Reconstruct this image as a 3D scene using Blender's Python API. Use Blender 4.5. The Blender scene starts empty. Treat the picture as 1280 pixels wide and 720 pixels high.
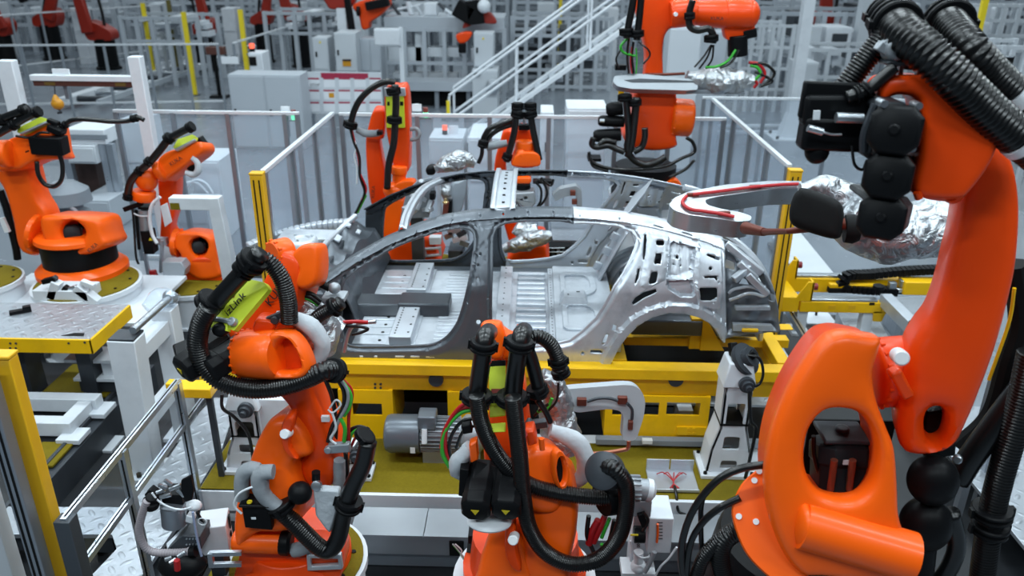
import bpy, bmesh, math, random
from math import sin, cos, tan, pi, radians as rad, atan2, sqrt, hypot
from mathutils import Vector as V, Matrix, noise
from mathutils.geometry import tessellate_polygon, delaunay_2d_cdt

random.seed(7)
SC = bpy.context.scene
COL = SC.collection

# ------------------------------------------------------------------ camera
FPX = 1000.0
CAMP = V((0, 0, 3.8))
PITCH, YAW, ROLL = rad(23.3), rad(1.3), rad(0.5)
RM = (Matrix.Rotation(YAW, 3, 'Z') @ Matrix.Rotation(pi / 2 - PITCH, 3, 'X') @ Matrix.Rotation(ROLL, 3, 'Z'))
cam = bpy.data.cameras.new('camera')
cam.sensor_width = 36.0
cam.lens = 36.0 * FPX / 1280.0
cam.clip_end = 300
cam.clip_start = 0.05
camo = bpy.data.objects.new('camera', cam)
COL.objects.link(camo)
camo.matrix_world = Matrix.Translation(CAMP) @ RM.to_4x4()
SC.camera = camo
cam.dof.use_dof = True
cam.dof.focus_distance = 4.4
cam.dof.aperture_fstop = 1.8


def ray(px, py):
    return RM @ V(((px - 640) / FPX, (360 - py) / FPX, -1.0))


def PZ(px, py, z):
    d = ray(px, py)
    return CAMP + d * ((z - CAMP.z) / d.z)


def PY(px, py, y):
    d = ray(px, py)
    return CAMP + d * ((y - CAMP.y) / d.y)


def PX(px, py, x):
    d = ray(px, py)
    return CAMP + d * ((x - CAMP.x) / d.x)


def PD(px, py, depth):
    return CAMP + ray(px, py) * depth


def PP(px, py, p, n):
    d = ray(px, py)
    return CAMP + d * ((V(p) - CAMP).dot(n) / d.dot(n))


def pix(p):
    q = RM.transposed() @ (V(p) - CAMP)
    return (640 - FPX * q.x / q.z, 360 + FPX * q.y / q.z)


# ------------------------------------------------------------------ materials
MATS = {}


def _nodes(name):
    m = bpy.data.materials.new(name)
    m.use_nodes = True
    nt = m.node_tree
    return m, nt, nt.nodes['Principled BSDF']


def mat(name, col, rough=0.5, metal=0.0, coat=0.0, var=0.0, vscale=6.0, bump=0.0, bscale=60.0, rvar=0.0, spec=0.5, dirt=None, dscale=3.0, damt=0.5):
    """paint, metal, rubber ...: a principled surface with noise-driven wear and bump"""
    m, nt, p = _nodes(name)
    N, L = nt.nodes, nt.links
    p.inputs['Base Color'].default_value = (*col, 1)
    p.inputs['Roughness'].default_value = rough
    p.inputs['Metallic'].default_value = metal
    p.inputs['Coat Weight'].default_value = coat
    p.inputs['Coat Roughness'].default_value = 0.15
    p.inputs['Specular IOR Level'].default_value = spec
    tc = N.new('ShaderNodeTexCoord')
    if var > 0 or dirt is not None:
        nz = N.new('ShaderNodeTexNoise'); nz.inputs['Scale'].default_value = vscale; nz.inputs['Detail'].default_value = 6
        L.new(tc.outputs['Object'], nz.inputs['Vector'])
        mx = N.new('ShaderNodeMix'); mx.data_type = 'RGBA'
        mx.inputs[6].default_value = (*[c * (1 - var) for c in col], 1)
        mx.inputs[7].default_value = (*[min(1, c * (1 + var)) for c in col], 1)
        L.new(nz.outputs['Fac'], mx.inputs[0])
        out = mx.outputs[2]
        if dirt is not None:
            n2 = N.new('ShaderNodeTexNoise'); n2.inputs['Scale'].default_value = dscale; n2.inputs['Detail'].default_value = 8; n2.inputs['Roughness'].default_value = 0.65
            L.new(tc.outputs['Object'], n2.inputs['Vector'])
            r = N.new('ShaderNodeValToRGB'); r.color_ramp.elements[0].position = 0.48; r.color_ramp.elements[1].position = 0.75
            r.color_ramp.elements[1].color = (damt, damt, damt, 1)
            L.new(n2.outputs['Fac'], r.inputs[0])
            m2 = N.new('ShaderNodeMix'); m2.data_type = 'RGBA'
            L.new(r.outputs[0], m2.inputs[0]); L.new(out, m2.inputs[6]); m2.inputs[7].default_value = (*dirt, 1)
            out = m2.outputs[2]
        L.new(out, p.inputs['Base Color'])
    if rvar > 0:
        n3 = N.new('ShaderNodeTexNoise'); n3.inputs['Scale'].default_value = vscale * 1.7; n3.inputs['Detail'].default_value = 5
        L.new(tc.outputs['Object'], n3.inputs['Vector'])
        mr = N.new('ShaderNodeMapRange'); mr.inputs[3].default_value = max(0.02, rough - rvar); mr.inputs[4].default_value = min(1, rough + rvar)
        L.new(n3.outputs['Fac'], mr.inputs[0]); L.new(mr.outputs[0], p.inputs['Roughness'])
    if bump > 0:
        n4 = N.new('ShaderNodeTexNoise'); n4.inputs['Scale'].default_value = bscale; n4.inputs['Detail'].default_value = 4
        L.new(tc.outputs['Object'], n4.inputs['Vector'])
        b = N.new('ShaderNodeBump'); b.inputs['Strength'].default_value = bump; b.inputs['Distance'].default_value = 0.01
        L.new(n4.outputs['Fac'], b.inputs['Height']); L.new(b.outputs['Normal'], p.inputs['Normal'])
    MATS[name] = m
    return m


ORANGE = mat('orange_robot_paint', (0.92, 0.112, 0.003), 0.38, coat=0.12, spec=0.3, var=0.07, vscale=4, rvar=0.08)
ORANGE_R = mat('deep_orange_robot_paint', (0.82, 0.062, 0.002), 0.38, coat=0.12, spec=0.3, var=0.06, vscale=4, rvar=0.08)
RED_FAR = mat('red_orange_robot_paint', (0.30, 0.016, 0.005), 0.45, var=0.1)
RUBBER = mat('black_hose_rubber', (0.004, 0.0045, 0.005), 0.30, var=0.2, spec=0.5)
BLACK = mat('black_plastic', (0.0055, 0.006, 0.007), 0.42, var=0.2, spec=0.12)
DARKP = mat('dark_grey_housing', (0.016, 0.018, 0.021), 0.45, var=0.15, rvar=0.1, spec=0.2)
MATTE = mat('matte_black', (0.004, 0.0045, 0.005), 0.7, var=0.2, spec=0.2)
WHITEP = mat('white_machine_paint', (0.66, 0.70, 0.745), 0.42, var=0.04, vscale=2, dirt=(0.34, 0.37, 0.41), dscale=2.5, damt=0.35)
GREYP = mat('grey_cabinet_paint', (0.40, 0.44, 0.485), 0.5, var=0.05, vscale=2)
LGREY = mat('light_grey_cabinet_paint', (0.52, 0.56, 0.60), 0.5, var=0.05, vscale=2)
MGREY = mat('mid_grey_machine_paint', (0.22, 0.25, 0.285), 0.5, var=0.08, vscale=2)
DGREY = mat('dark_steel', (0.045, 0.052, 0.062), 0.45, metal=0.3, var=0.2, rvar=0.1)
GALV = mat('galvanised_sheet', (0.54, 0.58, 0.63), 0.40, metal=0.6, var=0.10, vscale=9, rvar=0.10, dirt=(0.42, 0.46, 0.51), dscale=5, damt=0.5)
GALVB = mat('bright_pressed_sheet', (0.58, 0.62, 0.67), 0.38, metal=0.55, var=0.10, vscale=9, rvar=0.12, dirt=(0.36, 0.40, 0.45), dscale=8, damt=0.75)
ECOAT = mat('dark_coated_sheet', (0.055, 0.064, 0.076), 0.36, metal=0.45, var=0.14, vscale=6, rvar=0.08)
ECOATL = mat('grey_coated_sheet', (0.11, 0.126, 0.146), 0.36, metal=0.5, var=0.14, vscale=6, rvar=0.08)
RAILW = mat('bright_rail', (0.72, 0.76, 0.80), 0.35, metal=0.3)
DUCT = mat('duct_sheet', (0.33, 0.36, 0.395), 0.42, metal=0.5, var=0.08)
TAIL = mat('tail_sheet', (0.24, 0.265, 0.295), 0.38, metal=0.6, var=0.15)
ALU = mat('aluminium_profile', (0.52, 0.56, 0.61), 0.3, metal=0.9, var=0.08, rvar=0.08)
DALU = mat('anodised_dark_profile', (0.30, 0.33, 0.37), 0.38, metal=0.7, var=0.08)
STEEL = mat('machined_steel', (0.50, 0.54, 0.58), 0.32, metal=0.9, var=0.12, vscale=15, rvar=0.12)
CAST = mat('grey_cast_metal', (0.34, 0.37, 0.40), 0.42, metal=0.45, var=0.1, bump=0.1)
YELLOW = mat('yellow_machine_paint', (0.86, 0.49, 0.004), 0.42, coat=0.05, spec=0.3, var=0.06, vscale=4, dirt=(0.50, 0.28, 0.01), dscale=3, damt=0.45)
YELLOWD = mat('yellow_post_paint', (0.74, 0.40, 0.006), 0.45, var=0.08)
OLIVE = mat('olive_anti_slip_mat', (0.175, 0.130, 0.004), 0.8, var=0.25, vscale=60, bump=0.5, bscale=160, spec=0.2, dirt=(0.10, 0.085, 0.006), dscale=2, damt=0.6)
LIME = mat('lime_yellow_cover', (0.62, 0.73, 0.04), 0.42, var=0.05)
WHITEG = mat('white_plastic', (0.72, 0.76, 0.80), 0.4)
SLEEVE = mat('white_cloth_sleeve', (0.52, 0.56, 0.60), 0.75, var=0.12, vscale=12, bump=0.6, bscale=18)
SLEEVEG = mat('grey_cloth_sleeve', (0.26, 0.285, 0.31), 0.75, var=0.2, vscale=12, bump=0.5, bscale=22)
COPPER = mat('copper_electrode', (0.40, 0.15, 0.09), 0.38, metal=0.75, var=0.2)
COPPERD = mat('dark_copper_arm', (0.16, 0.04, 0.025), 0.42, metal=0.5, var=0.2)
RED = mat('red_cable', (0.45, 0.008, 0.012), 0.4)
GREEN = mat('green_cable', (0.04, 0.42, 0.035), 0.4)
PINK = mat('pink_grey_hose', (0.30, 0.27, 0.29), 0.5, var=0.1)
GREENL = mat('green_light_lens', (0.1, 0.7, 0.3), 0.3)
REDL = mat('red_light_lens', (0.75, 0.08, 0.04), 0.3)
REDSHEET = mat('crimson_paper_header', (0.32, 0.015, 0.05), 0.6)
PAPER = mat('white_paper', (0.66, 0.69, 0.73), 0.6)
BROWN = mat('brown_rail', (0.10, 0.035, 0.025), 0.5)
AMBER = mat('amber_hook_paint', (0.55, 0.25, 0.01), 0.45)
INK = mat('black_lettering', (0.012, 0.012, 0.014), 0.5)
INKG = mat('grey_lettering', (0.10, 0.11, 0.12), 0.5)
MATGREY = mat('grey_floor_mat', (0.10, 0.112, 0.128), 0.55, var=0.12)


def foil_mat():
    m, nt, p = _nodes('crumpled_silver_foil')
    N, L = nt.nodes, nt.links
    p.inputs['Base Color'].default_value = (0.50, 0.53, 0.56, 1)
    p.inputs['Metallic'].default_value = 0.9
    p.inputs['Roughness'].default_value = 0.34
    tc = N.new('ShaderNodeTexCoord')
    nz = N.new('ShaderNodeTexVoronoi'); nz.inputs['Scale'].default_value = 16; nz.feature = 'SMOOTH_F1'
    n2 = N.new('ShaderNodeTexNoise'); n2.inputs['Scale'].default_value = 14; n2.inputs['Detail'].default_value = 4; n2.inputs['Distortion'].default_value = 1.5
    L.new(tc.outputs['Object'], nz.inputs['Vector']); L.new(tc.outputs['Object'], n2.inputs['Vector'])
    ad = N.new('ShaderNodeMath'); ad.operation = 'ADD'
    L.new(nz.outputs['Distance'], ad.inputs[0]); L.new(n2.outputs['Fac'], ad.inputs[1])
    b = N.new('ShaderNodeBump'); b.inputs['Strength'].default_value = 0.8; b.inputs['Distance'].default_value = 0.03
    L.new(ad.outputs[0], b.inputs['Height']); L.new(b.outputs['Normal'], p.inputs['Normal'])
    return m


FOIL = foil_mat()


def tread_mat(name, col, scale=11.0):
    """steel tread plate: alternating raised lozenges"""
    m, nt, p = _nodes(name)
    N, L = nt.nodes, nt.links
    p.inputs['Metallic'].default_value = 0.75
    p.inputs['Roughness'].default_value = 0.3
    tc = N.new('ShaderNodeTexCoord')
    mp = N.new('ShaderNodeMapping'); mp.inputs['Scale'].default_value = (scale, scale, 0.0); mp.inputs['Rotation'].default_value = (0, 0, rad(45))
    L.new(tc.outputs['Object'], mp.inputs['Vector'])
    sx = N.new('ShaderNodeSeparateXYZ'); L.new(mp.outputs[0], sx.inputs[0])

    def mth(op, a, b=None):
        n = N.new('ShaderNodeMath'); n.operation = op
        for i, v in enumerate((a, b)):
            if v is None: continue
            if isinstance(v, (int, float)): n.inputs[i].default_value = v
            else: L.new(v, n.inputs[i])
        return n.outputs[0]
    # checker parity picks long axis
    fx, fy = mth('FRACT', sx.outputs[0]), mth('FRACT', sx.outputs[1])
    ix, iy = mth('FLOOR', sx.outputs[0]), mth('FLOOR', sx.outputs[1])
    par = mth('MODULO', mth('ABSOLUTE', mth('ADD', ix, iy)), 2.0)
    cx, cy = mth('SUBTRACT', fx, 0.5), mth('SUBTRACT', fy, 0.5)
    a2, b2 = mth('MULTIPLY', cx, cx), mth('MULTIPLY', cy, cy)
    e1 = mth('ADD', mth('MULTIPLY', a2, 4.4), mth('MULTIPLY', b2, 26.0))
    e2 = mth('ADD', mth('MULTIPLY', a2, 26.0), mth('MULTIPLY', b2, 4.4))
    mx = N.new('ShaderNodeMix'); L.new(par, mx.inputs[0]); L.new(e1, mx.inputs[2]); L.new(e2, mx.inputs[3])
    h = mth('SUBTRACT', 1.0, mx.outputs[0])
    h = mth('MAXIMUM', h, 0.0)
    b = N.new('ShaderNodeBump'); b.inputs['Strength'].default_value = 0.7; b.inputs['Distance'].default_value = 0.005
    L.new(h, b.inputs['Height']); L.new(b.outputs['Normal'], p.inputs['Normal'])
    nz = N.new('ShaderNodeTexNoise'); nz.inputs['Scale'].default_value = 2.5; nz.inputs['Detail'].default_value = 7
    L.new(tc.outputs['Object'], nz.inputs['Vector'])
    cm = N.new('ShaderNodeMix'); cm.data_type = 'RGBA'
    cm.inputs[6].default_value = (*[c * 0.72 for c in col], 1); cm.inputs[7].default_value = (*[min(1, c * 1.15) for c in col], 1)
    L.new(nz.outputs['Fac'], cm.inputs[0]); L.new(cm.outputs[2], p.inputs['Base Color'])
    mr = N.new('ShaderNodeMapRange'); mr.inputs[3].default_value = 0.30; mr.inputs[4].default_value = 0.52
    L.new(nz.outputs['Fac'], mr.inputs[0]); L.new(mr.outputs[0], p.inputs['Roughness'])
    return m


TREAD = tread_mat('aluminium_tread_plate', (0.44, 0.475, 0.52))


def glass_mat(name, tint, haze):
    m, nt, p = _nodes(name)
    N, L = nt.nodes, nt.links
    out = N['Material Output']
    tr = N.new('ShaderNodeBsdfTransparent'); tr.inputs[0].default_value = (*tint, 1)
    gl = N.new('ShaderNodeBsdfGlossy'); gl.inputs['Roughness'].default_value = 0.06; gl.inputs[0].default_value = (0.8, 0.85, 0.9, 1)
    fr = N.new('ShaderNodeFresnel'); fr.inputs[0].default_value = 1.3
    mx = N.new('ShaderNodeMixShader')
    ge = N.new('ShaderNodeNewGeometry'); sb = N.new('ShaderNodeMath'); sb.operation = 'SUBTRACT'; sb.use_clamp = True
    L.new(fr.outputs[0], sb.inputs[0]); L.new(ge.outputs['Backfacing'], sb.inputs[1])
    L.new(sb.outputs[0], mx.inputs[0]); L.new(tr.outputs[0], mx.inputs[1]); L.new(gl.outputs[0], mx.inputs[2])
    df = N.new('ShaderNodeBsdfDiffuse'); df.inputs[0].default_value = (0.75, 0.8, 0.86, 1)
    m2 = N.new('ShaderNodeMixShader'); m2.inputs[0].default_value = haze
    L.new(mx.outputs[0], m2.inputs[1]); L.new(df.outputs[0], m2.inputs[2])
    L.new(m2.outputs[0], out.inputs[0])
    N.remove(p)
    return m


GLASS = glass_mat('clear_acrylic_pane', (0.91, 0.94, 0.97), 0.10)
CLEAR = glass_mat('clear_railing_pane', (0.95, 0.965, 0.98), 0.015)


def emit_mat(name, col, s):
    m, nt, p = _nodes(name)
    p.inputs['Base Color'].default_value = (*col, 1)
    p.inputs['Emission Color'].default_value = (*col, 1)
    p.inputs['Emission Strength'].default_value = s
    return m


LAMPG = emit_mat('lit_green_lens', (0.15, 0.9, 0.45), 1.6)
LAMPR = emit_mat('lit_red_lens', (0.9, 0.12, 0.06), 1.2)


def floor_mat():
    m, nt, p = _nodes('polished_grey_floor')
    N, L = nt.nodes, nt.links
    tc = N.new('ShaderNodeTexCoord')
    nz = N.new('ShaderNodeTexNoise'); nz.inputs['Scale'].default_value = 0.35; nz.inputs['Detail'].default_value = 8
    L.new(tc.outputs['Object'], nz.inputs['Vector'])
    r = N.new('ShaderNodeValToRGB')
    r.color_ramp.elements[0].color = (0.15, 0.172, 0.20, 1); r.color_ramp.elements[1].color = (0.22, 0.25, 0.285, 1)
    L.new(nz.outputs['Fac'], r.inputs[0]); L.new(r.outputs[0], p.inputs['Base Color'])
    n2 = N.new('ShaderNodeTexNoise'); n2.inputs['Scale'].default_value = 2.0; n2.inputs['Detail'].default_value = 6
    L.new(tc.outputs['Object'], n2.inputs['Vector'])
    mr = N.new('ShaderNodeMapRange'); mr.inputs[3].default_value = 0.16; mr.inputs[4].default_value = 0.34
    L.new(n2.outputs['Fac'], mr.inputs[0]); L.new(mr.outputs[0], p.inputs['Roughness'])
    return m


FLOORM = floor_mat()


# ------------------------------------------------------------------ mesh builder
def frame_of(d, up=None):
    d = V(d).normalized()
    u = V(up) if up is not None else (V((0, 0, 1)) if abs(d.z) < 0.95 else V((0, 1, 0)))
    x = u.cross(d)
    if x.length < 1e-6:
        x = V((1, 0, 0)).cross(d)
    x.normalize()
    y = d.cross(x)
    return x, y, d


def smooth_path(pts, n=10):
    """Catmull-Rom through pts (list of Vectors) -> dense list"""
    P = [V(p) for p in pts]
    if len(P) < 3:
        return [P[0].lerp(P[1], i / n) for i in range(n + 1)]
    out = []
    Q = [P[0] * 2 - P[1]] + P + [P[-1] * 2 - P[-2]]
    for i in range(1, len(Q) - 2):
        a, b, c, d = Q[i - 1:i + 3]
        for k in range(n):
            t = k / n
            out.append(0.5 * ((2 * b) + (c - a) * t + (2 * a - 5 * b + 4 * c - d) * t * t + (3 * b - a - 3 * c + d) * t ** 3))
    out.append(P[-1])
    return out


def resample(P, step):
    L = [0.0]
    for a, b in zip(P, P[1:]):
        L.append(L[-1] + (b - a).length)
    n = max(2, int(L[-1] / step))
    out, j = [], 0
    for i in range(n + 1):
        s = L[-1] * i / n
        while j < len(L) - 2 and L[j + 1] < s:
            j += 1
        t = (s - L[j]) / max(1e-9, L[j + 1] - L[j])
        out.append(P[j].lerp(P[j + 1], min(1, max(0, t))))
    return out


class B:
    def __init__(s, m=None):
        s.bm = bmesh.new()
        s.ms = []
        s.mi = 0
        if m is not None: s.m(m)

    def m(s, m):
        """current material for the faces that follow"""
        if m not in s.ms: s.ms.append(m)
        s.mi = s.ms.index(m)
        return s

    def face(s, vs):
        try:
            f = s.bm.faces.new(vs)
            f.material_index = s.mi
            return f
        except ValueError:
            return None

    def box(s, c, size, X=None, Y=None, Z=None):
        """box with centre c, axes X,Y,Z (default world)"""
        X = V((1, 0, 0)) if X is None else V(X).normalized()
        Y = V((0, 1, 0)) if Y is None else V(Y).normalized()
        Z = X.cross(Y).normalized() if Z is None else V(Z).normalized()
        c = V(c); h = [q / 2 for q in size]
        v = [s.bm.verts.new(c + X * (h[0] * i) + Y * (h[1] * j) + Z * (h[2] * k)) for i in (-1, 1) for j in (-1, 1) for k in (-1, 1)]
        for f in ((0, 1, 3, 2), (4, 6, 7, 5), (0, 4, 5, 1), (2, 3, 7, 6), (0, 2, 6, 4), (1, 5, 7, 3)):
            s.face([v[i] for i in f])
        return s

    def b2(s, lo, hi):
        lo, hi = V(lo), V(hi)
        return s.box((lo + hi) / 2, [abs(q) for q in (hi - lo)])

    def bar(s, a, b, w, h=None, up=None):
        h = w if h is None else h
        a, b = V(a), V(b)
        x, y, z = frame_of(b - a, up)
        return s.box((a + b) / 2, (w, h, (b - a).length), x, y, z)

    def frustum(s, a, b, wa, ha, wb, hb, up=None):
        a, b = V(a), V(b)
        x, y, z = frame_of(b - a, up)
        q = [[s.bm.verts.new(p + x * (w / 2 * i) + y * (h / 2 * j)) for i, j in ((-1, -1), (1, -1), (1, 1), (-1, 1))] for p, w, h in ((a, wa, ha), (b, wb, hb))]
        s.face(q[0][::-1]); s.face(q[1])
        for i in range(4):
            s.face([q[0][i], q[0][(i + 1) % 4], q[1][(i + 1) % 4], q[1][i]])
        return s

    def rings(s, R, cap=True, closed=False):
        """R: list of rings of points"""
        vs = [[s.bm.verts.new(p) for p in r] for r in R]
        n = len(vs[0])
        pairs = list(zip(vs, vs[1:])) + ([(vs[-1], vs[0])] if closed else [])
        for a, b in pairs:
            for i in range(n):
                s.face([a[i], a[(i + 1) % n], b[(i + 1) % n], b[i]])
        if cap and not closed:
            s.face(vs[0][::-1]); s.face(vs[-1])
        return s

    def cyl(s, a, b, r, r2=None, n=20, cap=True):
        a, b = V(a), V(b)
        r2 = r if r2 is None else r2
        x, y, z = frame_of(b - a)
        R = [[p + x * (q * cos(2 * pi * i / n)) + y * (q * sin(2 * pi * i / n)) for i in range(n)] for p, q in ((a, r), (b, r2))]
        return s.rings(R, cap)

    def lathe(s, a, d, prof, n=24, cap=True):
        """prof: list of (t along d, radius)"""
        a = V(a); x, y, z = frame_of(d)
        R = [[a + z * t + x * (q * cos(2 * pi * i / n)) + y * (q * sin(2 * pi * i / n)) for i in range(n)] for t, q in prof]
        return s.rings(R, cap)

    def tube(s, pts, r, n=10, cap=True, sub=8, smooth=True, step=None, ell=None):
        P = smooth_path(pts, sub) if smooth else [V(p) for p in pts]
        if step: P = resample(P, step)
        T = [(P[min(i + 1, len(P) - 1)] - P[max(i - 1, 0)]).normalized() for i in range(len(P))]
        x, y, z = frame_of(T[0])
        R = []
        for i, p in enumerate(P):
            if i:
                q = T[i - 1].rotation_difference(T[i])
                x = q @ x
                x = (x - T[i] * x.dot(T[i])).normalized()
            y = T[i].cross(x)
            rr = r(i, len(P)) if callable(r) else r
            R.append([p + x * (rr * cos(2 * pi * k / n)) + y * (rr * sin(2 * pi * k / n)) for k in range(n)])
        return s.rings(R, cap)

    def corr(s, pts, r, pitch=0.018, depth=0.12, n=16):
        """corrugated hose"""
        P = resample(smooth_path(pts, 14), pitch / 4)
        amp = [0, 1, 1, 0]
        R = lambda i, m: r * (1 - depth * (0.0 if (i % 4) in (1, 2) else 1.0))
        return s.tube(P, R, n=n, smooth=False)

    def prism(s, loop, vec, holes=()):
        """planar polygon (3-D points) with holes extruded by vec"""
        vec = V(vec)
        loops = [[V(p) for p in loop]] + [[V(p) for p in h] for h in holes]
        flat = [p for l in loops for p in l]
        tris = tessellate_polygon(loops)
        A = [s.bm.verts.new(p) for p in flat]
        Bv = [s.bm.verts.new(p + vec) for p in flat]
        for t in tris:
            s.face([A[i] for i in t]); s.face([Bv[i] for i in reversed(t)])
        k = 0
        for l in loops:
            m = len(l)
            for i in range(m):
                a, b = k + i, k + (i + 1) % m
                s.face([A[a], A[b], Bv[b], Bv[a]])
            k += m
        return s

    def sphere(s, c, r, sc=(1, 1, 1), seg=16, X=None, Y=None):
        X = V((1, 0, 0)) if X is None else V(X).normalized()
        Y = V((0, 1, 0)) if Y is None else V(Y).normalized()
        Z = X.cross(Y)
        M = Matrix((X, Y, Z)).transposed().to_4x4()
        k = len(s.bm.faces)
        bmesh.ops.create_uvsphere(s.bm, u_segments=seg, v_segments=max(6, seg // 2), radius=r, matrix=Matrix.Translation(V(c)) @ M @ Matrix.Diagonal((*sc, 1)))
        s.bm.faces.ensure_lookup_table()
        for i in range(k, len(s.bm.faces)): s.bm.faces[i].material_index = s.mi
        return s

    def blob(s, pts, radii, amp=0.15, freq=7.0, n=26, step=0.03, seed=0.0):
        """crumpled wrapping around a path, radii: list per point"""
        P = smooth_path(pts, 10)
        m = len(P)
        k = len(radii) - 1

        def rr(u):
            f = u * k; i = min(int(f), k - 1); t = f - i
            t = t * t * (3 - 2 * t)
            return radii[i] * (1 - t) + radii[i + 1] * t
        P2 = resample(P, step)
        T = [(P2[min(i + 1, len(P2) - 1)] - P2[max(i - 1, 0)]).normalized() for i in range(len(P2))]
        x, y, z = frame_of(T[0]); R = []
        off = V((seed, seed * 1.7, -seed))
        for i, p in enumerate(P2):
            if i:
                x = T[i - 1].rotation_difference(T[i]) @ x
                x = (x - T[i] * x.dot(T[i])).normalized()
            y = T[i].cross(x); u = i / (len(P2) - 1)
            ring = []
            for j in range(n):
                d = x * cos(2 * pi * j / n) + y * sin(2 * pi * j / n)
                q = p + d * rr(u)
                f = noise.noise(q * freq + off) + 0.6 * abs(noise.noise(q * freq * 2.3 - off)) - 0.2
                ring.append(p + d * rr(u) * (1 + amp * f * 1.6))
            R.append(ring)
        return s.rings(R)

    def build(s, name, m=None, parent=None, bevel=0.0, seg=2, smooth=35, loc=None, sharp=True):
        bm = s.bm
        bmesh.ops.recalc_face_normals(bm, faces=bm.faces[:])
        me = bpy.data.meshes.new(name)
        bm.to_mesh(me); bm.free()
        for q in (s.ms or [m]): me.materials.append(q)
        off = V((0, 0, 0))
        r = parent
        while r is not None:
            off += r.location
            r = r.parent
        if loc is not None:
            o_loc = V(loc) - off
        else:
            o_loc = V((0, 0, 0))
        me.transform(Matrix.Translation(-(off + o_loc)))
        if smooth:
            me.polygons.foreach_set('use_smooth', [True] * len(me.polygons))
            me.set_sharp_from_angle(angle=rad(smooth))
        o = bpy.data.objects.new(name, me)
        COL.objects.link(o)
        if parent is not None: o.parent = parent
        o.location = o_loc
        if bevel > 0:
            md = o.modifiers.new('bevel', 'BEVEL')
            md.width = bevel; md.segments = seg; md.limit_method = 'ANGLE'; md.angle_limit = rad(40)
            md.harden_normals = False
        return o


def thing(name, label, cat, loc=(0, 0, 0), group=None):
    o = bpy.data.objects.new(name, None)
    COL.objects.link(o)
    o.empty_display_size = 0.1
    o.location = loc
    o['label'] = label; o['category'] = cat
    if group: o['group'] = group
    return o


def tag(o, label, cat, group=None, kind=None):
    if label: o['label'] = label
    if cat: o['category'] = cat
    if group: o['group'] = group
    if kind: o['kind'] = kind
    return o


def struct(o):
    o['kind'] = 'structure'
    return o


def kids(o):
    return [c for c in bpy.data.objects if c.parent == o]


CH = {}


def copy_tree(o, d=None, parent=None):
    """copy of a thing with its parts and sub-parts (mesh data shared)"""
    c = o.copy(); COL.objects.link(c)
    if parent is not None:
        c.parent = parent
    for ch in list(o.children):
        copy_tree(ch, None, c)
    if d is not None:
        c.location = V(d)
    return c


def text(body, name, m, parent, origin, X, Y, size, depth=0.003, align='LEFT', squash=1.0):
    """raised lettering: built-in font turned into a mesh. X = reading direction, Y = up of the letters"""
    cu = bpy.data.curves.new(name, 'FONT')
    cu.body = body; cu.size = size; cu.extrude = depth / 2; cu.align_x = align; cu.resolution_u = 2
    to = bpy.data.objects.new('tmp', cu); COL.objects.link(to)
    dg = bpy.context.evaluated_depsgraph_get()
    me = bpy.data.meshes.new_from_object(to.evaluated_get(dg))
    bpy.data.objects.remove(to)
    X = V(X).normalized(); Y = V(Y); Y = (Y - X * Y.dot(X)).normalized(); Z = X.cross(Y)
    M = Matrix((X * squash, Y, Z)).transposed().to_4x4()
    off = V((0, 0, 0)); r = parent
    while r is not None:
        off += r.location; r = r.parent
    me.transform(Matrix.Translation(V(origin) - off) @ M)
    me.materials.clear(); me.materials.append(m)
    o = bpy.data.objects.new(name, me); COL.objects.link(o)
    if parent is not None: o.parent = parent
    return o


def rot_about(p, c, ax, a):
    return V(c) + Matrix.Rotation(a, 3, ax) @ (V(p) - V(c))


def circle(c, n, r, k=24, ph=0.0, e=1.0, up=None):
    x, y, z = frame_of(n, up)
    return [V(c) + x * (r * cos(2 * pi * i / k + ph)) + y * (r * e * sin(2 * pi * i / k + ph)) for i in range(k)]


def rounded(pts, r, k=4):
    """round the corners of a planar polygon of 3-D points"""
    P = [V(p) for p in pts]; n = len(P); out = []
    for i in range(n):
        a, b, c = P[i - 1], P[i], P[(i + 1) % n]
        d1, d2 = a - b, c - b
        rr = min(r if not isinstance(r, (list, tuple)) else r[i], d1.length * 0.45, d2.length * 0.45)
        if rr < 1e-5:
            out.append(b); continue
        p, q = b + d1.normalized() * rr, b + d2.normalized() * rr
        for j in range(k + 1):
            t = j / k
            out.append(p * (1 - t) ** 2 + b * (2 * t * (1 - t)) + q * t * t)
    return out
# ------------------------------------------------------------------ hall
b = B(); b.b2((-45, -4, -0.2), (45, 72, 0)); struct(b.build('floor', FLOORM, smooth=0))
HW = mat('hall_wall_panel', (0.30, 0.335, 0.375), 0.6, var=0.06, vscale=0.4)
b = B(); b.b2((-45, 72, -0.2), (45, 72.3, 11))
for k in range(45): b.b2((-44 + k * 2, 71.9, 0), (-43.86 + k * 2, 72, 11))
struct(b.build('wall_back', HW, smooth=0))
b = B(); b.b2((-45.3, -4, -0.2), (-45, 72, 11)); struct(b.build('wall_left', HW, smooth=0))
b = B(); b.b2((45, -4, -0.2), (45.3, 72, 11)); struct(b.build('wall_right', HW, smooth=0))


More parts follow.
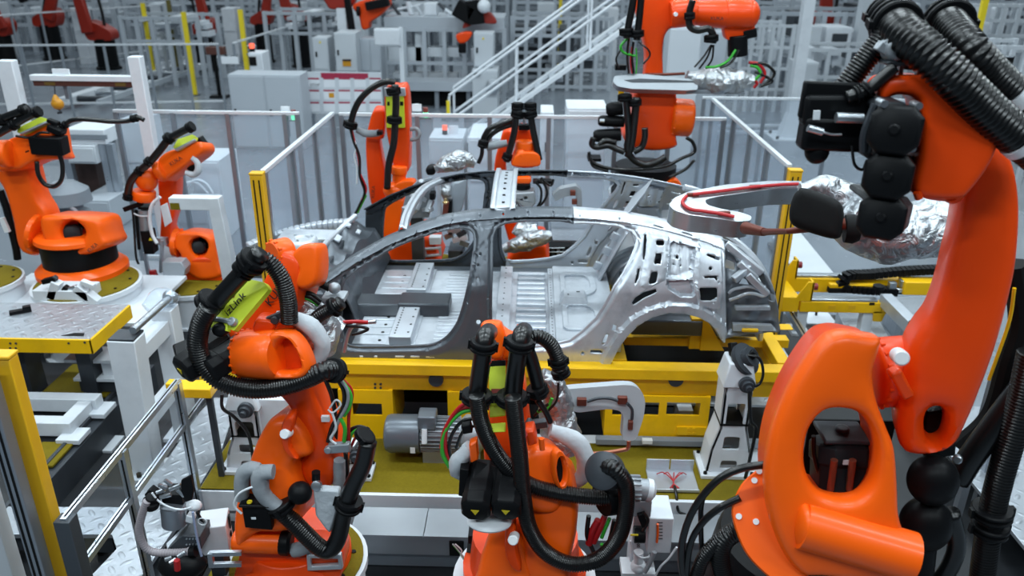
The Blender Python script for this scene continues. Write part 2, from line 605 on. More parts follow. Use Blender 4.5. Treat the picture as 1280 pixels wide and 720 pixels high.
def fence(label, p0, p1, z0, z1, ts, group=None, rails=True, pane=True, pw=0.05, top=RAILW, post=DALU, mid=None, name='safety_fence', cat='fence'):
    """glazed guard fence between two floor points, posts at fractions ts"""
    p0, p1 = V(p0), V(p1)
    t = thing(name, label, cat, (p0.x, p0.y, 0), group)
    P = [p0.lerp(p1, u) for u in ts]
    d = (p1 - p0).normalized()
    up = V((0, 0, 1))
    for p in P:
        b = B(); c = p + up * 0
        b.bar(V((p.x, p.y, 0.0)), V((p.x, p.y, z1 - 0.01)), pw, pw, up=d)
        b.m(MATTE)
        for s in (-1, 1):
            for q in (-1, 1):
                b.bar(V((p.x, p.y, 0.02)) + d * (pw / 2 * s * 1.001) , V((p.x, p.y, z1 - 0.03)) + d * (pw / 2 * s * 1.001), 0.008 if pw < 0.06 else 0.012, 0.004, up=d)
                break
        b.ms = [post, MATTE]
        b.mi = 0
        b.b2((p.x - pw, p.y - pw, 0), (p.x + pw, p.y + pw, 0.02))
        b.build('post', None, t)
    b = B(); b.bar(V((P[0].x, P[0].y, z1)) - d * pw / 2, V((P[-1].x, P[-1].y, z1)) + d * pw / 2, 0.045, 0.04); b.build('top_rail', top, t, bevel=0.004)
    b = B(); b.bar(V((P[0].x, P[0].y, z0)), V((P[-1].x, P[-1].y, z0)), 0.04, 0.04); b.build('bottom_rail', top, t, bevel=0.004)
    if mid:
        b = B(); b.bar(V((P[0].x, P[0].y, mid)), V((P[-1].x, P[-1].y, mid)), 0.04, 0.04); b.build('middle_rail', top, t)
    if pane:
        for a, c in zip(P, P[1:]):
            b = B(); b.box(((a.x + c.x) / 2, (a.y + c.y) / 2, (z0 + z1) / 2), ((c - a).length - pw, 0.006, z1 - z0 - 0.04), X=d, Y=up.cross(d))
            b.build('pane', GLASS, t, smooth=0)
    return t


FX = 2.3
# left side fence of the cell, rear fence, right side fence
fence('glazed safety fence running back from the yellow post behind the two small orange robots', (-FX, 6.62, 0), (-FX, 9.28, 0), 0.12, 1.98, (0.02, 0.34, 0.66, 0.97))
fence('glazed fence panels between the white jib post and the fence corner, before white machine boxes', (-4.9, 9.35, 0), (-FX - 0.1, 9.35, 0), 0.12, 1.95, (0, 0.27, 0.53, 0.80, 0.86))
fence('glazed rear fence with bright top rail behind the car body and the orange robots', (-FX + 0.07, 9.35, 0), (FX - 0.07, 9.35, 0), 0.12, 1.95, (0.0, 0.2, 0.39, 0.545, 0.72, 0.86, 1.0))
fence('glazed safety fence running back from the slotted yellow post near the silver C-shaped gun frame', (FX, 6.98, 0), (FX, 10.4, 0), 0.12, 2.0, (0.02, 0.22, 0.42, 0.64, 0.98))


def slot_post(label, x, y, z, w=0.10, d=0.08, m=YELLOWD, slots=True):
    t = thing('fence_post', label, 'post', (x, y, 0))
    b = B(); b.b2((x - w / 2, y - d / 2, 0), (x + w / 2, y + d / 2, z)); b.build('upright', m, t, bevel=0.006)
    if slots:
        for k in (-0.22, 0.2):
            b = B(); b.b2((x + w * k - 0.006, y - d / 2 - 0.002, 0.05), (x + w * k + 0.006, y - d / 2 + 0.004, z - 0.04)); b.build('groove', MATTE, t)
    b = B(); b.b2((x - w / 2 - 0.004, y - d / 2 - 0.004, z), (x + w / 2 + 0.004, y + d / 2 + 0.004, z + 0.02)); b.build('end_cap', m, t, bevel=0.006)
    b = B(); b.b2((x - w, y - d, 0), (x + w, y + d, 0.015)); b.build('foot_plate', m, t)
    return t


slot_post('yellow slotted post at the front end of the glazed fence, behind the left front robot', -FX, 6.5, 2.0, 0.11)
slot_post('yellow slotted post behind the copper arm of the big welding gun', FX, 6.86, 2.0, 0.11)
# near left corner: yellow upright, aluminium upright, low railing
q = PY(12, 470, 3.15)
t = slot_post('thick yellow upright standing at the near end of the low glass railing', q.x, q.y, 2.06, 0.085, 0.07, slots=False)
q2 = PY(20, 600, 3.05)
slot_post('grey aluminium upright left of the thick yellow upright', q2.x, q2.y, 2.0, 0.07, 0.07, m=DALU)
q3 = PY(2, 640, 3.2)
slot_post('pale painted upright at the very edge beside the grey aluminium upright', q3.x - 0.05, q3.y, 1.9, 0.09, 0.09, m=LGREY, slots=False)

rx = -2.26
t = thing('glass_railing', 'low glass railing with aluminium rails running past the white gantry stand', 'railing', (rx, 3.3, 0))
ys = [PX(86, 665, rx), PX(152, 563, rx), PX(222, 482, rx)]
zt = ys[1].z
yl = [p.y for p in ys]
zl = PX(172, 612, rx).z
for i, y in enumerate(yl):
    b = B(ALU); b.b2((rx - 0.022, y - 0.022, 0.0), (rx + 0.022, y + 0.022, zt)); b.m(MATTE); b.b2((rx - 0.005, y - 0.024, 0.05), (rx + 0.005, y - 0.02, zt - 0.05)); b.build('post', None, t)
for nm, z, ext in (('top_rail', zt, 0.0), ('bottom_rail', zl, 0.55)):
    b = B(ALU); b.b2((rx - 0.016, yl[0] - 0.02, z - 0.018), (rx + 0.016, yl[2] + 0.02 + ext, z + 0.018)); b.m(MATTE); b.b2((rx - 0.004, yl[0], z + 0.0175), (rx + 0.004, yl[2] + ext, z + 0.0195)); b.build(nm, None, t)
for a, c in zip(yl, yl[1:]):
    b = B(); b.b2((rx - 0.003, a + 0.025, zl + 0.02), (rx + 0.003, c - 0.025, zt - 0.02)); b.build('pane', CLEAR, t, smooth=0)
b = B(); b.b2((rx - 0.04, yl[0] - 0.04, 0), (rx + 0.04, yl[0] + 0.04, zt + 0.01)); b.build('end_post', mat('dark_profile', (0.075, 0.085, 0.098), 0.4, metal=0.5), t, bevel=0.004)

# ------------------------------------------------------------------ floor plates, pit, mats
def plate(name, label, cat, lo, hi, m, bev=0.004, group=None):
    b = B(); b.b2(lo, hi); o = b.build(name, m, bevel=bev, loc=((lo[0] + hi[0]) / 2, (lo[1] + hi[1]) / 2, lo[2]))
    return tag(o, label, cat, group)


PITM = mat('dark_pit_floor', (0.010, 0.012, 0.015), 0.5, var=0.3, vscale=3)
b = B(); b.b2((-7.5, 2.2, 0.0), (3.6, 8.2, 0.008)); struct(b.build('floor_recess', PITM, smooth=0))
zm = 0.30
m0, m1 = PZ(440, 615, zm), PZ(960, 556, zm)
plate('anti_slip_mat', 'long olive anti-slip mat under the grey gear motor in front of the conveyor', 'mat', (PZ(330, 615, zm).x, m0.y, zm - 0.02), (PZ(948, 600, zm).x, 5.16, zm), OLIVE)
plate('anti_slip_mat', 'small olive mat under the white stand beside the left front robot', 'mat', (PZ(248, 613, zm).x, PZ(258, 613, zm).y, zm - 0.02), (PZ(330, 613, zm).x - 0.03, 5.1, zm), OLIVE)
b = B(); x0, x1 = PZ(250, 615, zm).x - 0.03, PZ(955, 610, zm).x + 0.3
b.b2((x0, m0.y - 0.03, zm - 0.04), (x1, 5.3, zm - 0.021)); b.b2((x0, m0.y - 0.03, zm - 0.16), (x1, m0.y, zm - 0.0)); b.m(DGREY); b.b2((x0 + 0.05, m0.y + 0.02, 0.0), (x1 - 0.05, 5.25, zm - 0.045))
b.ms = [WHITEP, DGREY]
tag(b.build('step_platform', None, loc=(0, 4.9, 0)), 'low step platform with a white edge carrying the olive mats', 'platform')
# silver trough cover in front
zt2 = 0.30
y0, y1 = PZ(600, 672, zt2).y, PZ(600, 637, zt2).y
b = B()
xs = [PZ(440, 655, zt2).x, PZ(532, 655, zt2).x, PZ(700, 655, zt2).x, PZ(905, 655, zt2).x]
for a, c in zip(xs, xs[1:]): b.b2((a + 0.003, y0, zt2 - 0.015), (c - 0.003, y1, zt2))
b.m(MGREY); b.b2((xs[0], y0 + 0.01, 0.14), (xs[-1], y0 + 0.05, zt2 - 0.016)); b.b2((xs[0], y1 - 0.05, 0.0), (xs[-1], y1 - 0.01, zt2 - 0.016))
b.m(DGREY); b.b2((xs[0], y0 + 0.05, 0.0), (xs[-1], y1 - 0.05, 0.13)) 
b.ms = [DUCT, MGREY, DGREY]
tag(b.build('cable_duct', None, loc=(0.3, (y0 + y1) / 2, 0)), 'wide galvanised cable duct with flat lids between the front robots and the step platform', 'cable duct')
b = B(); b.b2((PZ(562, 685, 0.2).x, y0 - 0.005, 0.15), (PZ(580, 685, 0.2).x, y0 + 0.02, 0.26)); tag(b.build('cable_opening', MATTE), 'square dark cable opening in the front of the galvanised duct', 'opening')

# tread plates at the left
zp_ = 0.28
wl = [(-40, 633), (152, 634), (175, 610), (205, 580), (250, 515), (268, 497), (298, 497), (277, 562), (241, 620), (222, 655), (176, 722), (112, 722), (146, 686), (140, 668), (-40, 668)]
b = B(); b.prism([PZ(x, y, zp_) for x, y in wl], (0, 0, -0.03))
for x, y in ((30, 650), (120, 650), (170, 680), (210, 620), (255, 540)):
    q = PZ(x, y, zp_ - 0.03); b.b2((q.x - 0.03, q.y - 0.03, 0.008), (q.x + 0.03, q.y + 0.03, zp_ - 0.03))
tag(b.build('tread_walkway', TREAD, smooth=0), 'bent tread plate walkway along and under the low glass railing', 'walkway')
b = B(); p, q = PZ(14, 668, zp_ - 0.04), PZ(140, 668, zp_ - 0.04); b.b2((p.x - 0.6, p.y + 0.01, 0.10), (q.x, p.y + 0.04, zp_ - 0.035)); tag(b.build('walkway_skirt', DGREY), 'dark steel skirt under the front edge of the bent tread walkway', 'skirt')
b = B(); p, q = PZ(178, 722, zp_), PZ(242, 622, zp_); b.bar(p + V((0.03, 0, -0.14)), q + V((0.03, 0, -0.14)), 0.05, 0.26, up=V((0, 0, 1)).cross(q - p)); tag(b.build('walkway_edge', DGREY), 'dark steel edge channel beside the bent tread walkway', 'channel')

# ------------------------------------------------------------------ conveyor under the car
t = thing('conveyor', 'yellow conveyor bed with window cut-outs under the car carriage', 'conveyor', (0, 5.9, 0.3))
xl_, xr_ = PY(250, 482, 5.2).x, PY(998, 482, 5.2).x
z0, z1 = PY(700, 492, 5.2).z, PY(700, 472.5, 5.2).z
b = B()
b.b2((xl_, 5.205, z0), (xr_, 5.30, z1)); b.build('side_beam', YELLOW, t, bevel=0.006)
b = B(); b.b2((xl_, 7.06, z0), (xr_, 7.18, z1)); b.build('side_beam', YELLOW, t, bevel=0.006)
for px in (350, 560, 760, 985):
    x = PY(px, 482, 5.2).x
    b = B(); b.b2((x - 0.05, 5.28, z0 + 0.02), (x + 0.05, 7.06, z1 - 0.02)); b.build('cross_beam', YELLOW, t, bevel=0.004)
zb_ = PY(700, 545, 5.2).z


def windowed(px0, px1, py1, wins, y=5.18):
    b = B()
    x0, x1 = PY(px0, 520, y).x, PY(px1, 520, y).x
    zz1, zz0 = z0 + 0.005, PY(px0, py1, y).z
    H = []
    for a, c, d, e in wins:
        p, q = PY(a, c, y), PY(d, e, y)
        H.append([V((p.x, y, q.z)), V((q.x, y, q.z)), V((q.x, y, p.z)), V((p.x, y, p.z))])
    b.prism([V((x0, y, zz0)), V((x1, y, zz0)), V((x1, y, zz1)), V((x0, y, zz1))], (0, 0.02, 0), H)
    b.b2((x0, y + 0.02, zz0), (x0 + 0.03, y + 0.5, zz1)); b.b2((x1 - 0.03, y + 0.02, zz0), (x1, y + 0.5, zz1))
    return b


windowed(756, 886, 545, [(766, 503, 784, 520), (805, 503, 823, 520), (834, 503, 874, 520)]).build('bed_panel', YELLOW, t)
windowed(425, 492, 548, [(440, 504, 478, 520)]).build('bed_panel', YELLOW, t)
windowed(560, 640, 530, [(600, 505, 620, 515)]).build('bed_panel', YELLOW, t)
b = B(); p, q = PY(846, 533, 5.175), PY(882, 543.5, 5.175); b.b2((p.x, 5.165, q.z), (q.x, 5.18, p.z))
b.m(MATTE)
for px in (861, 867.5):
    for py in (536.5, 541.5):
        c = PY(px, py, 5.165); b.cyl(c + V((0, -0.006, 0)), c, 0.012, n=10)
b.ms = [YELLOW, MATTE]; b.build('access_plate', None, t)
for px, py in ((468, 485), (468, 479.5), (475, 485), (475, 479.5), (546, 481), (992, 478)):
    pass
b = B()
for px, py in ((469, 484.5), (469, 480), (476, 484.5), (476, 480), (546, 481), (992, 478)):
    c = PY(px, py, 5.205); b.cyl(c + V((0, -0.006, 0)), c, 0.010 if px < 900 else 0.014, n=8)
b.build('bolt', DGREY, t)
# equipment seen through the windows
b = B(); p, q = PY(846, 505, 5.5), PY(860, 540, 5.5); b.b2((p.x, 5.4, 0.3), (q.x, 5.6, p.z)); b.build('inner_bracket', WHITEP, t)
b = B(); b.b2((xl_ + 0.3, 5.7, 0.3), (xr_ - 0.3, 6.6, z0 - 0.05)); b.build('drive_box', MATTE, t)
b = B(); p = PY(700, 549, 5.12); b.b2((PY(745, 549, 5.12).x, 5.10, p.z - 0.03), (PY(962, 549, 5.12).x, 5.16, p.z + 0.02)); b.build('base_rail', MGREY, t, bevel=0.004)
b = B(); p, q = PY(803, 549, 5.08), PY(815, 553.5, 5.08); b.b2((p.x, 5.06, q.z), (q.x, 5.10, p.z)); b.build('base_tag', WHITEG, t)
for px in (845, 545, 992): c = PY(px, 469.5, 5.2); b = B(); b.cyl(c + V((0, -0.02, -0.03)), c + V((0, 0.1, -0.03)), 0.055, n=18); b.build('roller', DGREY, t)

t = thing('carriage', 'yellow carriage frame carrying the car body on the conveyor', 'carriage', (0, 6.17, 0.72))
zc0, zc1 = PY(700, 469, 5.2).z, PY(700, 456, 5.2).z
cxl, cxr = PY(425, 462, 5.2).x, PY(1001, 462, 5.2).x
b = B(); b.b2((cxl, 5.15, zc0), (cxr, 5.28, zc1)); b.build('side_beam', YELLOW, t, bevel=0.006)
b = B(); b.b2((cxl, 7.05, zc0), (cxr, 7.17, zc1)); b.build('side_beam', YELLOW, t, bevel=0.006)
for px in (470, 640, 775):
    x = PY(px, 462, 5.2).x
    b = B(); b.b2((x - 0.06, 5.30, zc0), (x + 0.06, 7.05, zc1)); b.build('cross_beam', YELLOW, t, bevel=0.006)
x = cxr - 0.09
b = B(); b.b2((x - 0.05, 5.30, zc0), (x + 0.05, 7.05, zc1)); b.build('cross_beam', YELLOW, t, bevel=0.006)
p = PY(868, 420, 5.75)
b = B(); b.b2((PY(780, 424, 5.75).x, 5.70, PY(780, 428, 5.75).z), (PY(985, 420, 5.75).x, 5.80, PY(780, 418, 5.75).z)); b.build('inner_beam', YELLOW, t, bevel=0.006)
b = B(); b.b2((p.x - 0.055, 5.66, zc0), (p.x + 0.055, 5.74, PY(868, 396, 5.7).z)); b.build('support_post', YELLOW, t, bevel=0.004)
b = B(); b.prism([V((p.x + 0.03, 5.64, zc0)), V((p.x + 0.22, 5.64, zc0)), V((p.x + 0.03, 5.64, zc0 + 0.32))], (0, 0.03, 0)); b.build('gusset', YELLOW, t)
b = B(); q = PY(979, 416, 5.9); b.b2((q.x - 0.045, 5.85, zc1), (q.x + 0.06, 5.95, PY(979, 408, 5.9).z)); b.build('stop_block', YELLOW, t, bevel=0.006)
for px in (450, 610, 745):
    x = PY(px, 460, 5.25).x
    b = B(); b.b2((x - 0.05, 5.26, zc1 - 0.005), (x + 0.05, 5.34, 0.86)); b.build('body_rest', YELLOW, t, bevel=0.004)
b = B(); b.b2((PY(770, 445, 5.9).x, 5.5, 0.44), (PY(1010, 445, 5.9).x, 6.7, 0.46)); tag(b.build('tread_plate', TREAD), 'tread plate seen through the rear wheel arch of the car body', 'tread plate')

# grey gear motor on the mat
zax = PY(520, 542, 4.95)
t = thing('gear_motor', 'grey electric gear motor lying in front of the yellow conveyor', 'motor', (zax.x, 4.95, zm))
a0, a1 = PY(482, 542, 4.95), PY(526, 540, 4.95)
ax = V((1, 0, 0))
b = B(); b.lathe(V((a0.x, 4.95, zax.z)), ax, [(0, 0.10), (0.012, 0.13), (0.04, 0.142), (a1.x - a0.x, 0.142), (a1.x - a0.x + 0.004, 0.12)], n=28); b.build('fan_cover', mat('blue_grey_motor_paint', (0.125, 0.145, 0.17), 0.32, metal=0.3, var=0.1), t)
b = B(); b.cyl(V((a1.x, 4.95, zax.z)), V((a1.x + 0.30, 4.95, zax.z)), 0.105, n=24)
for k in range(26):
    a = 2 * pi * k / 26
    b.box((a1.x + 0.15, 4.95 + 0.118 * cos(a), zax.z + 0.118 * sin(a)), (0.28, 0.006, 0.035), X=(1, 0, 0), Y=(0, -sin(a), cos(a)))
b.build('finned_body', CAST, t)
b = B(); p = PY(535, 520, 4.9); b.b2((p.x - 0.07, 4.84, zax.z + 0.10), (p.x + 0.06, 4.98, zax.z + 0.21)); b.build('terminal_box', MATS['blue_grey_motor_paint'], t, bevel=0.01)
b = B(); b.cyl((p.x - 0.02, 4.83, zax.z + 0.12), (p.x - 0.02, 4.80, zax.z + 0.02), 0.02, n=12); b.build('cable_gland', WHITEG, t)
b = B(); b.lathe(V((a1.x + 0.30, 4.95, zax.z)), ax, [(0, 0.12), (0.03, 0.15), (0.12, 0.15), (0.16, 0.10), (0.22, 0.10)], n=24); b.b2((a1.x + 0.3, 4.86, zm), (a1.x + 0.44, 5.04, zax.z)); b.build('gearbox', CAST, t, bevel=0.006)
b = B(); b.b2((a1.x + 0.02, 4.86, zm), (a1.x + 0.26, 4.90, zax.z - 0.08)); b.b2((a1.x + 0.02, 5.0, zm), (a1.x + 0.26, 5.04, zax.z - 0.08)); b.build('foot', CAST, t)
b = B(); c = PY(516, 562, 4.82); b.box((c.x, 4.812, c.z), (0.035, 0.004, 0.05)); b.build('rating_label', WHITEG, t)

# clear tray with red lead lying on the mat
c = PZ(840, 602, zm)
t = thing('metal_tray', 'small shiny folded tray with red leads on the olive mat', 'tray', (c.x, c.y, zm))
w_, d_ = 0.17, 0.13
b = B()
b.b2((c.x - w_, c.y - d_, zm), (c.x + w_, c.y + d_, zm + 0.012)); b.b2((c.x - w_, c.y + d_ - 0.01, zm), (c.x - 0.005, c.y + d_, zm + 0.10)); b.b2((c.x + 0.005, c.y + d_ - 0.01, zm), (c.x + w_, c.y + d_, zm + 0.10)); b.b2((c.x - w_, c.y - d_, zm), (c.x + w_, c.y - d_ + 0.01, zm + 0.03))
b.build('tray', GALV, t, bevel=0.003)
for k, (dx, s) in enumerate(((-0.1, 1), (-0.05, -1), (0.02, 1), (0.08, -1), (0.11, 1))):
    b = B(); b.tube([(c.x + dx, c.y + 0.06, zm + 0.02), (c.x + dx * 0.6, c.y + 0.02, zm + 0.06), (c.x, c.y - 0.05, zm + 0.035), (c.x + dx * 0.3, c.y - 0.1, zm + 0.02)], 0.004, n=6); b.build('lead', RED, t)
b = B(); b.tube([(c.x, c.y - 0.09, zm + 0.03), (c.x + 0.0, c.y - 0.18, zm + 0.02), (c.x + 0.01, c.y - 0.24, zm - 0.06), (c.x + 0.06, c.y - 0.26, zm - 0.08)], 0.010, n=8); b.build('black_lead', RUBBER, t)


# ------------------------------------------------------------------ white pedestal stands with pivots
def pedestal(label, px, pyb, pxt, pyt, zbase, w=0.30, d=0.26, clampv=True):
    c = PZ(px, pyb, zbase)
    ht = PY(pxt, pyt, c.y).z - zbase
    t = thing('pivot_stand', label, 'stand', (c.x, c.y, zbase))
    x, y, z = c.x, c.y + d / 2, zbase
    b = B(); b.b2((x - w * 0.62, y - d * 0.6, z), (x + w * 0.62, y + d * 0.6, z + 0.03)); b.build('base_plate', WHITEP, t, bevel=0.004)
    b = B()
    for sx in (-1, 1):
        for sy in (-0.5, 0.5): b.cyl((x + sx * w * 0.52, y + sy * d, z + 0.03), (x + sx * w * 0.52, y + sy * d, z + 0.045), 0.014, n=8)
    b.build('base_bolt', BLACK, t)
    # front and back webs with windows, waisted sides
    hp = ht * 0.80
    out = [(-w * 0.5, 0.03), (w * 0.5, 0.03), (w * 0.44, hp * 0.30), (w * 0.30, hp * 0.55), (w * 0.30, hp), (-w * 0.30, hp), (-w * 0.30, hp * 0.55), (-w * 0.44, hp * 0.30)]
    wins = [[(-w * 0.20, 0.06 * ht), (w * 0.20, 0.06 * ht), (w * 0.17, 0.14 * ht), (-w * 0.17, 0.14 * ht)], [(-w * 0.19, 0.24 * ht), (w * 0.19, 0.24 * ht), (w * 0.17, 0.36 * ht), (-w * 0.17, 0.36 * ht)], [(-w * 0.19, 0.46 * ht), (w * 0.19, 0.46 * ht), (w * 0.19, 0.66 * ht), (-w * 0.19, 0.66 * ht)]]
    for sy in (-0.5, 0.42):
        b = B(); yy = y + sy * d * 0.8
        b.prism([V((x + a, yy, z + h)) for a, h in out], (0, 0.02, 0), [rounded([V((x + a, yy, z + h)) for a, h in q], 0.02, 3) for q in wins])
        b.build('web_plate', WHITEP, t, bevel=0.003)
    for s in (-1, 1):
        b = B()
        L = [V((x + s * a, y - d * 0.4, z + h)) for a, h in ((w * 0.5, 0.03), (w * 0.44, hp * 0.30), (w * 0.30, hp * 0.55), (w * 0.30, hp))]
        for p, q in zip(L, L[1:]): b.prism([p, q, q + V((0, d * 0.76, 0)), p + V((0, d * 0.76, 0))], (-s * 0.018, 0, 0))
        b.build('side_plate', WHITEP, t)
    b = B(); b.b2((x - w * 0.31, y - d * 0.42, z + hp * 0.58), (x + w * 0.31, y + d * 0.42, z + hp * 0.60)); b.build('shelf', MATTE, t)
    b = B(); b.frustum((x, y, z + hp), (x, y, z + ht), w * 0.72, d * 0.9, w * 0.5, d * 0.7, up=(0, 1, 0)); b.build('head', WHITEP, t, bevel=0.012)
    b = B(); b.lathe((x + w * 0.12, y - d * 0.46, z + hp * 1.06), (0, -1, 0), [(0, 0.055), (0.03, 0.055), (0.035, 0.04), (0.06, 0.04), (0.06, 0.022), (0.09, 0.022)], n=20); b.build('pivot', DGREY, t)
    return t, V((x, y, z)), ht


t, p, ht = pedestal('white pivot stand at the rear wheel of the car body, black cable down its front', 910, 597, 925, 458, zm, 0.32)
b = B(); b.tube([p + V((0.04, -0.2, ht * 0.84)), p + V((0.07, -0.22, ht * 0.6)), p + V((0.12, -0.2, ht * 0.5)), p + V((0.11, -0.2, ht * 0.2)), p + V((0.10, -0.2, 0.05))], 0.013, n=8); b.build('cable', RUBBER, t)
b = B(); b.lathe(p + V((0.02, 0.0, ht * 0.97)), (0.5, -0.45, 0.6), [(0, 0.10), (0.02, 0.115), (0.05, 0.115), (0.055, 0.07), (0.10, 0.07)], n=20); b.build('clamp_flange', DGREY, t)
b = B(); b.bar(p + V((-0.03, 0, ht * 0.98)), p + V((-0.04, 0.06, ht * 1.09)), 0.05, 0.06); b.bar(p + V((0.03, -0.04, ht * 1.0)), p + V((0.09, -0.06, ht * 1.08)), 0.05, 0.05); b.build('clamp_arm', BLACK, t, bevel=0.006)
b = B(); b.tube([p + V((0.0, -0.05, ht * 1.05)), p + V((0.10, -0.1, ht * 1.06)), p + V((0.14, -0.12, ht * 0.95)), p + V((0.12, -0.14, ht * 0.86)), p + V((0.05, -0.16, ht * 0.84))], 0.010, n=6); b.build('clamp_lead', RUBBER, t)
t, p, ht = pedestal('white pivot stand partly hidden behind the left front robot', 312, 592, 312, 497, zm, 0.34)
b = B(); b.tube([p + V((-0.08, -0.2, ht * 1.1)), p + V((-0.08, -0.22, ht * 0.95)), p + V((-0.02, -0.2, ht * 0.82)), p + V((0.06, -0.2, ht * 0.6)), p + V((0.07, -0.2, ht * 0.2))], 0.012, n=8); b.build('cable', RUBBER, t)
b = B(); b.b2((p.x + 0.05, p.y - 0.05, p.z + ht * 0.3), (p.x + 0.32, p.y + 0.1, p.z + ht * 0.9)); b.build('back_plate', WHITEP, t, bevel=0.006)
t, p, ht = pedestal('white pivot stand below the grey gear motor, beside the left front robot hose', 445, 600, 437, 560, zm, 0.18, 0.16)

# yellow bracket at the far end of the low railing
p = PY(243, 490, 4.62)
t = thing('stop_bracket', 'yellow angled bracket at the far end of the low glass railing', 'bracket', (p.x, p.y, 0.28))
b = B(); b.b2((p.x - 0.12, p.y - 0.05, p.z - 0.02), (p.x + 0.13, p.y + 0.08, p.z + 0.05)); b.build('crosspiece', YELLOW, t, bevel=0.006)
b = B(); b.b2((p.x - 0.18, p.y - 0.02, p.z + 0.03), (p.x - 0.10, p.y + 0.05, p.z + 0.07)); b.build('lug', YELLOW, t, bevel=0.004)
b = B(); b.b2((p.x + 0.06, p.y + 0.02, 0.0), (p.x + 0.10, p.y + 0.05, p.z)); b.build('upright', DGREY, t)

# ------------------------------------------------------------------ left: second carriage with tread plate, gantry stand
zp2 = 0.92
c1 = PZ(112, 424, zp2); c2 = PZ(157, 381, zp2)
t = thing('lift_platform', 'tread-plated platform with a thick yellow rim and two small black parts on it', 'platform', (c1.x - 1.0, c1.y + 0.3, 0.3))
xl2 = c1.x - 2.2
b = B(); b.b2((xl2, c1.y, zp2 - 0.012), (c1.x, c2.y, zp2)); b.build('tread_top', TREAD, t)
b = B()
zr = PY(112, 441, c1.y).z
b.b2((xl2, c1.y - 0.02, zr), (c1.x + 0.02, c1.y - 0.0005, zp2 + 0.002)); b.b2((c1.x + 0.0005, c1.y - 0.02, zr), (c1.x + 0.02, c2.y, zp2 + 0.002)); b.b2((xl2, c2.y - 0.02, zr), (c1.x, c2.y, zp2 - 0.013)); b.build('rim', YELLOW, t, bevel=0.004)
b = B()
for px, py in ((86, 429), (13, 429), (20, 429), (13, 435), (20, 435), (106, 428)):
    q = PY(px, py, c1.y - 0.02); b.cyl(q, q + V((0, -0.005, 0)), 0.009, n=8)
b.build('rim_bolt', DGREY, t)
b = B()
q = PZ(26, 391, zp2); b.box(q + V((0, 0, 0.015)), (0.16, 0.05, 0.03), X=(0.8, 0.5, 0), Y=(-0.5, 0.8, 0)); b.box(q + V((0.04, 0.03, 0.035)), (0.06, 0.05, 0.03), X=(0.8, 0.5, 0), Y=(-0.5, 0.8, 0))
tag(b.build('rubber_bumper', BLACK), 'small black bumper lying on the tread-plated platform', 'bumper')
b = B(); q = PZ(86, 420, zp2); b.prism([q + V((-0.06, -0.0, 0.001)), q + V((0.12, 0.0, 0.001)), q + V((0.10, 0.05, 0.001)), q + V((0.02, 0.05, 0.001))], (0, 0, 0.003)); b.build('scuff_plate', MATTE, t)
for px in (-20, 70): b = B(); x = PZ(px, 430, zp2).x; b.b2((x - 0.06, c1.y + 0.2, 0.255), (x + 0.06, c1.y + 0.4, zp2 - 0.012)); b.build('leg', DGREY, t)
t2 = thing('support_bracket', 'white bolted bracket under the corner of the tread-plated platform', 'bracket', (PZ(130, 468, 0.5).x, 5.85, 0.3))
q = PY(122, 455, 5.85)
b = B(); b.b2((q.x - 0.22, 5.75, q.z + 0.06), (q.x + 0.24, 6.0, q.z + 0.09)); b.build('top_plate', WHITEP, t2, bevel=0.004)
b = B(); b.b2((q.x - 0.13, 5.80, q.z - 0.08), (q.x - 0.10, 5.95, q.z + 0.06)); b.build('web', WHITEP, t2)
b = B(); b.b2((q.x + 0.06, 5.80, q.z - 0.08), (q.x + 0.15, 5.95, q.z + 0.06)); b.build('web', WHITEP, t2)
b = B(); b.b2((q.x - 0.17, 5.74, q.z - 0.11), (q.x + 0.22, 6.0, q.z - 0.08)); b.build('bottom_plate', WHITEP, t2, bevel=0.004)
b = B(); b.b2((q.x - 0.15, 5.78, 0.29), (q.x + 0.2, 5.98, q.z - 0.11)); b.build('column', DGREY, t2)
za = 0.28
plate('anti_slip_mat', 'olive mat under the yellow-rimmed platform at the left', 'mat', (PZ(52, 490, za).x, PZ(100, 494, za).y, za - 0.02), (PZ(152, 480, za).x, PZ(100, 455, za).y, za), OLIVE)
plate('anti_slip_mat', 'olive mat patch behind the thick yellow upright', 'mat', (PZ(45, 560, za).x, PZ(60, 582, za).y, za - 0.02), (PZ(86, 560, za).x, PZ(60, 552, za).y, za), OLIVE)
xr2 = PZ(152, 480, za).x
b = B(); y0_, y1_ = PZ(100, 610, za).y - 0.5, PZ(100, 450, za).y
b.b2((xr2 - 0.02, y0_, 0.0), (xr2 + 0.10, y1_, za - 0.03)); b.b2((xr2 - 0.02, y0_, za - 0.03), (xr2 + 0.01, y1_, za + 0.01))
tag(b.build('floor_channel', DGREY, bevel=0.006), 'long dark steel channel along the edge of the pit beside the white bolted bracket', 'channel')
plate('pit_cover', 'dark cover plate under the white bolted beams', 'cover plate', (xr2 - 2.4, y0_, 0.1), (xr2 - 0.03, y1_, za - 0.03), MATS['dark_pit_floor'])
t = thing('beam_assembly', 'white bolted beam frame lying beside the olive mat patch', 'frame', (PZ(90, 520, 0.34).x, 5.3, za))
zz = 0.40
pa, pb = PZ(22, 494, zz), PZ(122, 492, zz)
b = B(); b.b2((pa.x, pa.y - 0.05, za), (pb.x + 0.03, pa.y + 0.06, zz)); b.build('rear_beam', WHITEP, t, bevel=0.006)
pc, pd = PZ(36, 524, zz), PZ(92, 524, zz)
b = B(); b.b2((pc.x, pc.y - 0.05, za), (pd.x, pc.y + 0.06, zz)); b.build('front_beam', WHITEP, t, bevel=0.006)
b = B(); b.b2((pd.x - 0.12, pc.y + 0.06, za + 0.01), (pd.x - 0.01, pa.y - 0.05, zz - 0.01)); b.build('link_beam', WHITEP, t, bevel=0.006)
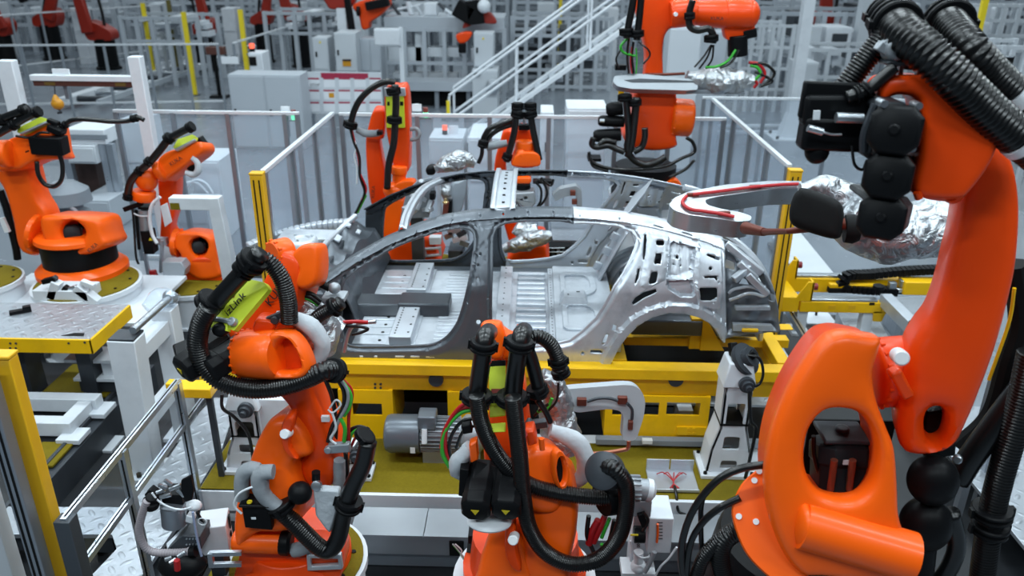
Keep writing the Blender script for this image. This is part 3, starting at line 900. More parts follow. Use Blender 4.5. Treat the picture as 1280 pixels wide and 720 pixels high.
b = B(); b.b2((pd.x - 0.08, pc.y - 0.14, za - 0.01), (pd.x + 0.10, pc.y + 0.04, za + 0.03)); b.build('foot', WHITEP, t, bevel=0.004)
b = B(); b.b2((pb.x - 0.05, pa.y - 0.12, za - 0.01), (pb.x + 0.12, pa.y + 0.08, za + 0.03)); b.build('foot', WHITEP, t, bevel=0.004)
q = PZ(126, 556, 0.02)
t = thing('anchor_foot', 'white anchor foot with black bolts on the dark floor', 'anchor foot', (q.x, q.y, 0.008))
b = B(); b.b2((q.x - 0.12, q.y - 0.10, 0.008), (q.x + 0.14, q.y + 0.12, 0.035)); b.build('plate', WHITEP, t, bevel=0.004)
b = B(); b.b2((q.x - 0.06, q.y - 0.02, 0.035), (q.x + 0.06, q.y + 0.08, 0.09)); b.build('block', WHITEP, t, bevel=0.004)
b = B(); b.cyl((q.x - 0.03, q.y + 0.02, 0.09), (q.x - 0.03, q.y + 0.02, 0.15), 0.014, n=8); b.build('anchor_bolt', BLACK, t)
b = B(); b.cyl((q.x + 0.02, q.y - 0.06, 0.035), (q.x + 0.02, q.y - 0.06, 0.06), 0.02, n=8); b.build('anchor_bolt', BLACK, t)

# white gantry stand with a clear roll on top
f = PZ(195, 590, 0.02)
zt_ = PY(160, 421, f.y).z
t = thing('gantry_stand', 'white two-legged stand with a steel bar along its top, behind the low railing', 'stand', (f.x, f.y, 0.008))
yb = f.y + 0.55
b = B(); b.frustum((f.x - 0.05, f.y, 0.04), (f.x - 0.02, f.y, zt_), 0.17, 0.17, 0.20, 0.17, up=(0, 1, 0)); b.build('front_leg', WHITEP, t, bevel=0.006)
b = B(); b.frustum((f.x + 0.02, yb, 0.04), (f.x + 0.02, yb, zt_ - 0.02), 0.15, 0.15, 0.16, 0.15, up=(0, 1, 0)); b.build('rear_leg', WHITEP, t, bevel=0.006)
b = B(); b.b2((f.x - 0.10, f.y, zt_ - 0.22), (f.x + 0.07, yb, zt_ - 0.10)); b.build('side_beam', WHITEP, t, bevel=0.006)
b = B(); b.b2((f.x - 0.06, f.y, 0.42), (f.x + 0.05, yb, 0.52)); b.build('side_beam', WHITEP, t, bevel=0.006)
b = B(); b.b2((f.x - 0.18, f.y - 0.14, 0.008), (f.x + 0.16, f.y + 0.16, 0.045)); b.build('foot_plate', WHITEP, t, bevel=0.004)
b = B(); b.b2((f.x - 0.12, yb - 0.14, 0.008), (f.x + 0.16, yb + 0.14, 0.045)); b.build('foot_plate', WHITEP, t, bevel=0.004)
b = B(); b.b2((f.x - 0.11, f.y - 0.075, zt_), (f.x + 0.07, f.y + 0.09, zt_ + 0.015)); b.build('cap_plate', DGREY, t)
b = B(); b.cyl((f.x + 0.04, f.y, zt_ + 0.05), (f.x + 0.06, yb + 0.06, zt_ + 0.05), 0.028, n=14); b.lathe((f.x + 0.06, yb - 0.0, zt_ + 0.05), (0, 1, 0), [(0, 0.04), (0.03, 0.06), (0.05, 0.06), (0.06, 0.03)], n=14); b.build('steel_bar', STEEL, t)
b = B(); b.blob([(f.x - 0.06, yb - 0.12, zt_ + 0.02), (f.x + 0.02, yb - 0.02, zt_ + 0.07), (f.x + 0.12, yb + 0.02, zt_ + 0.02)], [0.05, 0.09, 0.05], amp=0.2, n=16); b.build('clear_wrap', GLASS, t)
b = B()
for dx in (-0.08, 0.04): b.cyl((f.x + dx, f.y - 0.1, 0.045), (f.x + dx, f.y - 0.1, 0.08), 0.018, n=8)
b.build('anchor_bolt', BLACK, t)

# white portal in front of the second small robot
f = PY(283, 330, 7.35)
zt_ = PY(268, 246, 7.35).z
t = thing('portal_stand', 'white painted portal post with a short arm, before the small robot with the screwing tool', 'frame', (f.x, 7.35, 0))
b = B(); b.frustum((f.x + 0.07, 7.35, 0.0), (f.x - 0.02, 7.35, zt_), 0.15, 0.14, 0.11, 0.12, up=(0, 1, 0)); b.build('post', WHITEP, t, bevel=0.006)
b = B(); pz = PY(214, 250, 7.35); b.b2((pz.x, 7.29, zt_ - 0.12), (f.x - 0.05, 7.41, zt_ - 0.0)); b.build('arm', WHITEP, t, bevel=0.006)
b = B(); b.b2((pz.x + 0.01, 7.285, zt_ - 0.115), (pz.x + 0.10, 7.295, zt_ - 0.05)); b.build('olive_tag', OLIVE, t)
b = B(); b.b2((f.x - 0.1, 7.22, 0), (f.x + 0.25, 7.5, 0.03)); b.build('foot_plate', WHITEP, t)

# tread walkway behind the portal, inside the left cell
plate('tread_walkway', 'tread plate walkway behind the two small robots inside the fence', 'walkway', (-5.2, 8.1, 0.26), (-FX - 0.1, 8.75, 0.30), TREAD)
# ------------------------------------------------------------------ unpainted car body on its skid
YC = 6.17


def ynear(z):
    if z <= 1.5: return 5.25 + 0.02 * max(0.0, 1.05 - z) * 4
    return 5.25 + 0.33 * ((z - 1.5) / 0.55) ** 1.3


def un(px, py):
    """pixel -> (x, z) on the near body side"""
    y = 5.3
    for _ in range(14):
        p = PY(px, py, y)
        y = 0.5 * y + 0.5 * ynear(p.z)
    return V((p.x, p.z))


def segd(p, a, b):
    d = b - a
    t = max(0.0, min(1.0, (p - a).dot(d) / max(1e-12, d.length_squared)))
    return (p - (a + d * t)).length


def loopd(p, loop, closed=True):
    n = len(loop)
    return min(segd(p, loop[i], loop[(i + 1) % n]) for i in range(n if closed else n - 1))


def inside(p, loop):
    c = False; n = len(loop)
    for i in range(n):
        a, b = loop[i], loop[i - 1]
        if (a.y > p.y) != (b.y > p.y) and p.x < (b.x - a.x) * (p.y - a.y) / (b.y - a.y) + a.x:
            c = not c
    return c


def dens(loop, step):
    out = []
    n = len(loop)
    for i in range(n):
        a, b = loop[i], loop[(i + 1) % n]
        k = max(1, int((b - a).length / step))
        out += [a.lerp(b, j / k) for j in range(k)]
    return out


def smooth2(loop, n=5):
    """closed Catmull-Rom in 2-D"""
    out = []; m = len(loop)
    for i in range(m):
        a, b, c, d = loop[i - 1], loop[i], loop[(i + 1) % m], loop[(i + 2) % m]
        for k in range(n):
            t = k / n
            out.append(0.5 * ((2 * b) + (c - a) * t + (2 * a - 5 * b + 4 * c - d) * t * t + (3 * b - a - 3 * c + d) * t ** 3))
    return out


def sheet_data(outer, holes, grid, rows=(0.012, 0.024, 0.034, 0.048), extra=()):
    es = min(grid, 0.022)
    outer = dens(outer, es)
    holes = [dens(h, es) for h in holes]
    verts = []; edges = []
    for l in [outer] + holes:
        k = len(verts); m = len(l)
        verts += l
        edges += [(k + i, k + (i + 1) % m) for i in range(m)]
    loops = [outer] + holes + list(extra)
    ext = [dens(e, grid) for e in extra]
    dmax = max(rows) + grid * 0.5

    def free(p):
        return inside(p, outer) and not any(inside(p, h) for h in holes)
    cand = []
    for l, ds, big in [(outer, rows, 1)] + [(h, rows if len(h) > 40 else (0.010,), len(h) > 40) for h in holes] + [(e, (-0.007, 0.0), 1) for e in ext]:
        m = len(l)
        for i in range(m):
            tv = l[(i + 1) % m] - l[i - 1]
            if tv.length < 1e-9: continue
            nv = V((-tv.y, tv.x)).normalized()
            for d in ds:
                for sg in ((1, -1) if d > 0 else (1,)):
                    p = l[i] + nv * (sg * abs(d))
                    if free(p): cand.append((abs(d), p, l))
    cell = {}
    def put(p, r):
        k = (int(p.x / 0.02), int(p.y / 0.02))
        for a in (-1, 0, 1):
            for b_ in (-1, 0, 1):
                for q in cell.get((k[0] + a, k[1] + b_), ()):
                    if (q - p).length < r: return False
        cell.setdefault(k, []).append(p); return True
    for p in verts: put(p, 0.0)
    for d, p, l in sorted(cand, key=lambda c: c[0]):
        if put(p, 0.0055): verts.append(p)
    x0, x1 = min(p.x for p in outer), max(p.x for p in outer)
    y0, y1 = min(p.y for p in outer), max(p.y for p in outer)
    j = 0; y = y0
    while y < y1:
        x = x0 + (grid / 2 if j % 2 else 0)
        while x < x1:
            p = V((x, y))
            if free(p) and put(p, grid * 0.5): verts.append(p)
            x += grid
        y += grid * 0.87; j += 1
    r = delaunay_2d_cdt(verts, edges, [], 1, 1e-6)
    vo, fo = r[0], r[2]
    faces = []
    for f in fo:
        c = sum((vo[i] for i in f), V((0, 0))) / len(f)
        if inside(c, outer) and not any(inside(c, h) for h in holes):
            faces.append(f)
    return vo, faces


def sheet(name, m, parent, data, fn, mirror=False, thick=0.012, smooth=40):
    vo, fo = data
    b = B()
    vs = []
    for p in vo:
        q = fn(p)
        if mirror: q = V((q.x, 2 * YC - q.y, q.z))
        vs.append(b.bm.verts.new(q))
    for f in fo: b.face([vs[i] for i in f])
    loose = [v for v in b.bm.verts if not v.link_faces]
    bmesh.ops.delete(b.bm, geom=loose, context='VERTS')
    o = b.build(name, m, parent, smooth=smooth)
    # outward normals, then thickness towards the cabin
    me = o.data
    s = sum(p.normal.y * p.area for p in me.polygons)
    want = 1 if mirror else -1
    if s * want < 0: me.flip_normals()
    md = o.modifiers.new('gauge', 'SOLIDIFY'); md.thickness = thick; md.offset = -1.0
    return o


car = thing('car_body', 'bare grey sheet-metal car body shell without doors, standing on the yellow carriage', 'car body', (-0.1, YC, 0.85))

A_ = lambda L: [un(*p) for p in L]
dark_outer = A_([(396, 352), (412, 341), (442, 321), (480, 300), (520, 283), (555, 272), (592, 266), (642, 263.5), (680, 262.5), (717, 263),
                 (717, 281), (700, 278), (655, 278), (632, 281), (621, 287), (616.5, 298), (616, 320), (616, 345), (615, 375), (615, 400), (617, 422), (622, 434),
                 (622, 461), (590, 462), (520, 460), (440, 457), (402, 455), (398, 420), (395, 380)])
front_hole = smooth2(A_([(434, 349), (455, 333), (492, 312), (530, 297), (562, 288.5), (578, 287), (588, 290.5), (591.5, 300), (589, 330), (582, 365), (574, 395), (566, 412), (553, 426), (535, 433), (500, 434.5),
                         (450, 435), (434, 432), (428, 420), (426, 395), (427, 370), (429, 357)]), 3)


def dot(px, py, r=2.0, k=8, ry=None):
    ry = r if ry is None else ry
    return A_([(px + r * cos(2 * pi * i / k), py + ry * sin(2 * pi * i / k)) for i in range(k)])


b_dots = [dot(598, 402, 3, ry=3.2), dot(597, 332, 1.6), dot(597.5, 349, 2), dot(600, 318, 1.5), dot(565, 276.5, 1.2), dot(600, 270.5, 1.4), dot(629, 268.5, 1.4), dot(660, 267.5, 1.4), dot(692, 267.3, 1.4), dot(520, 290.5, 1.2)] + [dot(x, 456.5, 1.0, 6) for x in range(450, 612, 18)]
dark_top = A_([(396, 352), (412, 341), (442, 321), (480, 300), (520, 283), (555, 272), (592, 266), (642, 263.5), (680, 262.5), (717, 263)])
b_emb = A_([(590, 320), (604, 300), (608, 306), (607, 355), (592, 357), (587, 350)])
rear_edge = A_([(717, 281), (700, 278), (655, 278), (632, 281), (621, 287), (616.5, 298), (616, 320), (616, 345), (615, 375), (615, 400), (617, 422), (622, 434)])


def sst(a, b, x):
    t = max(0.0, min(1.0, (x - a) / (b - a)))
    return t * t * (3 - 2 * t)


def dark_fn(p):
    dh = min(loopd(p, front_hole), loopd(p, rear_edge, False))
    dt = loopd(p, dark_top, False)
    y = ynear(p.y)
    y += 0.030 * (1 - sst(0.022, 0.034, dh))          # recessed door flange
    y += 0.10 * max(0.0, 1 - dt / 0.042) ** 1.6        # rolled top of the rail
    if 0.048 < dt < 0.085 and dh > 0.02: y += 0.018    # gutter
    if inside(p, b_emb): y += 0.007 * sst(0, 0.009, loopd(p, b_emb))
    y -= 0.010 * sst(0.0, 0.03, dh - 0.05)
    z = p.y
    return V((p.x, y, z))


dd = sheet_data(dark_outer, [front_hole] + b_dots, 0.020, rows=(0.010, 0.020, 0.030, 0.042, 0.052, 0.068, 0.084, 0.094), extra=[b_emb])
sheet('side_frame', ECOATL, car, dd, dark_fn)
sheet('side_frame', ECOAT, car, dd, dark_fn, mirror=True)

q_arch = A_([(904, 429), (898, 421), (893, 412), (885, 403), (872, 396), (855, 391.5), (835, 390.5), (815, 396), (798, 406), (784, 420), (773, 436), (766, 450), (761, 461)])
q_door = A_([(632, 436), (660, 435), (690, 432), (712, 427), (728, 415), (745, 399), (757, 380), (767, 360), (777, 345), (786, 328), (793, 312), (796, 300), (790, 292), (775, 286), (750, 282), (717, 281)])
q_top = A_([(717, 263), (755, 266), (785, 269.5), (820, 276), (855, 285), (885, 294), (907, 302)])
q_outer = q_top + A_([(906, 330), (907, 370), (908, 410)]) + q_arch + A_([(752, 463), (700, 463.5), (640, 463), (622, 462), (622, 436)]) + q_door
RR = lambda x0, y0, x1, y1: A_([(x0 + 1.5, y0), (x1 - 1.5, y0), (x1, y0 + 1.5), (x1, y1 - 1.5), (x1 - 1.5, y1), (x0 + 1.5, y1), (x0, y1 - 1.5), (x0, y0 + 1.5)])
q_holes = [RR(820, 299.5, 830, 306), A_([(819.5, 316), (826, 315.5), (827, 318), (825.5, 329), (818, 329.5), (817.5, 327)]), A_([(814, 339.5), (821, 338.5), (822, 341), (820, 353), (812, 354.5), (810.5, 352)]),
           A_([(789.5, 379), (792, 381.5), (806, 372.5), (821, 365), (820, 361), (804, 365.5), (794, 372)]), RR(873.5, 358.5, 896, 375), A_([(880, 344), (896, 343.5), (897.5, 347), (895, 350), (892, 346.5), (880, 346.5)]),
           A_([(882.5, 317), (885, 316), (898, 320.5), (899, 324), (896, 324), (884, 319)]), dot(887.5, 334.5, 2.2), dot(847.5, 323.5, 2.6), dot(852, 335, 1.0), dot(843, 333, 0.9), dot(891, 377.5, 1.0), dot(872, 361, 0.9), dot(898, 352, 0.9),
           A_([(805.5, 293), (808, 292.5), (808.5, 300), (805.5, 324), (803.5, 325), (804, 312)]), A_([(797.5, 336), (800, 335), (798, 348), (795, 354.5), (793.5, 353)]),
           A_([(766.5, 405.5), (771, 407), (769, 414), (764.5, 412.5)]), A_([(757, 418.5), (761, 417.5), (758, 427), (754, 432), (751.5, 430.5)]), dot(728.5, 441.5, 2.2), A_([(738, 437.5), (753, 438), (753, 442), (738, 441.5)]),
           A_([(817, 281), (830, 284.5), (830, 286), (817, 282.5)]), A_([(853, 290), (866, 294), (866, 295.5), (853, 291.5)]), dot(725, 270, 1.2), dot(775, 274, 1.2)]
q_panel = A_([(838, 300), (870, 309), (866, 345), (858, 350), (833, 348)])
q_pane2 = A_([(832, 351), (866, 350), (870, 372), (850, 372), (835, 362)])
q_pil = A_([(812, 290), (836, 296), (832, 350), (808, 362), (800, 356)])
q_rear = A_([(874, 303), (903, 312), (901, 388), (872, 384), (868, 340)])


def q_fn(p):
    y = ynear(p.y)
    dh = loopd(p, q_door, False); dt = loopd(p, q_top, False); da = loopd(p, q_arch, False)
    y += 0.030 * (1 - sst(0.022, 0.034, dh))
    y += 0.10 * max(0.0, 1 - dt / 0.042) ** 1.6
    if 0.05 < dt < 0.085 and dh > 0.02: y += 0.012
    y -= 0.035 * (1 - sst(0.07, 0.09, da)) * sst(0.0, 0.012, da)
    for poly, dep in ((q_panel, 0.045), (q_pane2, 0.04), (q_pil, -0.012), (q_rear, -0.018)):
        if inside(p, poly): y += dep * sst(0, 0.009, loopd(p, poly))
    if inside(p, q_panel):
        y -= 0.012 * (1 if int((p.x + 9) / 0.035) % 2 else 0)
    return V((p.x, y, p.y))


qd = sheet_data(q_outer, q_holes, 0.020, rows=(0.010, 0.020, 0.030, 0.042, 0.052, 0.070, 0.088), extra=[q_panel, q_pane2, q_pil, q_rear])
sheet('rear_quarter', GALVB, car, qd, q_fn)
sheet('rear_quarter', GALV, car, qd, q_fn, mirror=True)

# dark sheet added behind the quarter openings so they read as shaded
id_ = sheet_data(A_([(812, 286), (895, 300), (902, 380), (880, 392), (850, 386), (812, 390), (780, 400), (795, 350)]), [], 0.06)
sheet('quarter_hole_shade', ECOAT, car, id_, lambda p: V((p.x, ynear(p.y) + 0.13, p.y)))
# recessed tail corner
t_outer = A_([(905, 301), (925, 311), (945, 328), (960, 346), (970, 368), (976, 395), (977, 417), (975, 420), (940, 422), (915, 426), (908, 428), (906, 400), (905, 350)])
t_holes = [A_([(906.5, 331), (912, 330), (923, 335), (922, 345), (908, 341)]), A_([(933, 354), (938, 357), (941, 363), (928, 363)]), RR(965, 372, 972, 384),
           A_([(946, 345), (952, 352), (957, 360), (951, 360)])]
td = sheet_data(t_outer, t_holes, 0.022)


def t_fn(p):
    dt = loopd(p, t_outer)
    y = ynear(p.y) + 0.11 - 0.05 * (1 - sst(0.0, 0.05, dt)) + 0.03 * sin(p.x * 38) * sin(p.y * 30) * 0.4
    return V((p.x, y, p.y))


sheet('tail_corner', TAIL, car, td, t_fn)
sheet('tail_corner', GALV, car, td, t_fn, mirror=True)


def on_side(px, py, dy=0.0):
    q = un(px, py)
    return V((q.x, ynear(q.y) + dy, q.y))


b = B()
b.tube([on_side(x, y, 0.06) for x, y in ((913, 371), (920, 366), (938, 362.5), (950, 365), (960, 363))], 0.012, n=8)
b.tube([on_side(x, y, 0.04) for x, y in ((913, 378), (922, 375), (935, 370), (945, 370), (955, 373), (961, 370))], 0.012, n=8)
b.build('bracket_rod', GALV, car)
b = B(); b.prism([on_side(x, y, 0.04) for x, y in ((921, 386.5), (965, 386.5), (965, 391), (921, 391))], (0, 0.04, 0)); b.prism([on_side(x, y, 0.05) for x, y in ((918, 409), (968, 411), (970, 418), (918, 418))], (0, 0.04, 0))
b.build('bumper_bracket', GALVB, car, bevel=0.004)
b = B(); b.bar(on_side(927, 412.5, 0.0), on_side(948, 413, 0.0), 0.03, 0.03)
b.build('locating_pad', YELLOW, car, bevel=0.012)
b = B()
for (x0, y0, x1, y1) in ((909, 306, 955, 345), (925, 330, 948, 352), (918, 352, 940, 337), (936, 345, 962, 372)):
    b.bar(on_side(x0, y0, 0.03), on_side(x1, y1, 0.05), 0.05, 0.05)
b.build('tail_brace', GALVB, car, bevel=0.008)

# silver strip along the sill
b = B()
s0, s1 = on_side(446, 461, -0.012), on_side(590, 466, -0.012)
hx = []
loop = [V((s0.x, s0.y, 0.845)), V((s1.x, s0.y, 0.845)), V((s1.x, s0.y, 0.93)), V((s0.x, s0.y, 0.93))]
holes = [circle((s0.x + (s1.x - s0.x) * t, s0.y, 0.885), (0, 1, 0), 0.009, 8) for t in (0.03, 0.13, 0.27, 0.41, 0.55, 0.68, 0.82, 0.95)]
b.prism(loop, (0, 0.01, 0), holes); b.build('sill_strip', GALVB, car)
for yy in (5.36, 2 * YC - 5.36):
    b = B(); b.b2((on_side(402, 455).x, yy - 0.06, 0.86), (on_side(752, 462).x, yy + 0.06, 0.985))
    b.build('sill_box', ECOATL, car, bevel=0.012)
b = B()
for px in (500, 519, 538, 452, 470):
    c = on_side(px, 445.5, -0.004); b.box(c, (0.075 if px > 490 else 0.03, 0.012, 0.02))
b.build('sill_clip', GALVB, car, bevel=0.008)

# ---- floor
ZF = 0.98
fy0, fy1 = 5.40, 2 * YC - 5.40
xa, xb_, xc = PZ(432, 434, ZF).x - 0.05, PZ(622, 434, ZF).x, PZ(752, 434, ZF).x
b = B()
b.b2((xa, fy0, ZF - 0.02), (xb_, fy1, ZF))
for k in range(9):
    for side in (0, 1):
        yy = (fy0 + 0.12 + k * 0.065) if not side else (fy1 - 0.12 - k * 0.065)
        b.b2((PZ(545, 410, ZF).x, yy - 0.012, ZF), (PZ(545, 410, ZF).x + 0.28, yy + 0.012, ZF + 0.008))
        if k % 2: b.b2((xa + 0.12, yy - 0.012, ZF), (xa + 0.42, yy + 0.012, ZF + 0.008))
b.build('front_floor_panel', GALVB, car, bevel=0.004)
b = B()
cx = PZ(500, 432, ZF).x
for lo, hi in ((fy0, YC - 0.14), (YC + 0.14, fy1)):
    b.b2((cx - 0.085, lo, ZF), (cx + 0.085, hi, ZF + 0.075))
    b.b2((cx - 0.11, lo, ZF), (cx + 0.11, hi, ZF + 0.012))
b.build('seat_crossmember', GALV, car, bevel=0.012)
b = B()
for i in range(12):
    for lo in (fy0 + 0.06, YC + 0.2):
        b.cyl((cx - 0.045, lo + i * 0.046, ZF + 0.0755), (cx - 0.045, lo + i * 0.046, ZF + 0.078), 0.007, n=8)
    if i % 3 == 0:
        for lo in (fy0 + 0.08, YC + 0.2):
            b.cyl((cx - 0.17, lo + i * 0.046, ZF), (cx - 0.17, lo + i * 0.046, ZF + 0.004), 0.013, n=10)
            b.cyl((cx + 0.055, lo + i * 0.046, ZF + 0.0755), (cx + 0.055, lo + i * 0.046, ZF + 0.078), 0.009, n=8)
b.build('plug_hole', MATTE, car)
b = B()
yt = YC - 0.10
b.prism([(xa - 0.1, yt - 0.17, ZF), (xa - 0.1, yt + 0.17, ZF), (xa - 0.1, yt + 0.11, ZF + 0.085), (xa - 0.1, yt - 0.11, ZF + 0.085)], (cx + 0.02 - xa, 0, 0))
b.prism([(cx - 0.10, yt - 0.16, ZF), (cx - 0.10, yt + 0.16, ZF), (cx - 0.10, yt + 0.12, ZF + 0.10), (cx - 0.10, yt - 0.12, ZF + 0.10)], (0.42, 0, 0))
b.build('tunnel', ECOAT, car, bevel=0.012)
# toe board and bulkhead
b = B()
xt = xa - 0.03
b.prism([(xt, fy0 - 0.08, ZF - 0.02), (xt + 0.12, fy0 - 0.08, ZF), (xt - 0.16, fy0 - 0.08, ZF + 0.30), (xt - 0.18, fy0 - 0.08, ZF + 0.40), (xt - 0.21, fy0 - 0.08, ZF + 0.40), (xt - 0.20, fy0 - 0.08, ZF + 0.28)], (0, fy1 - fy0 + 0.16, 0))
b.build('bulkhead', ECOAT, car, bevel=0.01)
# rear floor with cross ribs, seat pan
b = B()
r0, r1 = PZ(618, 420, ZF).x, PZ(688, 420, ZF).x
b.b2((r0, fy0, ZF - 0.02), (r1 + 0.05, fy1, ZF))
n = 13
for k in range(n):
    yy = fy0 + 0.10 + k * (fy1 - fy0 - 0.2) / (n - 1)
    b.bar((r0 + 0.16, yy, ZF + 0.004), (r1 - 0.03, yy, ZF + 0.004), 0.055, 0.05)
b.build('rear_floor_panel', GALVB, car, bevel=0.018, seg=3)
b = B()
b.m(GALV); b.b2((r0 + 0.0, fy0, ZF), (r0 + 0.11, fy1, ZF + 0.05)); b.b2((r1 - 0.005, fy0, ZF), (r1 + 0.04, fy1, ZF + 0.035))
b.m(DGREY)
for k in range(26):
    yy = fy0 + 0.05 + k * (fy1 - fy0 - 0.1) / 25
    b.cyl((r1 + 0.017, yy, ZF + 0.035), (r1 + 0.017, yy, ZF + 0.038), 0.006, n=7)
    if k % 2: b.cyl((r0 + 0.05, yy, ZF + 0.05), (r0 + 0.05, yy, ZF + 0.053), 0.008, n=7)
b.build('heel_board', None, car, bevel=0.004)
zp = ZF + 0.06
p0, p1 = r1 + 0.04, PZ(756, 405, zp).x
b = B()
b.b2((p0, fy0, ZF - 0.02), (p1 + 0.1, fy1, zp))
for yy in (YC - 0.33, YC + 0.33):
    L = rounded([(p0 + 0.06, yy - 0.26, zp), (p1 - 0.1, yy - 0.26, zp), (p1 - 0.02, yy - 0.14, zp), (p1 - 0.02, yy + 0.14, zp), (p1 - 0.1, yy + 0.26, zp), (p0 + 0.06, yy + 0.26, zp)], 0.07)
    I = rounded([(p0 + 0.10, yy - 0.20, zp), (p1 - 0.12, yy - 0.20, zp), (p1 - 0.07, yy - 0.10, zp), (p1 - 0.07, yy + 0.10, zp), (p1 - 0.12, yy + 0.20, zp), (p0 + 0.10, yy + 0.20, zp)], 0.06)
    b.prism(L, (0, 0, 0.02), [I])
b.build('seat_pan', GALVB, car, bevel=0.008)
b = B()
c0 = PZ(718, 385, zp)
b.m(GALVB); b.frustum((c0.x, YC - 0.02, zp), (c0.x, YC - 0.02, zp + 0.075), 0.24, 0.22, 0.17, 0.15, up=(0, 1, 0))
b.m(MATTE); b.b2((c0.x + 0.02, YC + 0.0, zp + 0.075), (c0.x + 0.05, YC + 0.02, zp + 0.077)); b.cyl((c0.x - 0.05, YC - 0.05, zp + 0.075), (c0.x - 0.05, YC - 0.05, zp + 0.078), 0.008)
b.build('pan_cover', None, car, bevel=0.004)
# inclined rear seat back
b = B()
x0, x1 = p1 - 0.02, PY(788, 300, 6.9).x - 0.08
prof = [(x0, ZF), (x0 + 0.03, ZF), (x1 + 0.03, 1.52), (x1 + 0.25, 1.56), (x1 + 0.25, 1.53), (x1, 1.49)]
for lo, hi in ((fy0 + 0.02, fy0 + 0.34), (fy1 - 0.34, fy1 - 0.02)):
    b.prism([(x, lo, z) for x, z in prof], (0, hi - lo, 0))
b.prism([(x, fy0, z) for x, z in [(x1 + 0.05, 1.5), (x1 + 0.32, 1.55), (x1 + 0.32, 1.52), (x1 + 0.05, 1.46)]], (0, fy1 - fy0, 0))
b.build('seat_back_panel', GALV, car, bevel=0.01)
b = B()
for yy in (fy1 - 0.18,):
    d = V((x1 - x0, 0, 1.5 - ZF)).normalized()
    for t in (0.15, 0.42, 0.66):
        b.bar(V((x0, yy, ZF)) + d * (t) * 0.62 + V((-0.002, 0, 0.012)), V((x0, yy, ZF)) + d * (t + 0.13) * 0.62 + V((-0.002, 0, 0.012)), 0.12, 0.03, up=(0, 1, 0))
b.build('panel_rib', GALV, car, bevel=0.012)
# wheel houses (inner), boot floor, rear rails, tail panel
arc = PY(835, 440, 5.5)
zb = 0.93
for yy, s in ((2 * YC - 5.42, -1),):
    b = B()
    cx2 = on_side(835, 440).x
    R = []
    for k in range(5):
        t = k / 4
        r = 0.34 - 0.10 * t * t
        R.append([V((cx2 + r * cos(pi * i / 16), yy + s * 0.30 * t, 0.92 + r * 1.04 * sin(pi * i / 16))) for i in range(17)])
    for a, c in zip(R, R[1:]):
        va = [b.bm.verts.new(p) for p in a]; vb = [b.bm.verts.new(p) for p in c]
        for i in range(16): b.face([va[i], va[i + 1], vb[i + 1], vb[i]])
    o = b.build('wheel_house', GALV, car)
    md = o.modifiers.new('gauge', 'SOLIDIFY'); md.thickness = 0.01
xe = on_side(974, 410).x
b = B()
b.b2((p1 + 0.35, fy0 + 0.38, 1.12), (xe - 0.05, fy1 - 0.38, 1.15))
for k in range(5): b.b2((p1 + 0.4, fy0 + 0.42 + k * 0.17, 1.15), (xe - 0.15, fy0 + 0.48 + k * 0.17, 1.162))
b.build('boot_floor', GALV, car, bevel=0.006)
b = B()
b.b2((xe - 0.06, fy0 + 0.1, 1.02), (xe - 0.02, fy1 - 0.1, 1.42)); b.b2((xe - 0.10, fy0 + 0.05, 1.40), (xe + 0.0, fy1 - 0.05, 1.46))
b.build('tail_panel', GALV, car, bevel=0.012)
for yy in (fy0 + 0.30, fy1 - 0.30): b = B(); b.b2((p1 + 0.2, yy - 0.05, 0.98), (xe - 0.02, yy + 0.05, 1.11)); b.build('rear_rail', ECOATL, car, bevel=0.012)
# rear lamp-side flange: curved gutter from the rear roof corner to the tail, both sides
for s in (0, 1):
    b = B()
    pts = []
    for px, py in ((893, 297), (915, 305), (938, 322), (956, 343), (968, 368), (975, 395)):
        q = on_side(px, py, 0.16)
        pts.append(q if not s else V((q.x, 2 * YC - q.y, q.z)))
    b.tube(pts, 0.03, n=8); b.build('boot_gutter', GALV, car)

# ---- roof: bows between the rails
rail = lambda px: on_side(px, 266, 0.06)


def bow(name, px0, px1, m, drop=0.0, holes=True):
    a0, a1 = rail(px0), rail(px1)
    n = 12; b = B()
    va, vb = [], []
    for i in range(n + 1):
        t = i / n
        y = (a0.y) * (1 - t) + (2 * YC - a0.y) * t
        z = min(a0.z, a1.z) + 0.02 + 0.05 * sin(pi * t) - drop
        va.append((a0.x, y, z)); vb.append((a1.x, y, z))
    prof = [(0, 0), (0.18, 0), (0.24, -0.018), (0.76, -0.018), (0.82, 0), (1, 0)]
    G = [[b.bm.verts.new(V(p).lerp(V(q), u) + V((0, 0, dz))) for u, dz in prof] for p, q in zip(va, vb)]
    for r0_, r1_ in zip(G, G[1:]):
        for j in range(len(prof) - 1): b.face([r0_[j], r0_[j + 1], r1_[j + 1], r1_[j]])
    o = b.build(name, m, car)
    md = o.modifiers.new('gauge', 'SOLIDIFY'); md.thickness = 0.012
    if holes:
        b = B()
        for t in (0.12, 0.24, 0.36, 0.48, 0.6, 0.72, 0.84):
            y = (a0.y) * (1 - t) + (2 * YC - a0.y) * t
            z = min(a0.z, a1.z) + 0.02 + 0.05 * sin(pi * t) - drop
            b.box(((a0.x + a1.x) / 2, y, z - 0.017), (0.022, 0.03, 0.004))
        b.build('bow_hole', MATTE, o)
    return o


bow('roof_bow', 612, 644, GALV)
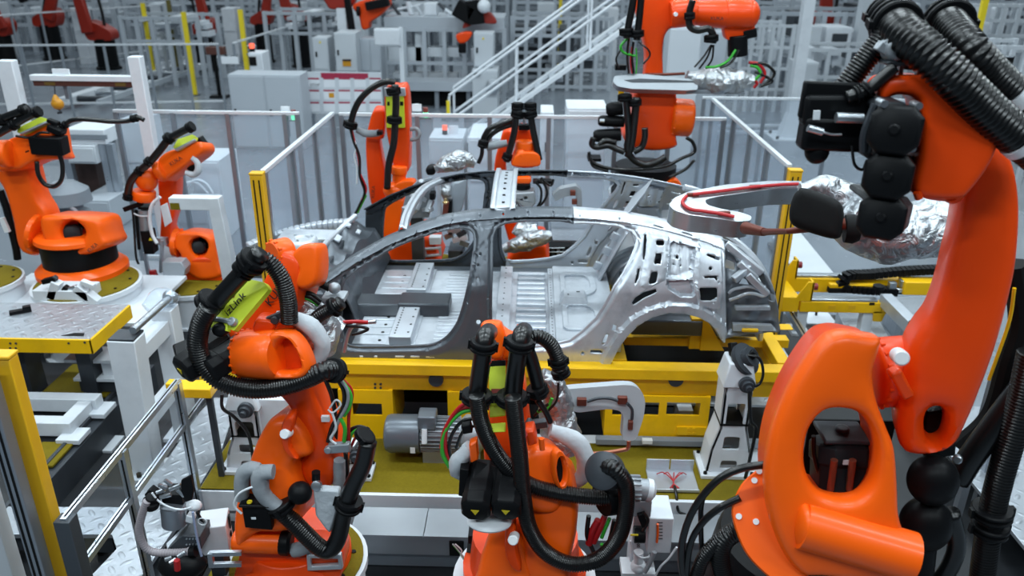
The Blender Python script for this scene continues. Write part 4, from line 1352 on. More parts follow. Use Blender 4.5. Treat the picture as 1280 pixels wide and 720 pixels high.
# windscreen header: swept, leaning forward from the far rail to the near one
b = B()
hp = [(499, 284, 5.52), (503, 268, 5.75), (513, 248, 6.1), (527, 232, 6.45), (547, 222, 6.78)]
P1 = [PY(*q) for q in hp]
L1 = smooth_path(P1, 6)
vp = None
for i, p in enumerate(L1):
    row = [b.bm.verts.new(p + V((dx, 0, dz))) for dx, dz in ((-0.01, -0.03), (0.0, 0.0), (0.025, 0.008), (0.035, -0.006), (0.055, -0.01), (0.065, -0.035))]
    if vp:
        for j in range(5): b.face([vp[j], vp[j + 1], row[j + 1], row[j]])
    vp = row
o = b.build('windscreen_header', GALV, car); md = o.modifiers.new('gauge', 'SOLIDIFY'); md.thickness = 0.012
# rear window panel (parcel side): holes seen beyond the rear rail
b = B()
rp = [PY(*q) for q in ((771, 262, 5.62), (790, 240, 6.1), (802, 222, 6.7))]
for p, q in zip(rp, rp[1:]):
    b.prism([p + V((-0.06, 0, -0.16)), p + V((0.10, 0, 0)), q + V((0.10, 0, 0)), q + V((-0.06, 0, -0.16))], (0, 0, -0.02))
b.build('rear_header', GALV, car, bevel=0.006)
# ---- front end: cowl, aprons, strut towers
cow = [PY(*q) for q in ((444, 270, 6.98), (424, 288, 6.7), (406, 306, 6.3), (396, 325, 5.9), (393, 345, 5.5))]
b = B(); b.tube(cow, 0.026, n=10); b.build('cowl_rail', GALVB, car)
b = B()
cs = smooth_path(cow, 6)
vp = None
for p in cs:
    t = (p.y - 5.5) / 1.5
    row = [b.bm.verts.new(p + V((dx, 0, dz + 0.03 * sin(p.y * 16 + dx * 9)))) for dx, dz in ((0.0, -0.02), (0.09, -0.10), (0.17, -0.12), (0.24, -0.26), (0.30, -0.44))]
    if vp:
        for j in range(4): b.face([vp[j], vp[j + 1], row[j + 1], row[j]])
    vp = row
o = b.build('cowl_panel', ECOATL, car); md = o.modifiers.new('gauge', 'SOLIDIFY'); md.thickness = 0.012
for (px, py, y, s) in ((422, 298, 6.55, 0.06), (413, 315, 6.3, 0.04), (436, 282, 6.8, 0.035), (448, 290, 6.6, 0.04)):
    p = PY(px, py, y); b = B(); b.box(p, (s, s * 1.6, 0.02), X=(0.8, 0.2, -0.55), Y=(0.1, 1, 0.2)); b.build('cowl_plate', GALV, car, bevel=0.006)
# apron boxes and strut towers of both sides
for s in (0,):
    mir = (lambda p: p) if not s else (lambda p: V((p.x, 2 * YC - p.y, p.z)))
    b = B()
    ap = [mir(q) for q in (PY(442, 274, 7.02), PY(410, 276, 7.0), PY(375, 282, 6.95), PY(340, 292, 6.85), PY(310, 304, 6.7))]
    if not s: ap = ap
    S = smooth_path(ap, 5)
    for p, q in zip(S, S[1:]): b.bar(p + V((0, 0, -0.04)), q + V((0, 0, -0.04)), 0.10, 0.08)
    b.build('apron_rail', GALVB, car, bevel=0.012)
    b = B()
    c = mir(PY(377, 297, 6.62))
    b.lathe(c + V((0, 0, -0.40)), (0, 0, 1), [(0, 0.17), (0.3, 0.155), (0.38, 0.14), (0.40, 0.12), (0.40, 0.07), (0.385, 0.055), (0.385, 0.03)], n=24)
    for k in range(3):
        a = 2 * pi * k / 3 + 0.4
        b.cyl(c + V((0.09 * cos(a), 0.09 * sin(a), 0)), c + V((0.09 * cos(a), 0.09 * sin(a), 0.02)), 0.012, n=8)
    b.box(c + V((0.02, (0.15 if not s else -0.15), -0.03)), (0.5, 0.26, 0.025))
    b.build('strut_tower', GALVB, car, bevel=0.008)
    b = B()
    zz = 1.05
    c2 = mir(V((PY(377, 297, 6.62).x, 6.62, zz)))
    b.b2((PY(318, 300, 6.6).x - 0.1, c2.y - 0.06, 1.02), (xt - 0.15, c2.y + 0.06, 1.16))
    b.build('front_rail', ECOATL, car, bevel=0.012)
b = B(); p, q = PY(333, 312, 6.62), PY(338, 345, 6.62); b.b2((p.x - 0.03, 6.58, 1.05), (p.x + 0.03, 6.66, p.z)); b.build('apron_strut', ECOATL, car)
# ------------------------------------------------------------------ robots
def dep(p):
    return -(RM.transposed() @ (V(p) - CAMP)).z


def rpx(p, r):
    """radius in metres of r pixels at point p"""
    return r * dep(p) / FPX


def cast(name, m, parent, loop, Y, T, r=0.03, holes=(), n=(0, -1, 0), sm=True, grid=0.045, p0=None, dome=0.0, corner=0.03, b=None):
    """casting with the traced outline `loop` (pixels) on the plane through p0 (or y = Y) facing n, T thick, edges rounded by r"""
    n = V(n).normalized()
    p0 = PY(loop[0][0], loop[0][1], Y) if p0 is None else V(p0)
    x, y, _ = frame_of(n)
    def to2(px):
        q = PP(px[0], px[1], p0, n) - p0
        return V((q.dot(x), q.dot(y)))
    L = [to2(q) for q in loop]
    if sm: L = smooth2(L, 4)
    else: L = [V((q.x, q.y)) for q in rounded([V((q.x, q.y, 0)) for q in L], corner, 3)]
    H = [smooth2([to2(q) for q in h], 4) for h in holes]
    rows = [r * (1 - cos(rad(a))) for a in (25, 45, 65, 90)]
    vo, fo = sheet_data(L, H, max(grid, r * 0.6), rows=tuple(rows))
    own = b is None
    b = B() if own else b
    W = lambda q, d: p0 + x * q.x + y * q.y - n * d
    loops = [L] + H
    def depth(q):
        d = min(loopd(q, l) for l in loops)
        e = 0.0
        if d < r: e = r - sqrt(max(0.0, r * r - (r - d) ** 2))
        return e - dome * (1 - math.exp(-d * 9)) if dome else e
    vs = [b.bm.verts.new(W(q, depth(q))) for q in vo]
    vb = [b.bm.verts.new(W(q, T - depth(q) * 0.7)) for q in vo]
    for f in fo:
        b.face([vs[i] for i in f]); b.face([vb[i] for i in reversed(f)])
    # side walls along boundary edges
    cnt = {}
    for f in fo:
        for i in range(len(f)):
            e = (f[i], f[(i + 1) % len(f)])
            k = (min(e), max(e)); cnt.setdefault(k, []).append(e)
    for k, es in cnt.items():
        if len(es) == 1:
            a, c = es[0]
            b.face([vs[c], vs[a], vb[a], vb[c]])
    loose = [v for v in b.bm.verts if not v.link_faces]
    bmesh.ops.delete(b.bm, geom=loose, context='VERTS')
    if own: return b.build(name, m, parent, smooth=45)


def pts(L, Y):
    """[(px, py[, y])] -> world points"""
    return [PY(q[0], q[1], q[2] if len(q) > 2 else Y) for q in L]


def hose(parent, L, Y, r, corr=True, m=None, name='hose', pitch=None):
    P = pts(L, Y)
    R = rpx(P[0], r)
    b = B()
    if corr: b.corr(P, R, pitch or max(0.012, R * 0.28), 0.13, 18 if R > 0.05 else 12)
    else: b.tube(P, R, n=14 if R > 0.03 else 8, sub=8)
    return b.build(name, m or RUBBER, parent, smooth=180)


def clamp(parent, a, c, Y, r, w=None, m=None, Y2=None):
    """flanged black clamp ring around a hose; a -> c gives its axis (pixels)"""
    p, q = PY(*a, Y), PY(*c, Y if Y2 is None else Y2)
    d = (q - p).normalized(); R = rpx(p, r); w = w or R * 0.55
    b = B(m or BLACK)
    b.lathe(p - d * w / 2, d, [(0, R * 0.72), (0, R * 0.93), (w * 0.12, R), (w * 0.32, R), (w * 0.40, R * 0.86), (w * 0.62, R * 0.86), (w * 0.70, R), (w * 0.9, R), (w, R * 0.93), (w, R * 0.72)], n=26)
    x, y, z = frame_of(d)
    for s in (-1, 1): b.box(p + x * s * R * 0.98, (R * 0.28, R * 0.3, w * 0.9), x, y)
    return b.build('hose_clamp', None, parent, smooth=40)


def drum(name, m, parent, a, c, Y, r, prof=None, bolts=0, Y2=None, bm=None):
    """round gear housing from pixel a (depth Y) to pixel c (depth Y2)"""
    p = PY(a[0], a[1], Y); q = PY(c[0], c[1], Y2 if Y2 is not None else Y)
    R = rpx(p, r); h = (q - p).length; d = (q - p).normalized()
    prof = prof or [(0, 0.86), (0.06, 0.96), (0.14, 1.0), (0.86, 1.0), (0.94, 0.96), (1.0, 0.86)]
    b = B(m); b.lathe(p, d, [(t * h, k * R) for t, k in prof], n=40)
    if bolts:
        x, y, z = frame_of(d); b.m(bm or m)
        for k in range(bolts):
            a_ = 2 * pi * k / bolts
            e = p + (x * cos(a_) + y * sin(a_)) * (R * 0.99) + d * h * 0.10
            b.cyl(e - d * 0.006, e + d * 0.012, 0.008, n=8)
    return b.build(name, None, parent, smooth=40)


def motor(parent, fc, bc, Yf, Yb, w, tri=True, knob=True, m=None, face=None):
    """servo motor: octagonal end cap at pixel fc (depth Yf), body running to pixel bc (depth Yb)"""
    p, q = PY(*fc, Yf), PY(*bc, Yb)
    d = (q - p).normalized(); R = rpx(p, w); L = (q - p).length
    x, y, z = frame_of(d)
    def ring(t, k, c=0.55):
        pts_ = [(1, -c), (1, c), (c, 1), (-c, 1), (-1, c), (-1, -c), (-c, -1), (c, -1)]
        return [p + d * t + x * (a * R * k) + y * (e * R * k) for a, e in pts_]
    b = B(m or BLACK)
    t0 = min(0.30 * L, R * 1.1)
    b.rings([ring(0, 0.78), ring(R * 0.05, 0.86), ring(R * 0.20, 0.98), ring(R * 0.24, 1.0), ring(t0, 1.0), ring(t0 + 0.006, 0.93, 0.6), ring(L, 0.93, 0.6)])
    o = b.build('motor', None, parent, bevel=0.004, smooth=30)
    if knob:
        b = B(); b.lathe(p - d * R * 0.13, d, [(0, R * 0.16), (R * 0.05, R * 0.22), (R * 0.18, R * 0.24)], n=18); b.build('end_knob', m or BLACK, o)
    if tri:
        b = B(); s = R * 0.34
        # a small yellow warning triangle, point down
        up = V((0, 0, 1)); up = (up - d * up.dot(d)).normalized(); sx = up.cross(d)
        c = p - d * 0.004
        b.prism([c + sx * s * 0.8 + up * s * 0.6, c - sx * s * 0.8 + up * s * 0.6, c - up * s * 0.8], d * 0.003); b.build('warning_triangle', MATS['warning_yellow'], o)
    return o


mat('warning_yellow', (0.80, 0.62, 0.02), 0.5)


def rod(name, m, parent, L, Y, r, sub=6, n=10):
    P = pts(L, Y); b = B(); b.tube(P, rpx(P[0], r), n=n, sub=sub)
    return b.build(name, m, parent, smooth=60)


def crumple(name, m, parent, L, Y, R, amp=0.16, freq=8.0, seed=0.0, n=30):
    P = pts(L, Y)
    b = B(); b.blob(P, [rpx(P[0], r) for r in R], amp, freq, n=n, step=0.025, seed=seed)
    return b.build(name, m, parent, smooth=28)


def slab(name, m, parent, loop, Y, T, n=(0, -1, 0), bevel=0.004, p0=None, holes=(), corner=0.0):
    n = V(n).normalized()
    p0 = PY(*loop[0], Y) if p0 is None else V(p0)
    L = [PP(a, c, p0, n) for a, c in loop]
    if corner: L = rounded(L, corner, 3)
    H = [[PP(a, c, p0, n) for a, c in h] for h in holes]
    b = B(); b.prism(L, -n * T, H)
    return b.build(name, m, parent, bevel=bevel)


def plinth(label, px, py, z, r, zfloor=0.0, rim=True, mt=None):
    c = PZ(px, py, z)
    t = thing('robot_plinth', label, 'plinth', (c.x, c.y, zfloor))
    b = B(); b.lathe((c.x, c.y, zfloor), (0, 0, 1), [(0, r * 1.02), (0.03, r * 1.02), (0.035, r * 0.94), (z - zfloor - 0.05, r * 0.94), (z - zfloor - 0.045, r), (z - zfloor, r)], n=40); b.build('pedestal', WHITEP, t)
    b = B(); b.lathe((c.x, c.y, z), (0, 0, 1), [(0, r * 0.94), (0.012, r * 0.94)], n=40); b.build('olive_mat', mt or OLIVE, t)
    b = B()
    for k in range(10):
        a = 2 * pi * k / 10 + 0.2
        b.cyl((c.x + r * 0.8 * cos(a), c.y + r * 0.8 * sin(a), z + 0.012), (c.x + r * 0.8 * cos(a), c.y + r * 0.8 * sin(a), z + 0.02), 0.014, n=8)
    b.build('anchor_bolt', BLACK, t)
    return c


def letters(body, parent, px, py, Y, vx, vy, size_px, m=None, n=(0, -1, 0), sq=1.0, p0=None):
    """lettering on a plane facing n: vx, vy pixel directions of reading and of the letters' up"""
    n = V(n).normalized(); p = PY(px, py, Y) if p0 is None else PP(px, py, p0, n)
    X = PP(px + vx[0], py + vx[1], p, n) - p; Yv = PP(px + vy[0], py + vy[1], p, n) - p
    return text(body, 'lettering', m or INK, parent, p + n * 0.002, X, Yv, rpx(p, size_px), 0.002, squash=sq)


WP = mat('white_plug', (0.78, 0.80, 0.82), 0.35)

# ================================================================== big robot on the right
Y0 = 2.80
base = PZ(1030, 730, 1.18)
t = thing('industrial_robot', 'huge orange robot with an oval opening in its column and three stacked black motors', 'robot', (base.x, base.y + 0.25, 0.7))
R5 = t
bx, by = base.x + 0.02, base.y + 0.32
b = B(BLACK); b.lathe((bx, by, 0.86), (0, 0, 1), [(0, 0.44), (0.02, 0.46), (0.26, 0.42), (0.30, 0.40)], n=44); b.build('swivel_ring', None, t)
b = B(ORANGE); b.lathe((bx, by, 0.70), (0, 0, 1), [(0, 0.50), (0.10, 0.50), (0.16, 0.44)], n=36); b.build('base', None, t, bevel=0.01)
col_loop = [(1047, 418), (1062, 416), (1085, 420), (1103, 425), (1102, 440), (1095, 462), (1094, 478), (1099, 505), (1110, 535), (1121, 565), (1125, 610), (1127, 650), (1137, 685), (1135, 724), (1080, 728), (1028, 724), (1005, 722), (984, 700), (966, 660), (958, 615), (962, 565), (974, 522), (993, 480), (1018, 441), (1035, 423)]
hole = [(1052, 513), (1078, 520), (1094, 545), (1098, 575), (1092, 605), (1075, 624), (1050, 627), (1025, 618), (1010, 595), (1007, 570), (1013, 540), (1030, 518)]
cast('column', ORANGE, t, col_loop, Y0, 0.12, 0.04, [hole], n=(-0.12, -1, 0.25), grid=0.05, dome=0.02)
cast('column_shell', ORANGE_R, t, [(1053 + (x - 1053) * 0.955, 570 + (y - 570) * 0.955) for x, y in col_loop], 0, 0.34, 0.04, [[(1052 + (x - 1052) * 1.12, 570 + (y - 570) * 1.12) for x, y in hole]], n=(-0.12, -1, 0.25), p0=PY(1047, 418, Y0) + V((-0.013, 0.105, -0.026)))
# boss running across the foot of the column
b = B(); p, q = PY(1002, 655, Y0 - 0.17), PY(1140, 696, Y0 - 0.25); b.tube([p, p.lerp(q, 0.1), p.lerp(q, 0.5), q], lambda i, n: 0.10, n=28, sub=4); b.build('motor_boss', ORANGE, t)
b = B(); b.sphere(p, 0.101, (0.35, 1, 1), 24); b.build('boss_end', ORANGE, t)
b = B()
for px, py in ((1022, 645), (1095, 668)): 
    c = PY(px, py, Y0 - 0.16); b.cyl(c, c + V((0, 0.05, -0.01)), 0.016, n=12)
b.build('boss_bolt', STEEL, t)
fl = [(962, 578), (945, 588), (926, 606), (915, 633), (917, 655), (930, 688), (950, 712), (975, 730), (1010, 735), (1005, 700), (985, 660), (970, 620)]
cast('foot_flange', ORANGE, t, fl, Y0 - 0.05, 0.06, 0.012, n=(-0.25, -0.8, 0.65), p0=PY(940, 640, Y0 - 0.02))
for px, py in ((949, 589), (943, 600.5), (923.5, 645.5), (945, 652)):
    c = PP(px, py, PY(940, 640, Y0 - 0.02), V((-0.25, -0.8, 0.65)).normalized()); b = B(); d = V((-0.25, -0.8, 0.65)).normalized(); b.cyl(c - d * 0.004, c + d * 0.006, 0.013, n=14); b.build('flange_plug', WP, t)
# motor seen in the opening
m_ = motor(t, (1052, 548), (1048, 640), Y0 + 0.22, Y0 + 0.10, 34, tri=False, m=DARKP)
b = B(MATTE); c = PY(1060, 590, Y0 + 0.38); b.box(c + V((0, 0.06, 0)), (0.40, 0.01, 0.5)); b.build('cavity_shade', None, t)  # matte black sheet added behind the opening, painted shade for its interior
for px, m in ((1043, COPPER), (1066, COPPER)):
    rod('connector', m, t, [(px, 575), (px - 2, 590), (px - 5, 612)], Y0 + 0.04, 4.5)
b = B(DGREY); c = PY(1052, 541, Y0 + 0.20); b.box(c, (0.20, 0.17, 0.02)); b.lathe(c, (0, 0, 1), [(0, 0.03), (0.03, 0.03)], n=14); b.build('motor_lid', None, t, bevel=0.008)
rod('plug_lead', RUBBER, t, [(1017, 545), (1018, 570), (1025, 595)], Y0 + 0.14, 3)
b = B(); p = PY(1059, 578, Y0 + 0.05); b.box(p, (0.035, 0.004, 0.022)); b.build('rating_label', WHITEG, t)
# swing arm
Yl = 3.02
link = [(1207, 148), (1230, 152), (1252, 172), (1271, 212), (1278, 262), (1274, 330), (1262, 387), (1247, 440), (1228, 492), (1210, 535), (1194, 562), (1165, 573), (1132, 569), (1122, 540), (1128, 495), (1136, 445), (1150, 418), (1166, 396), (1179, 360), (1188, 323), (1198, 280), (1203, 220)]
slot = [(1172, 513), (1182, 518), (1186, 535), (1182, 556), (1172, 562), (1161, 556), (1157, 535), (1162, 518)]
cast('swing_arm', ORANGE_R, t, link, Yl, 0.26, 0.06, [slot], n=(-0.30, -1, 0.10), dome=0.015)
b = B(BLACK); b.bar(PY(1173, 508, Yl + 0.02), PY(1171, 566, Yl + 0.02), 0.13, 0.08, up=V((0, 1, 0))); b.build('slot_dark_fill', None, t, bevel=0.01)  # black bar added to fill the see-through slot with painted shade
slab('swing_arm_tag', mat('pale_green_tag', (0.35, 0.55, 0.45), 0.5), t, [(1160, 548), (1172, 548), (1176, 560), (1163, 561)], Yl - 0.03, 0.003)
drum('joint_flange', ORANGE_R, t, (1090, 466), (1150, 462), Yl + 0.10, 44, bolts=18, Y2=Yl + 0.10)
b = B(WP); p = PY(1122, 449, Yl - 0.20); b.lathe(p + V((0, -0.03, 0.02)), (0.25, 0.9, -0.3), [(0, 0.025), (0.008, 0.031), (0.09, 0.031)], n=18); b.build('plug', None, t)
b = B(ORANGE_R); p = PY(1122, 478, Yl - 0.13); b.bar(p + V((-0.03, 0, 0.06)), p + V((0.05, 0, -0.06)), 0.06, 0.05); b.build('stop_lug', None, t, bevel=0.012)
# elbow housing with an arch around the upper motor
elb = [(1100, 108), (1112, 96), (1140, 94), (1175, 96), (1200, 112), (1232, 145), (1250, 172), (1240, 205), (1215, 240), (1200, 250), (1165, 250), (1145, 244), (1143, 228), (1149, 200), (1153, 165), (1154, 135), (1146, 122), (1122, 119), (1108, 126), (1099, 124)]
cast('elbow_housing', ORANGE_R, t, elb, Yl - 0.16, 0.34, 0.03, n=(-0.25, -1, 0.12))
b = B(); 
for px, py in ((1185, 166), (1183, 178), (1181, 199), (1180, 216)):
    c = PY(px, py, Yl - 0.165); b.cyl(c, c + V((0, 0.03, 0)), 0.011, n=10)
b.build('housing_bolt', ORANGE_R, t)
slab('housing_seam', MATTE, t, [(1208, 150), (1210, 150), (1203, 220), (1201, 220)], Yl - 0.18, 0.004, n=(-0.25, -1, 0.12))
cast('elbow_cover', ORANGE_R, t, [(1140, 232), (1150, 226), (1200, 232), (1203, 250), (1185, 252), (1150, 247)], Yl - 0.20, 0.2, 0.02)
rod('grease_lug', ORANGE_R, t, [(1146, 240), (1149, 248)], Yl - 0.24, 5)
slab('bracket', GALV, t, [(1152, 227), (1173, 229), (1173, 241), (1152, 240)], Yl - 0.22, 0.05)
drum('lower_lug', ORANGE_R, t, (1189, 240), (1192, 243), Yl - 0.22, 13, Y2=Yl - 0.05)
cast('lug_arm', ORANGE_R, t, [(1156, 241), (1180, 236), (1200, 238), (1203, 252), (1180, 253), (1157, 249)], Yl - 0.18, 0.1, 0.015)
# stack of three motors
motor(t, (1118, 162), (1129, 162), Yl - 0.36, Yl + 0.10, 31, tri=False)
motor(t, (1109, 220), (1121, 216), Yl - 0.36, Yl + 0.10, 29, tri=False)
motor(t, (1101, 272), (1114, 266), Yl - 0.36, Yl + 0.06, 28, tri=False)
b = B(DARKP)
for (x0, y0, x1, y1) in ((1094, 128, 1142, 142), (1086, 197, 1134, 206), (1079, 248, 1126, 257)):
    p, q = PY(x0, y0, Yl - 0.28), PY(x1, y1, Yl - 0.28); b = B(DARKP); b.b2((p.x + 0.02, p.y, q.z), (q.x - 0.02, p.y + 0.2, p.z)); b.build('motor_bracket', None, t, bevel=0.02)
for px, py in ((1106, 130), (1149, 133), (1141, 186), (1133, 238)):
    c = PY(px, py, Yl - 0.33); b = B(); b.cyl(c, c + V((0, 0.05, 0)), 0.013, n=12); b.build('motor_bolt', STEEL, t)
# side motor lying to the left
Ym = Yl - 0.12
b = B(BLACK); p, q = PY(1002, 137, Ym), PY(1092, 137, Ym); b.bar(p, q, 0.075, 0.11, up=V((0, 0, 1))); p, q = PY(1000, 165, Ym), PY(1085, 168, Ym); b.bar(p, q, 0.09, 0.12, up=V((0, 0, 1))); b.build('side_motor', None, t, bevel=0.016)
b = B(BLACK); p, q = PY(1001, 124, Ym), PY(1090, 128, Ym); b.bar(p, q, 0.03, 0.13, up=V((0, 0, 1))); b.build('motor_lid', None, t, bevel=0.008)
b = B(STEEL); p, q = PY(1045, 147, Ym - 0.09), PY(1078, 148, Ym - 0.09); b.cyl(p, q, 0.018, n=14); b.build('connector', None, t)
b = B(STEEL); p, q = PY(1010, 160, Ym - 0.09), PY(1028, 165, Ym - 0.09); b.cyl(p, q, 0.013, n=14); b.build('connector', None, t)
rod('plug_lead', STEEL, t, [(1028, 165), (1040, 168), (1052, 168)], Ym - 0.08, 1.4)
slab('type_label', WHITEG, t, [(1017, 138), (1026, 138), (1025, 150), (1016, 150)], Ym - 0.068, 0.003)
b = B(BLACK); p = PY(1021, 190, Ym); b.sphere(p, rpx(p, 15)); b.cyl(p, PY(1026, 178, Ym), rpx(p, 13)); b.build('air_filter', None, t)
b = B(DGREY); p, q = PY(1079, 190, Ym - 0.12), PY(1094, 130, Ym - 0.12); b.tube([p, p.lerp(q, 0.4) + V((-0.012, 0, 0)), q], 0.014, n=8); b.tube([p + V((0.02, 0, 0)), q + V((0.02, 0, 0))], 0.010, n=8); b.build('lead_pair', None, t)
rod('motor_lead', RUBBER, t, [(1065, 182), (1068, 205), (1078, 212), (1084, 200)], Ym - 0.1, 2)
# hose carrier on top
slab('carrier_plate', DGREY, t, [(1108, 79), (1112, 76), (1160, 80), (1160, 84), (1112, 83)], Yl - 0.15, 0.2)
b = B(STEEL)
for px in (1124, 1147):
    b.bar(PY(px, 95, Yl - 0.1), PY(px + 2, 80, Yl - 0.1), 0.016, 0.02)
b.build('carrier_strut', None, t)
b = B(CAST); p = PY(1118, 60, Yl - 0.12); b.lathe(p, (0.3, -0.9, 0.1), [(-0.03, 0.035), (-0.02, 0.045), (0.02, 0.045), (0.03, 0.035)], n=22); b.bar(PY(1102, 58, Yl - 0.12), PY(1116, 49, Yl - 0.12), 0.03, 0.03); b.bar(PY(1100, 66, Yl - 0.12), PY(1108, 55, Yl - 0.12), 0.04, 0.05); b.build('pulley', None, t, bevel=0.004)
b = B(DGREY); b.bar(PY(1116, 74, Yl - 0.06), PY(1165, 78, Yl - 0.06), 0.05, 0.06); b.build('carrier_block', None, t, bevel=0.006)
b = B(STEEL); P_ = pts([(1172, 60), (1200, 82), (1225, 105)], Yl)
b.bar(P_[0], P_[-1], 0.03, 0.02); b.build('guide_rail', None, t)
hose(t, [(1117, 28, Yl + 0.0), (1130, 42, Yl - 0.12), (1160, 67, Yl - 0.22), (1192, 97), (1228, 133), (1262, 163), (1300, 194)], Yl - 0.26, 24)
hose(t, [(1178, 18, Yl + 0.16), (1190, 34, Yl + 0.02), (1213, 62), (1240, 92), (1262, 113)], Yl - 0.12, 21)
hose(t, [(1262, 113), (1275, 124), (1300, 145)], Yl - 0.12, 20, corr=False)
hose(t, [(1108, 40), (1092, 62), (1072, 88), (1052, 116), (1042, 135)], Yl - 0.05, 15)
hose(t, [(1118, 84), (1103, 97), (1088, 110), (1068, 119), (1058, 122)], Yl - 0.16, 8.5, corr=False)
clamp(t, (1120, 30), (1130, 41), Yl - 0.03, 31, 0.06, Y2=Yl - 0.13); clamp(t, (1112, 22), (1120, 30), Yl + 0.08, 28, 0.06, Y2=Yl - 0.03)
clamp(t, (1186, 27), (1195, 38), Yl + 0.08, 30, 0.06, Y2=Yl - 0.01)
b = B(BLACK); p = PY(1112, 34, Yl + 0.06); b.sphere(p, rpx(p, 25), (1, 1, 1.05), 24); b.build('hose_elbow', None, t)
b = B(BLACK); p = PY(1176, 30, Yl + 0.15); b.sphere(p, rpx(p, 24), (1, 1, 1.05), 24); b.build('hose_elbow', None, t)
clamp(t, (1084, 112), (1078, 117), Yl - 0.16, 12); clamp(t, (1072, 118), (1064, 121), Yl - 0.16, 12)
b = B(WHITEG); p = PY(1262, 116, Yl - 0.12); q = PY(1274, 128, Yl - 0.12); b.cyl(p, q, rpx(p, 21.5), n=24); b.build('hose_label', None, t)
b = B(WHITEG); p = PY(1272, 173, Yl - 0.26); q = PY(1280, 180, Yl - 0.26); b.cyl(p, q, rpx(p, 24.6), n=24); b.build('hose_label', None, t)
# behind the arm at its lower right: dress pack and balancing motor
b = B(BLACK); p = PY(1166, 600, Yl - 0.12); b.sphere(p, rpx(p, 31), (0.98, 0.9, 1.08), 28); b.build('drive_motor', None, t)
b = B(BLACK); p = PY(1157, 655, Yl - 0.12); b.sphere(p, rpx(p, 33), (0.95, 0.9, 1.1), 28); b.cyl(p, PY(1150, 720, Yl - 0.12), rpx(p, 16)); b.build('drive_motor', None, t)
b = B(STEEL); p = PY(1197, 573, Yl - 0.05); b.lathe(p, (-0.5, -0.8, 0.2), [(0, 0.02), (0.02, 0.02), (0.025, 0.014)], n=16); b.build('gauge', None, t)
hose(t, [(1188, 640), (1196, 680), (1185, 712), (1165, 735)], Yl - 0.12, 11, corr=False)
hose(t, [(1290, 440), (1272, 520), (1252, 590), (1240, 640), (1232, 690), (1226, 735)], Yl + 0.02, 17)
hose(t, [(1282, 480), (1245, 530), (1215, 570), (1196, 600)], Yl + 0.08, 16, corr=False)
clamp(t, (1240, 640), (1237, 655), Yl + 0.02, 24, 0.05); clamp(t, (1237, 660), (1233, 675), Yl + 0.02, 22, 0.05)
b = B(MATTE); P_ = pts([(1268, 330), (1276, 400), (1262, 450), (1240, 520), (1200, 560)], Yl + 0.18); b.tube(P_, 0.05, n=10); b.build('cable_bundle', None, t)
rod('yellow_lead', YELLOW, t, [(1268, 360), (1262, 400), (1245, 450), (1236, 475)], Yl + 0.1, 2.2)
# cables sweeping out of the base at the left
for L, r, c_ in (([(962, 580), (925, 586), (895, 602), (868, 635), (854, 672), (852, 705), (858, 735)], 5, False), ([(925, 622), (898, 636), (876, 656), (862, 684), (856, 735)], 4.5, False),
                 ([(925, 656), (898, 676), (878, 700), (866, 735)], 9, True), ([(935, 660), (908, 672), (900, 695), (908, 735)], 13, True)):
    hose(t, L, Y0 + 0.02, r, corr=c_)
hose(t, [(880, 618), (876, 640), (877, 690)], Y0 + 0.06, 3.4, corr=False)

# big welding gun held by that robot, wrapped in foil
Yg = 4.05
t = thing('welding_gun', 'foil-wrapped welding gun with a big silver C-frame and dark copper arm above the car tail', 'welding gun', tuple(PY(1100, 285, Yg)))
crumple('foil_wrap', FOIL, t, [(1052, 262), (1085, 285), (1130, 290), (1185, 280), (1222, 272)], Yg, [34, 36, 38, 36, 30], 0.13, 6.0, 1.0)
crumple('foil_wrap', FOIL, t, [(1000, 238), (1030, 236), (1056, 252), (1075, 280)], Yg + 0.1, [10, 18, 26, 30], 0.16, 7.0, 4.0)
cast('black_cover', MATTE, t, [(996, 238), (1004, 235), (1040, 248), (1052, 262), (1050, 292), (1043, 299), (1020, 294), (990, 282), (985, 265), (990, 246)], Yg - 0.18, 0.14, 0.04, n=(-0.5, -1, 0.3))
b = B(MATTE); p = PY(1061, 286, Yg - 0.2); b.lathe(p, (1, -0.2, 0.05), [(-0.02, 0.07), (0.02, 0.075), (0.05, 0.06)], n=22); b.build('arm_clamp', None, t)
b = B(COPPERD); p, q = PY(1057, 280, Yg - 0.24), PY(1018, 285, Yg - 0.20); b.cyl(p, q, 0.030, 0.024, n=16); p = q; q = PY(985, 289, Yg - 0.1); b.cyl(p, q, 0.020, 0.016, n=14); b.build('copper_arm', None, t)
b = B(COPPERD); p, q = PY(990, 289, Yg - 0.1), PY(955, 290, 4.3); b.cyl(p, q, 0.014, 0.02, n=12); r_ = PY(932, 285, 4.5); b.cyl(q, r_, 0.024, 0.038, n=14); b.build('electrode', None, t)
Yc = 4.75
CL = [(1002, 226), (962, 226), (905, 231), (862, 239), (843, 247), (836, 256), (843, 263), (862, 269), (890, 272), (922, 277), (938, 276), (940, 270), (925, 265), (902, 261), (884, 256), (881, 250), (896, 246), (965, 236), (1002, 235)]
nn = V((0, -0.35, 0.94)).normalized()
slab('c_frame', STEEL, t, CL, Yc, 0.13, n=nn, bevel=0.008, p0=PY(900, 262, Yc), corner=0.02)
b = B(COPPERD); p, q = PY(935, 284, Yc - 0.02), PY(925, 282, Yc - 0.0); b.cyl(p, q, 0.05, n=16); b.build('electrode_holder', None, t)
for px, py in ((866, 244), (944, 234), (905, 267)):
    p = PP(px, py, PY(900, 262, Yc), nn); b = B(); b.box(p, (0.075, 0.03, 0.03), X=(1, 0.05, 0.05)); b.build('cable_clip', COPPERD, t, bevel=0.005)
pc = PY(900, 262, Yc) + nn * 0.015
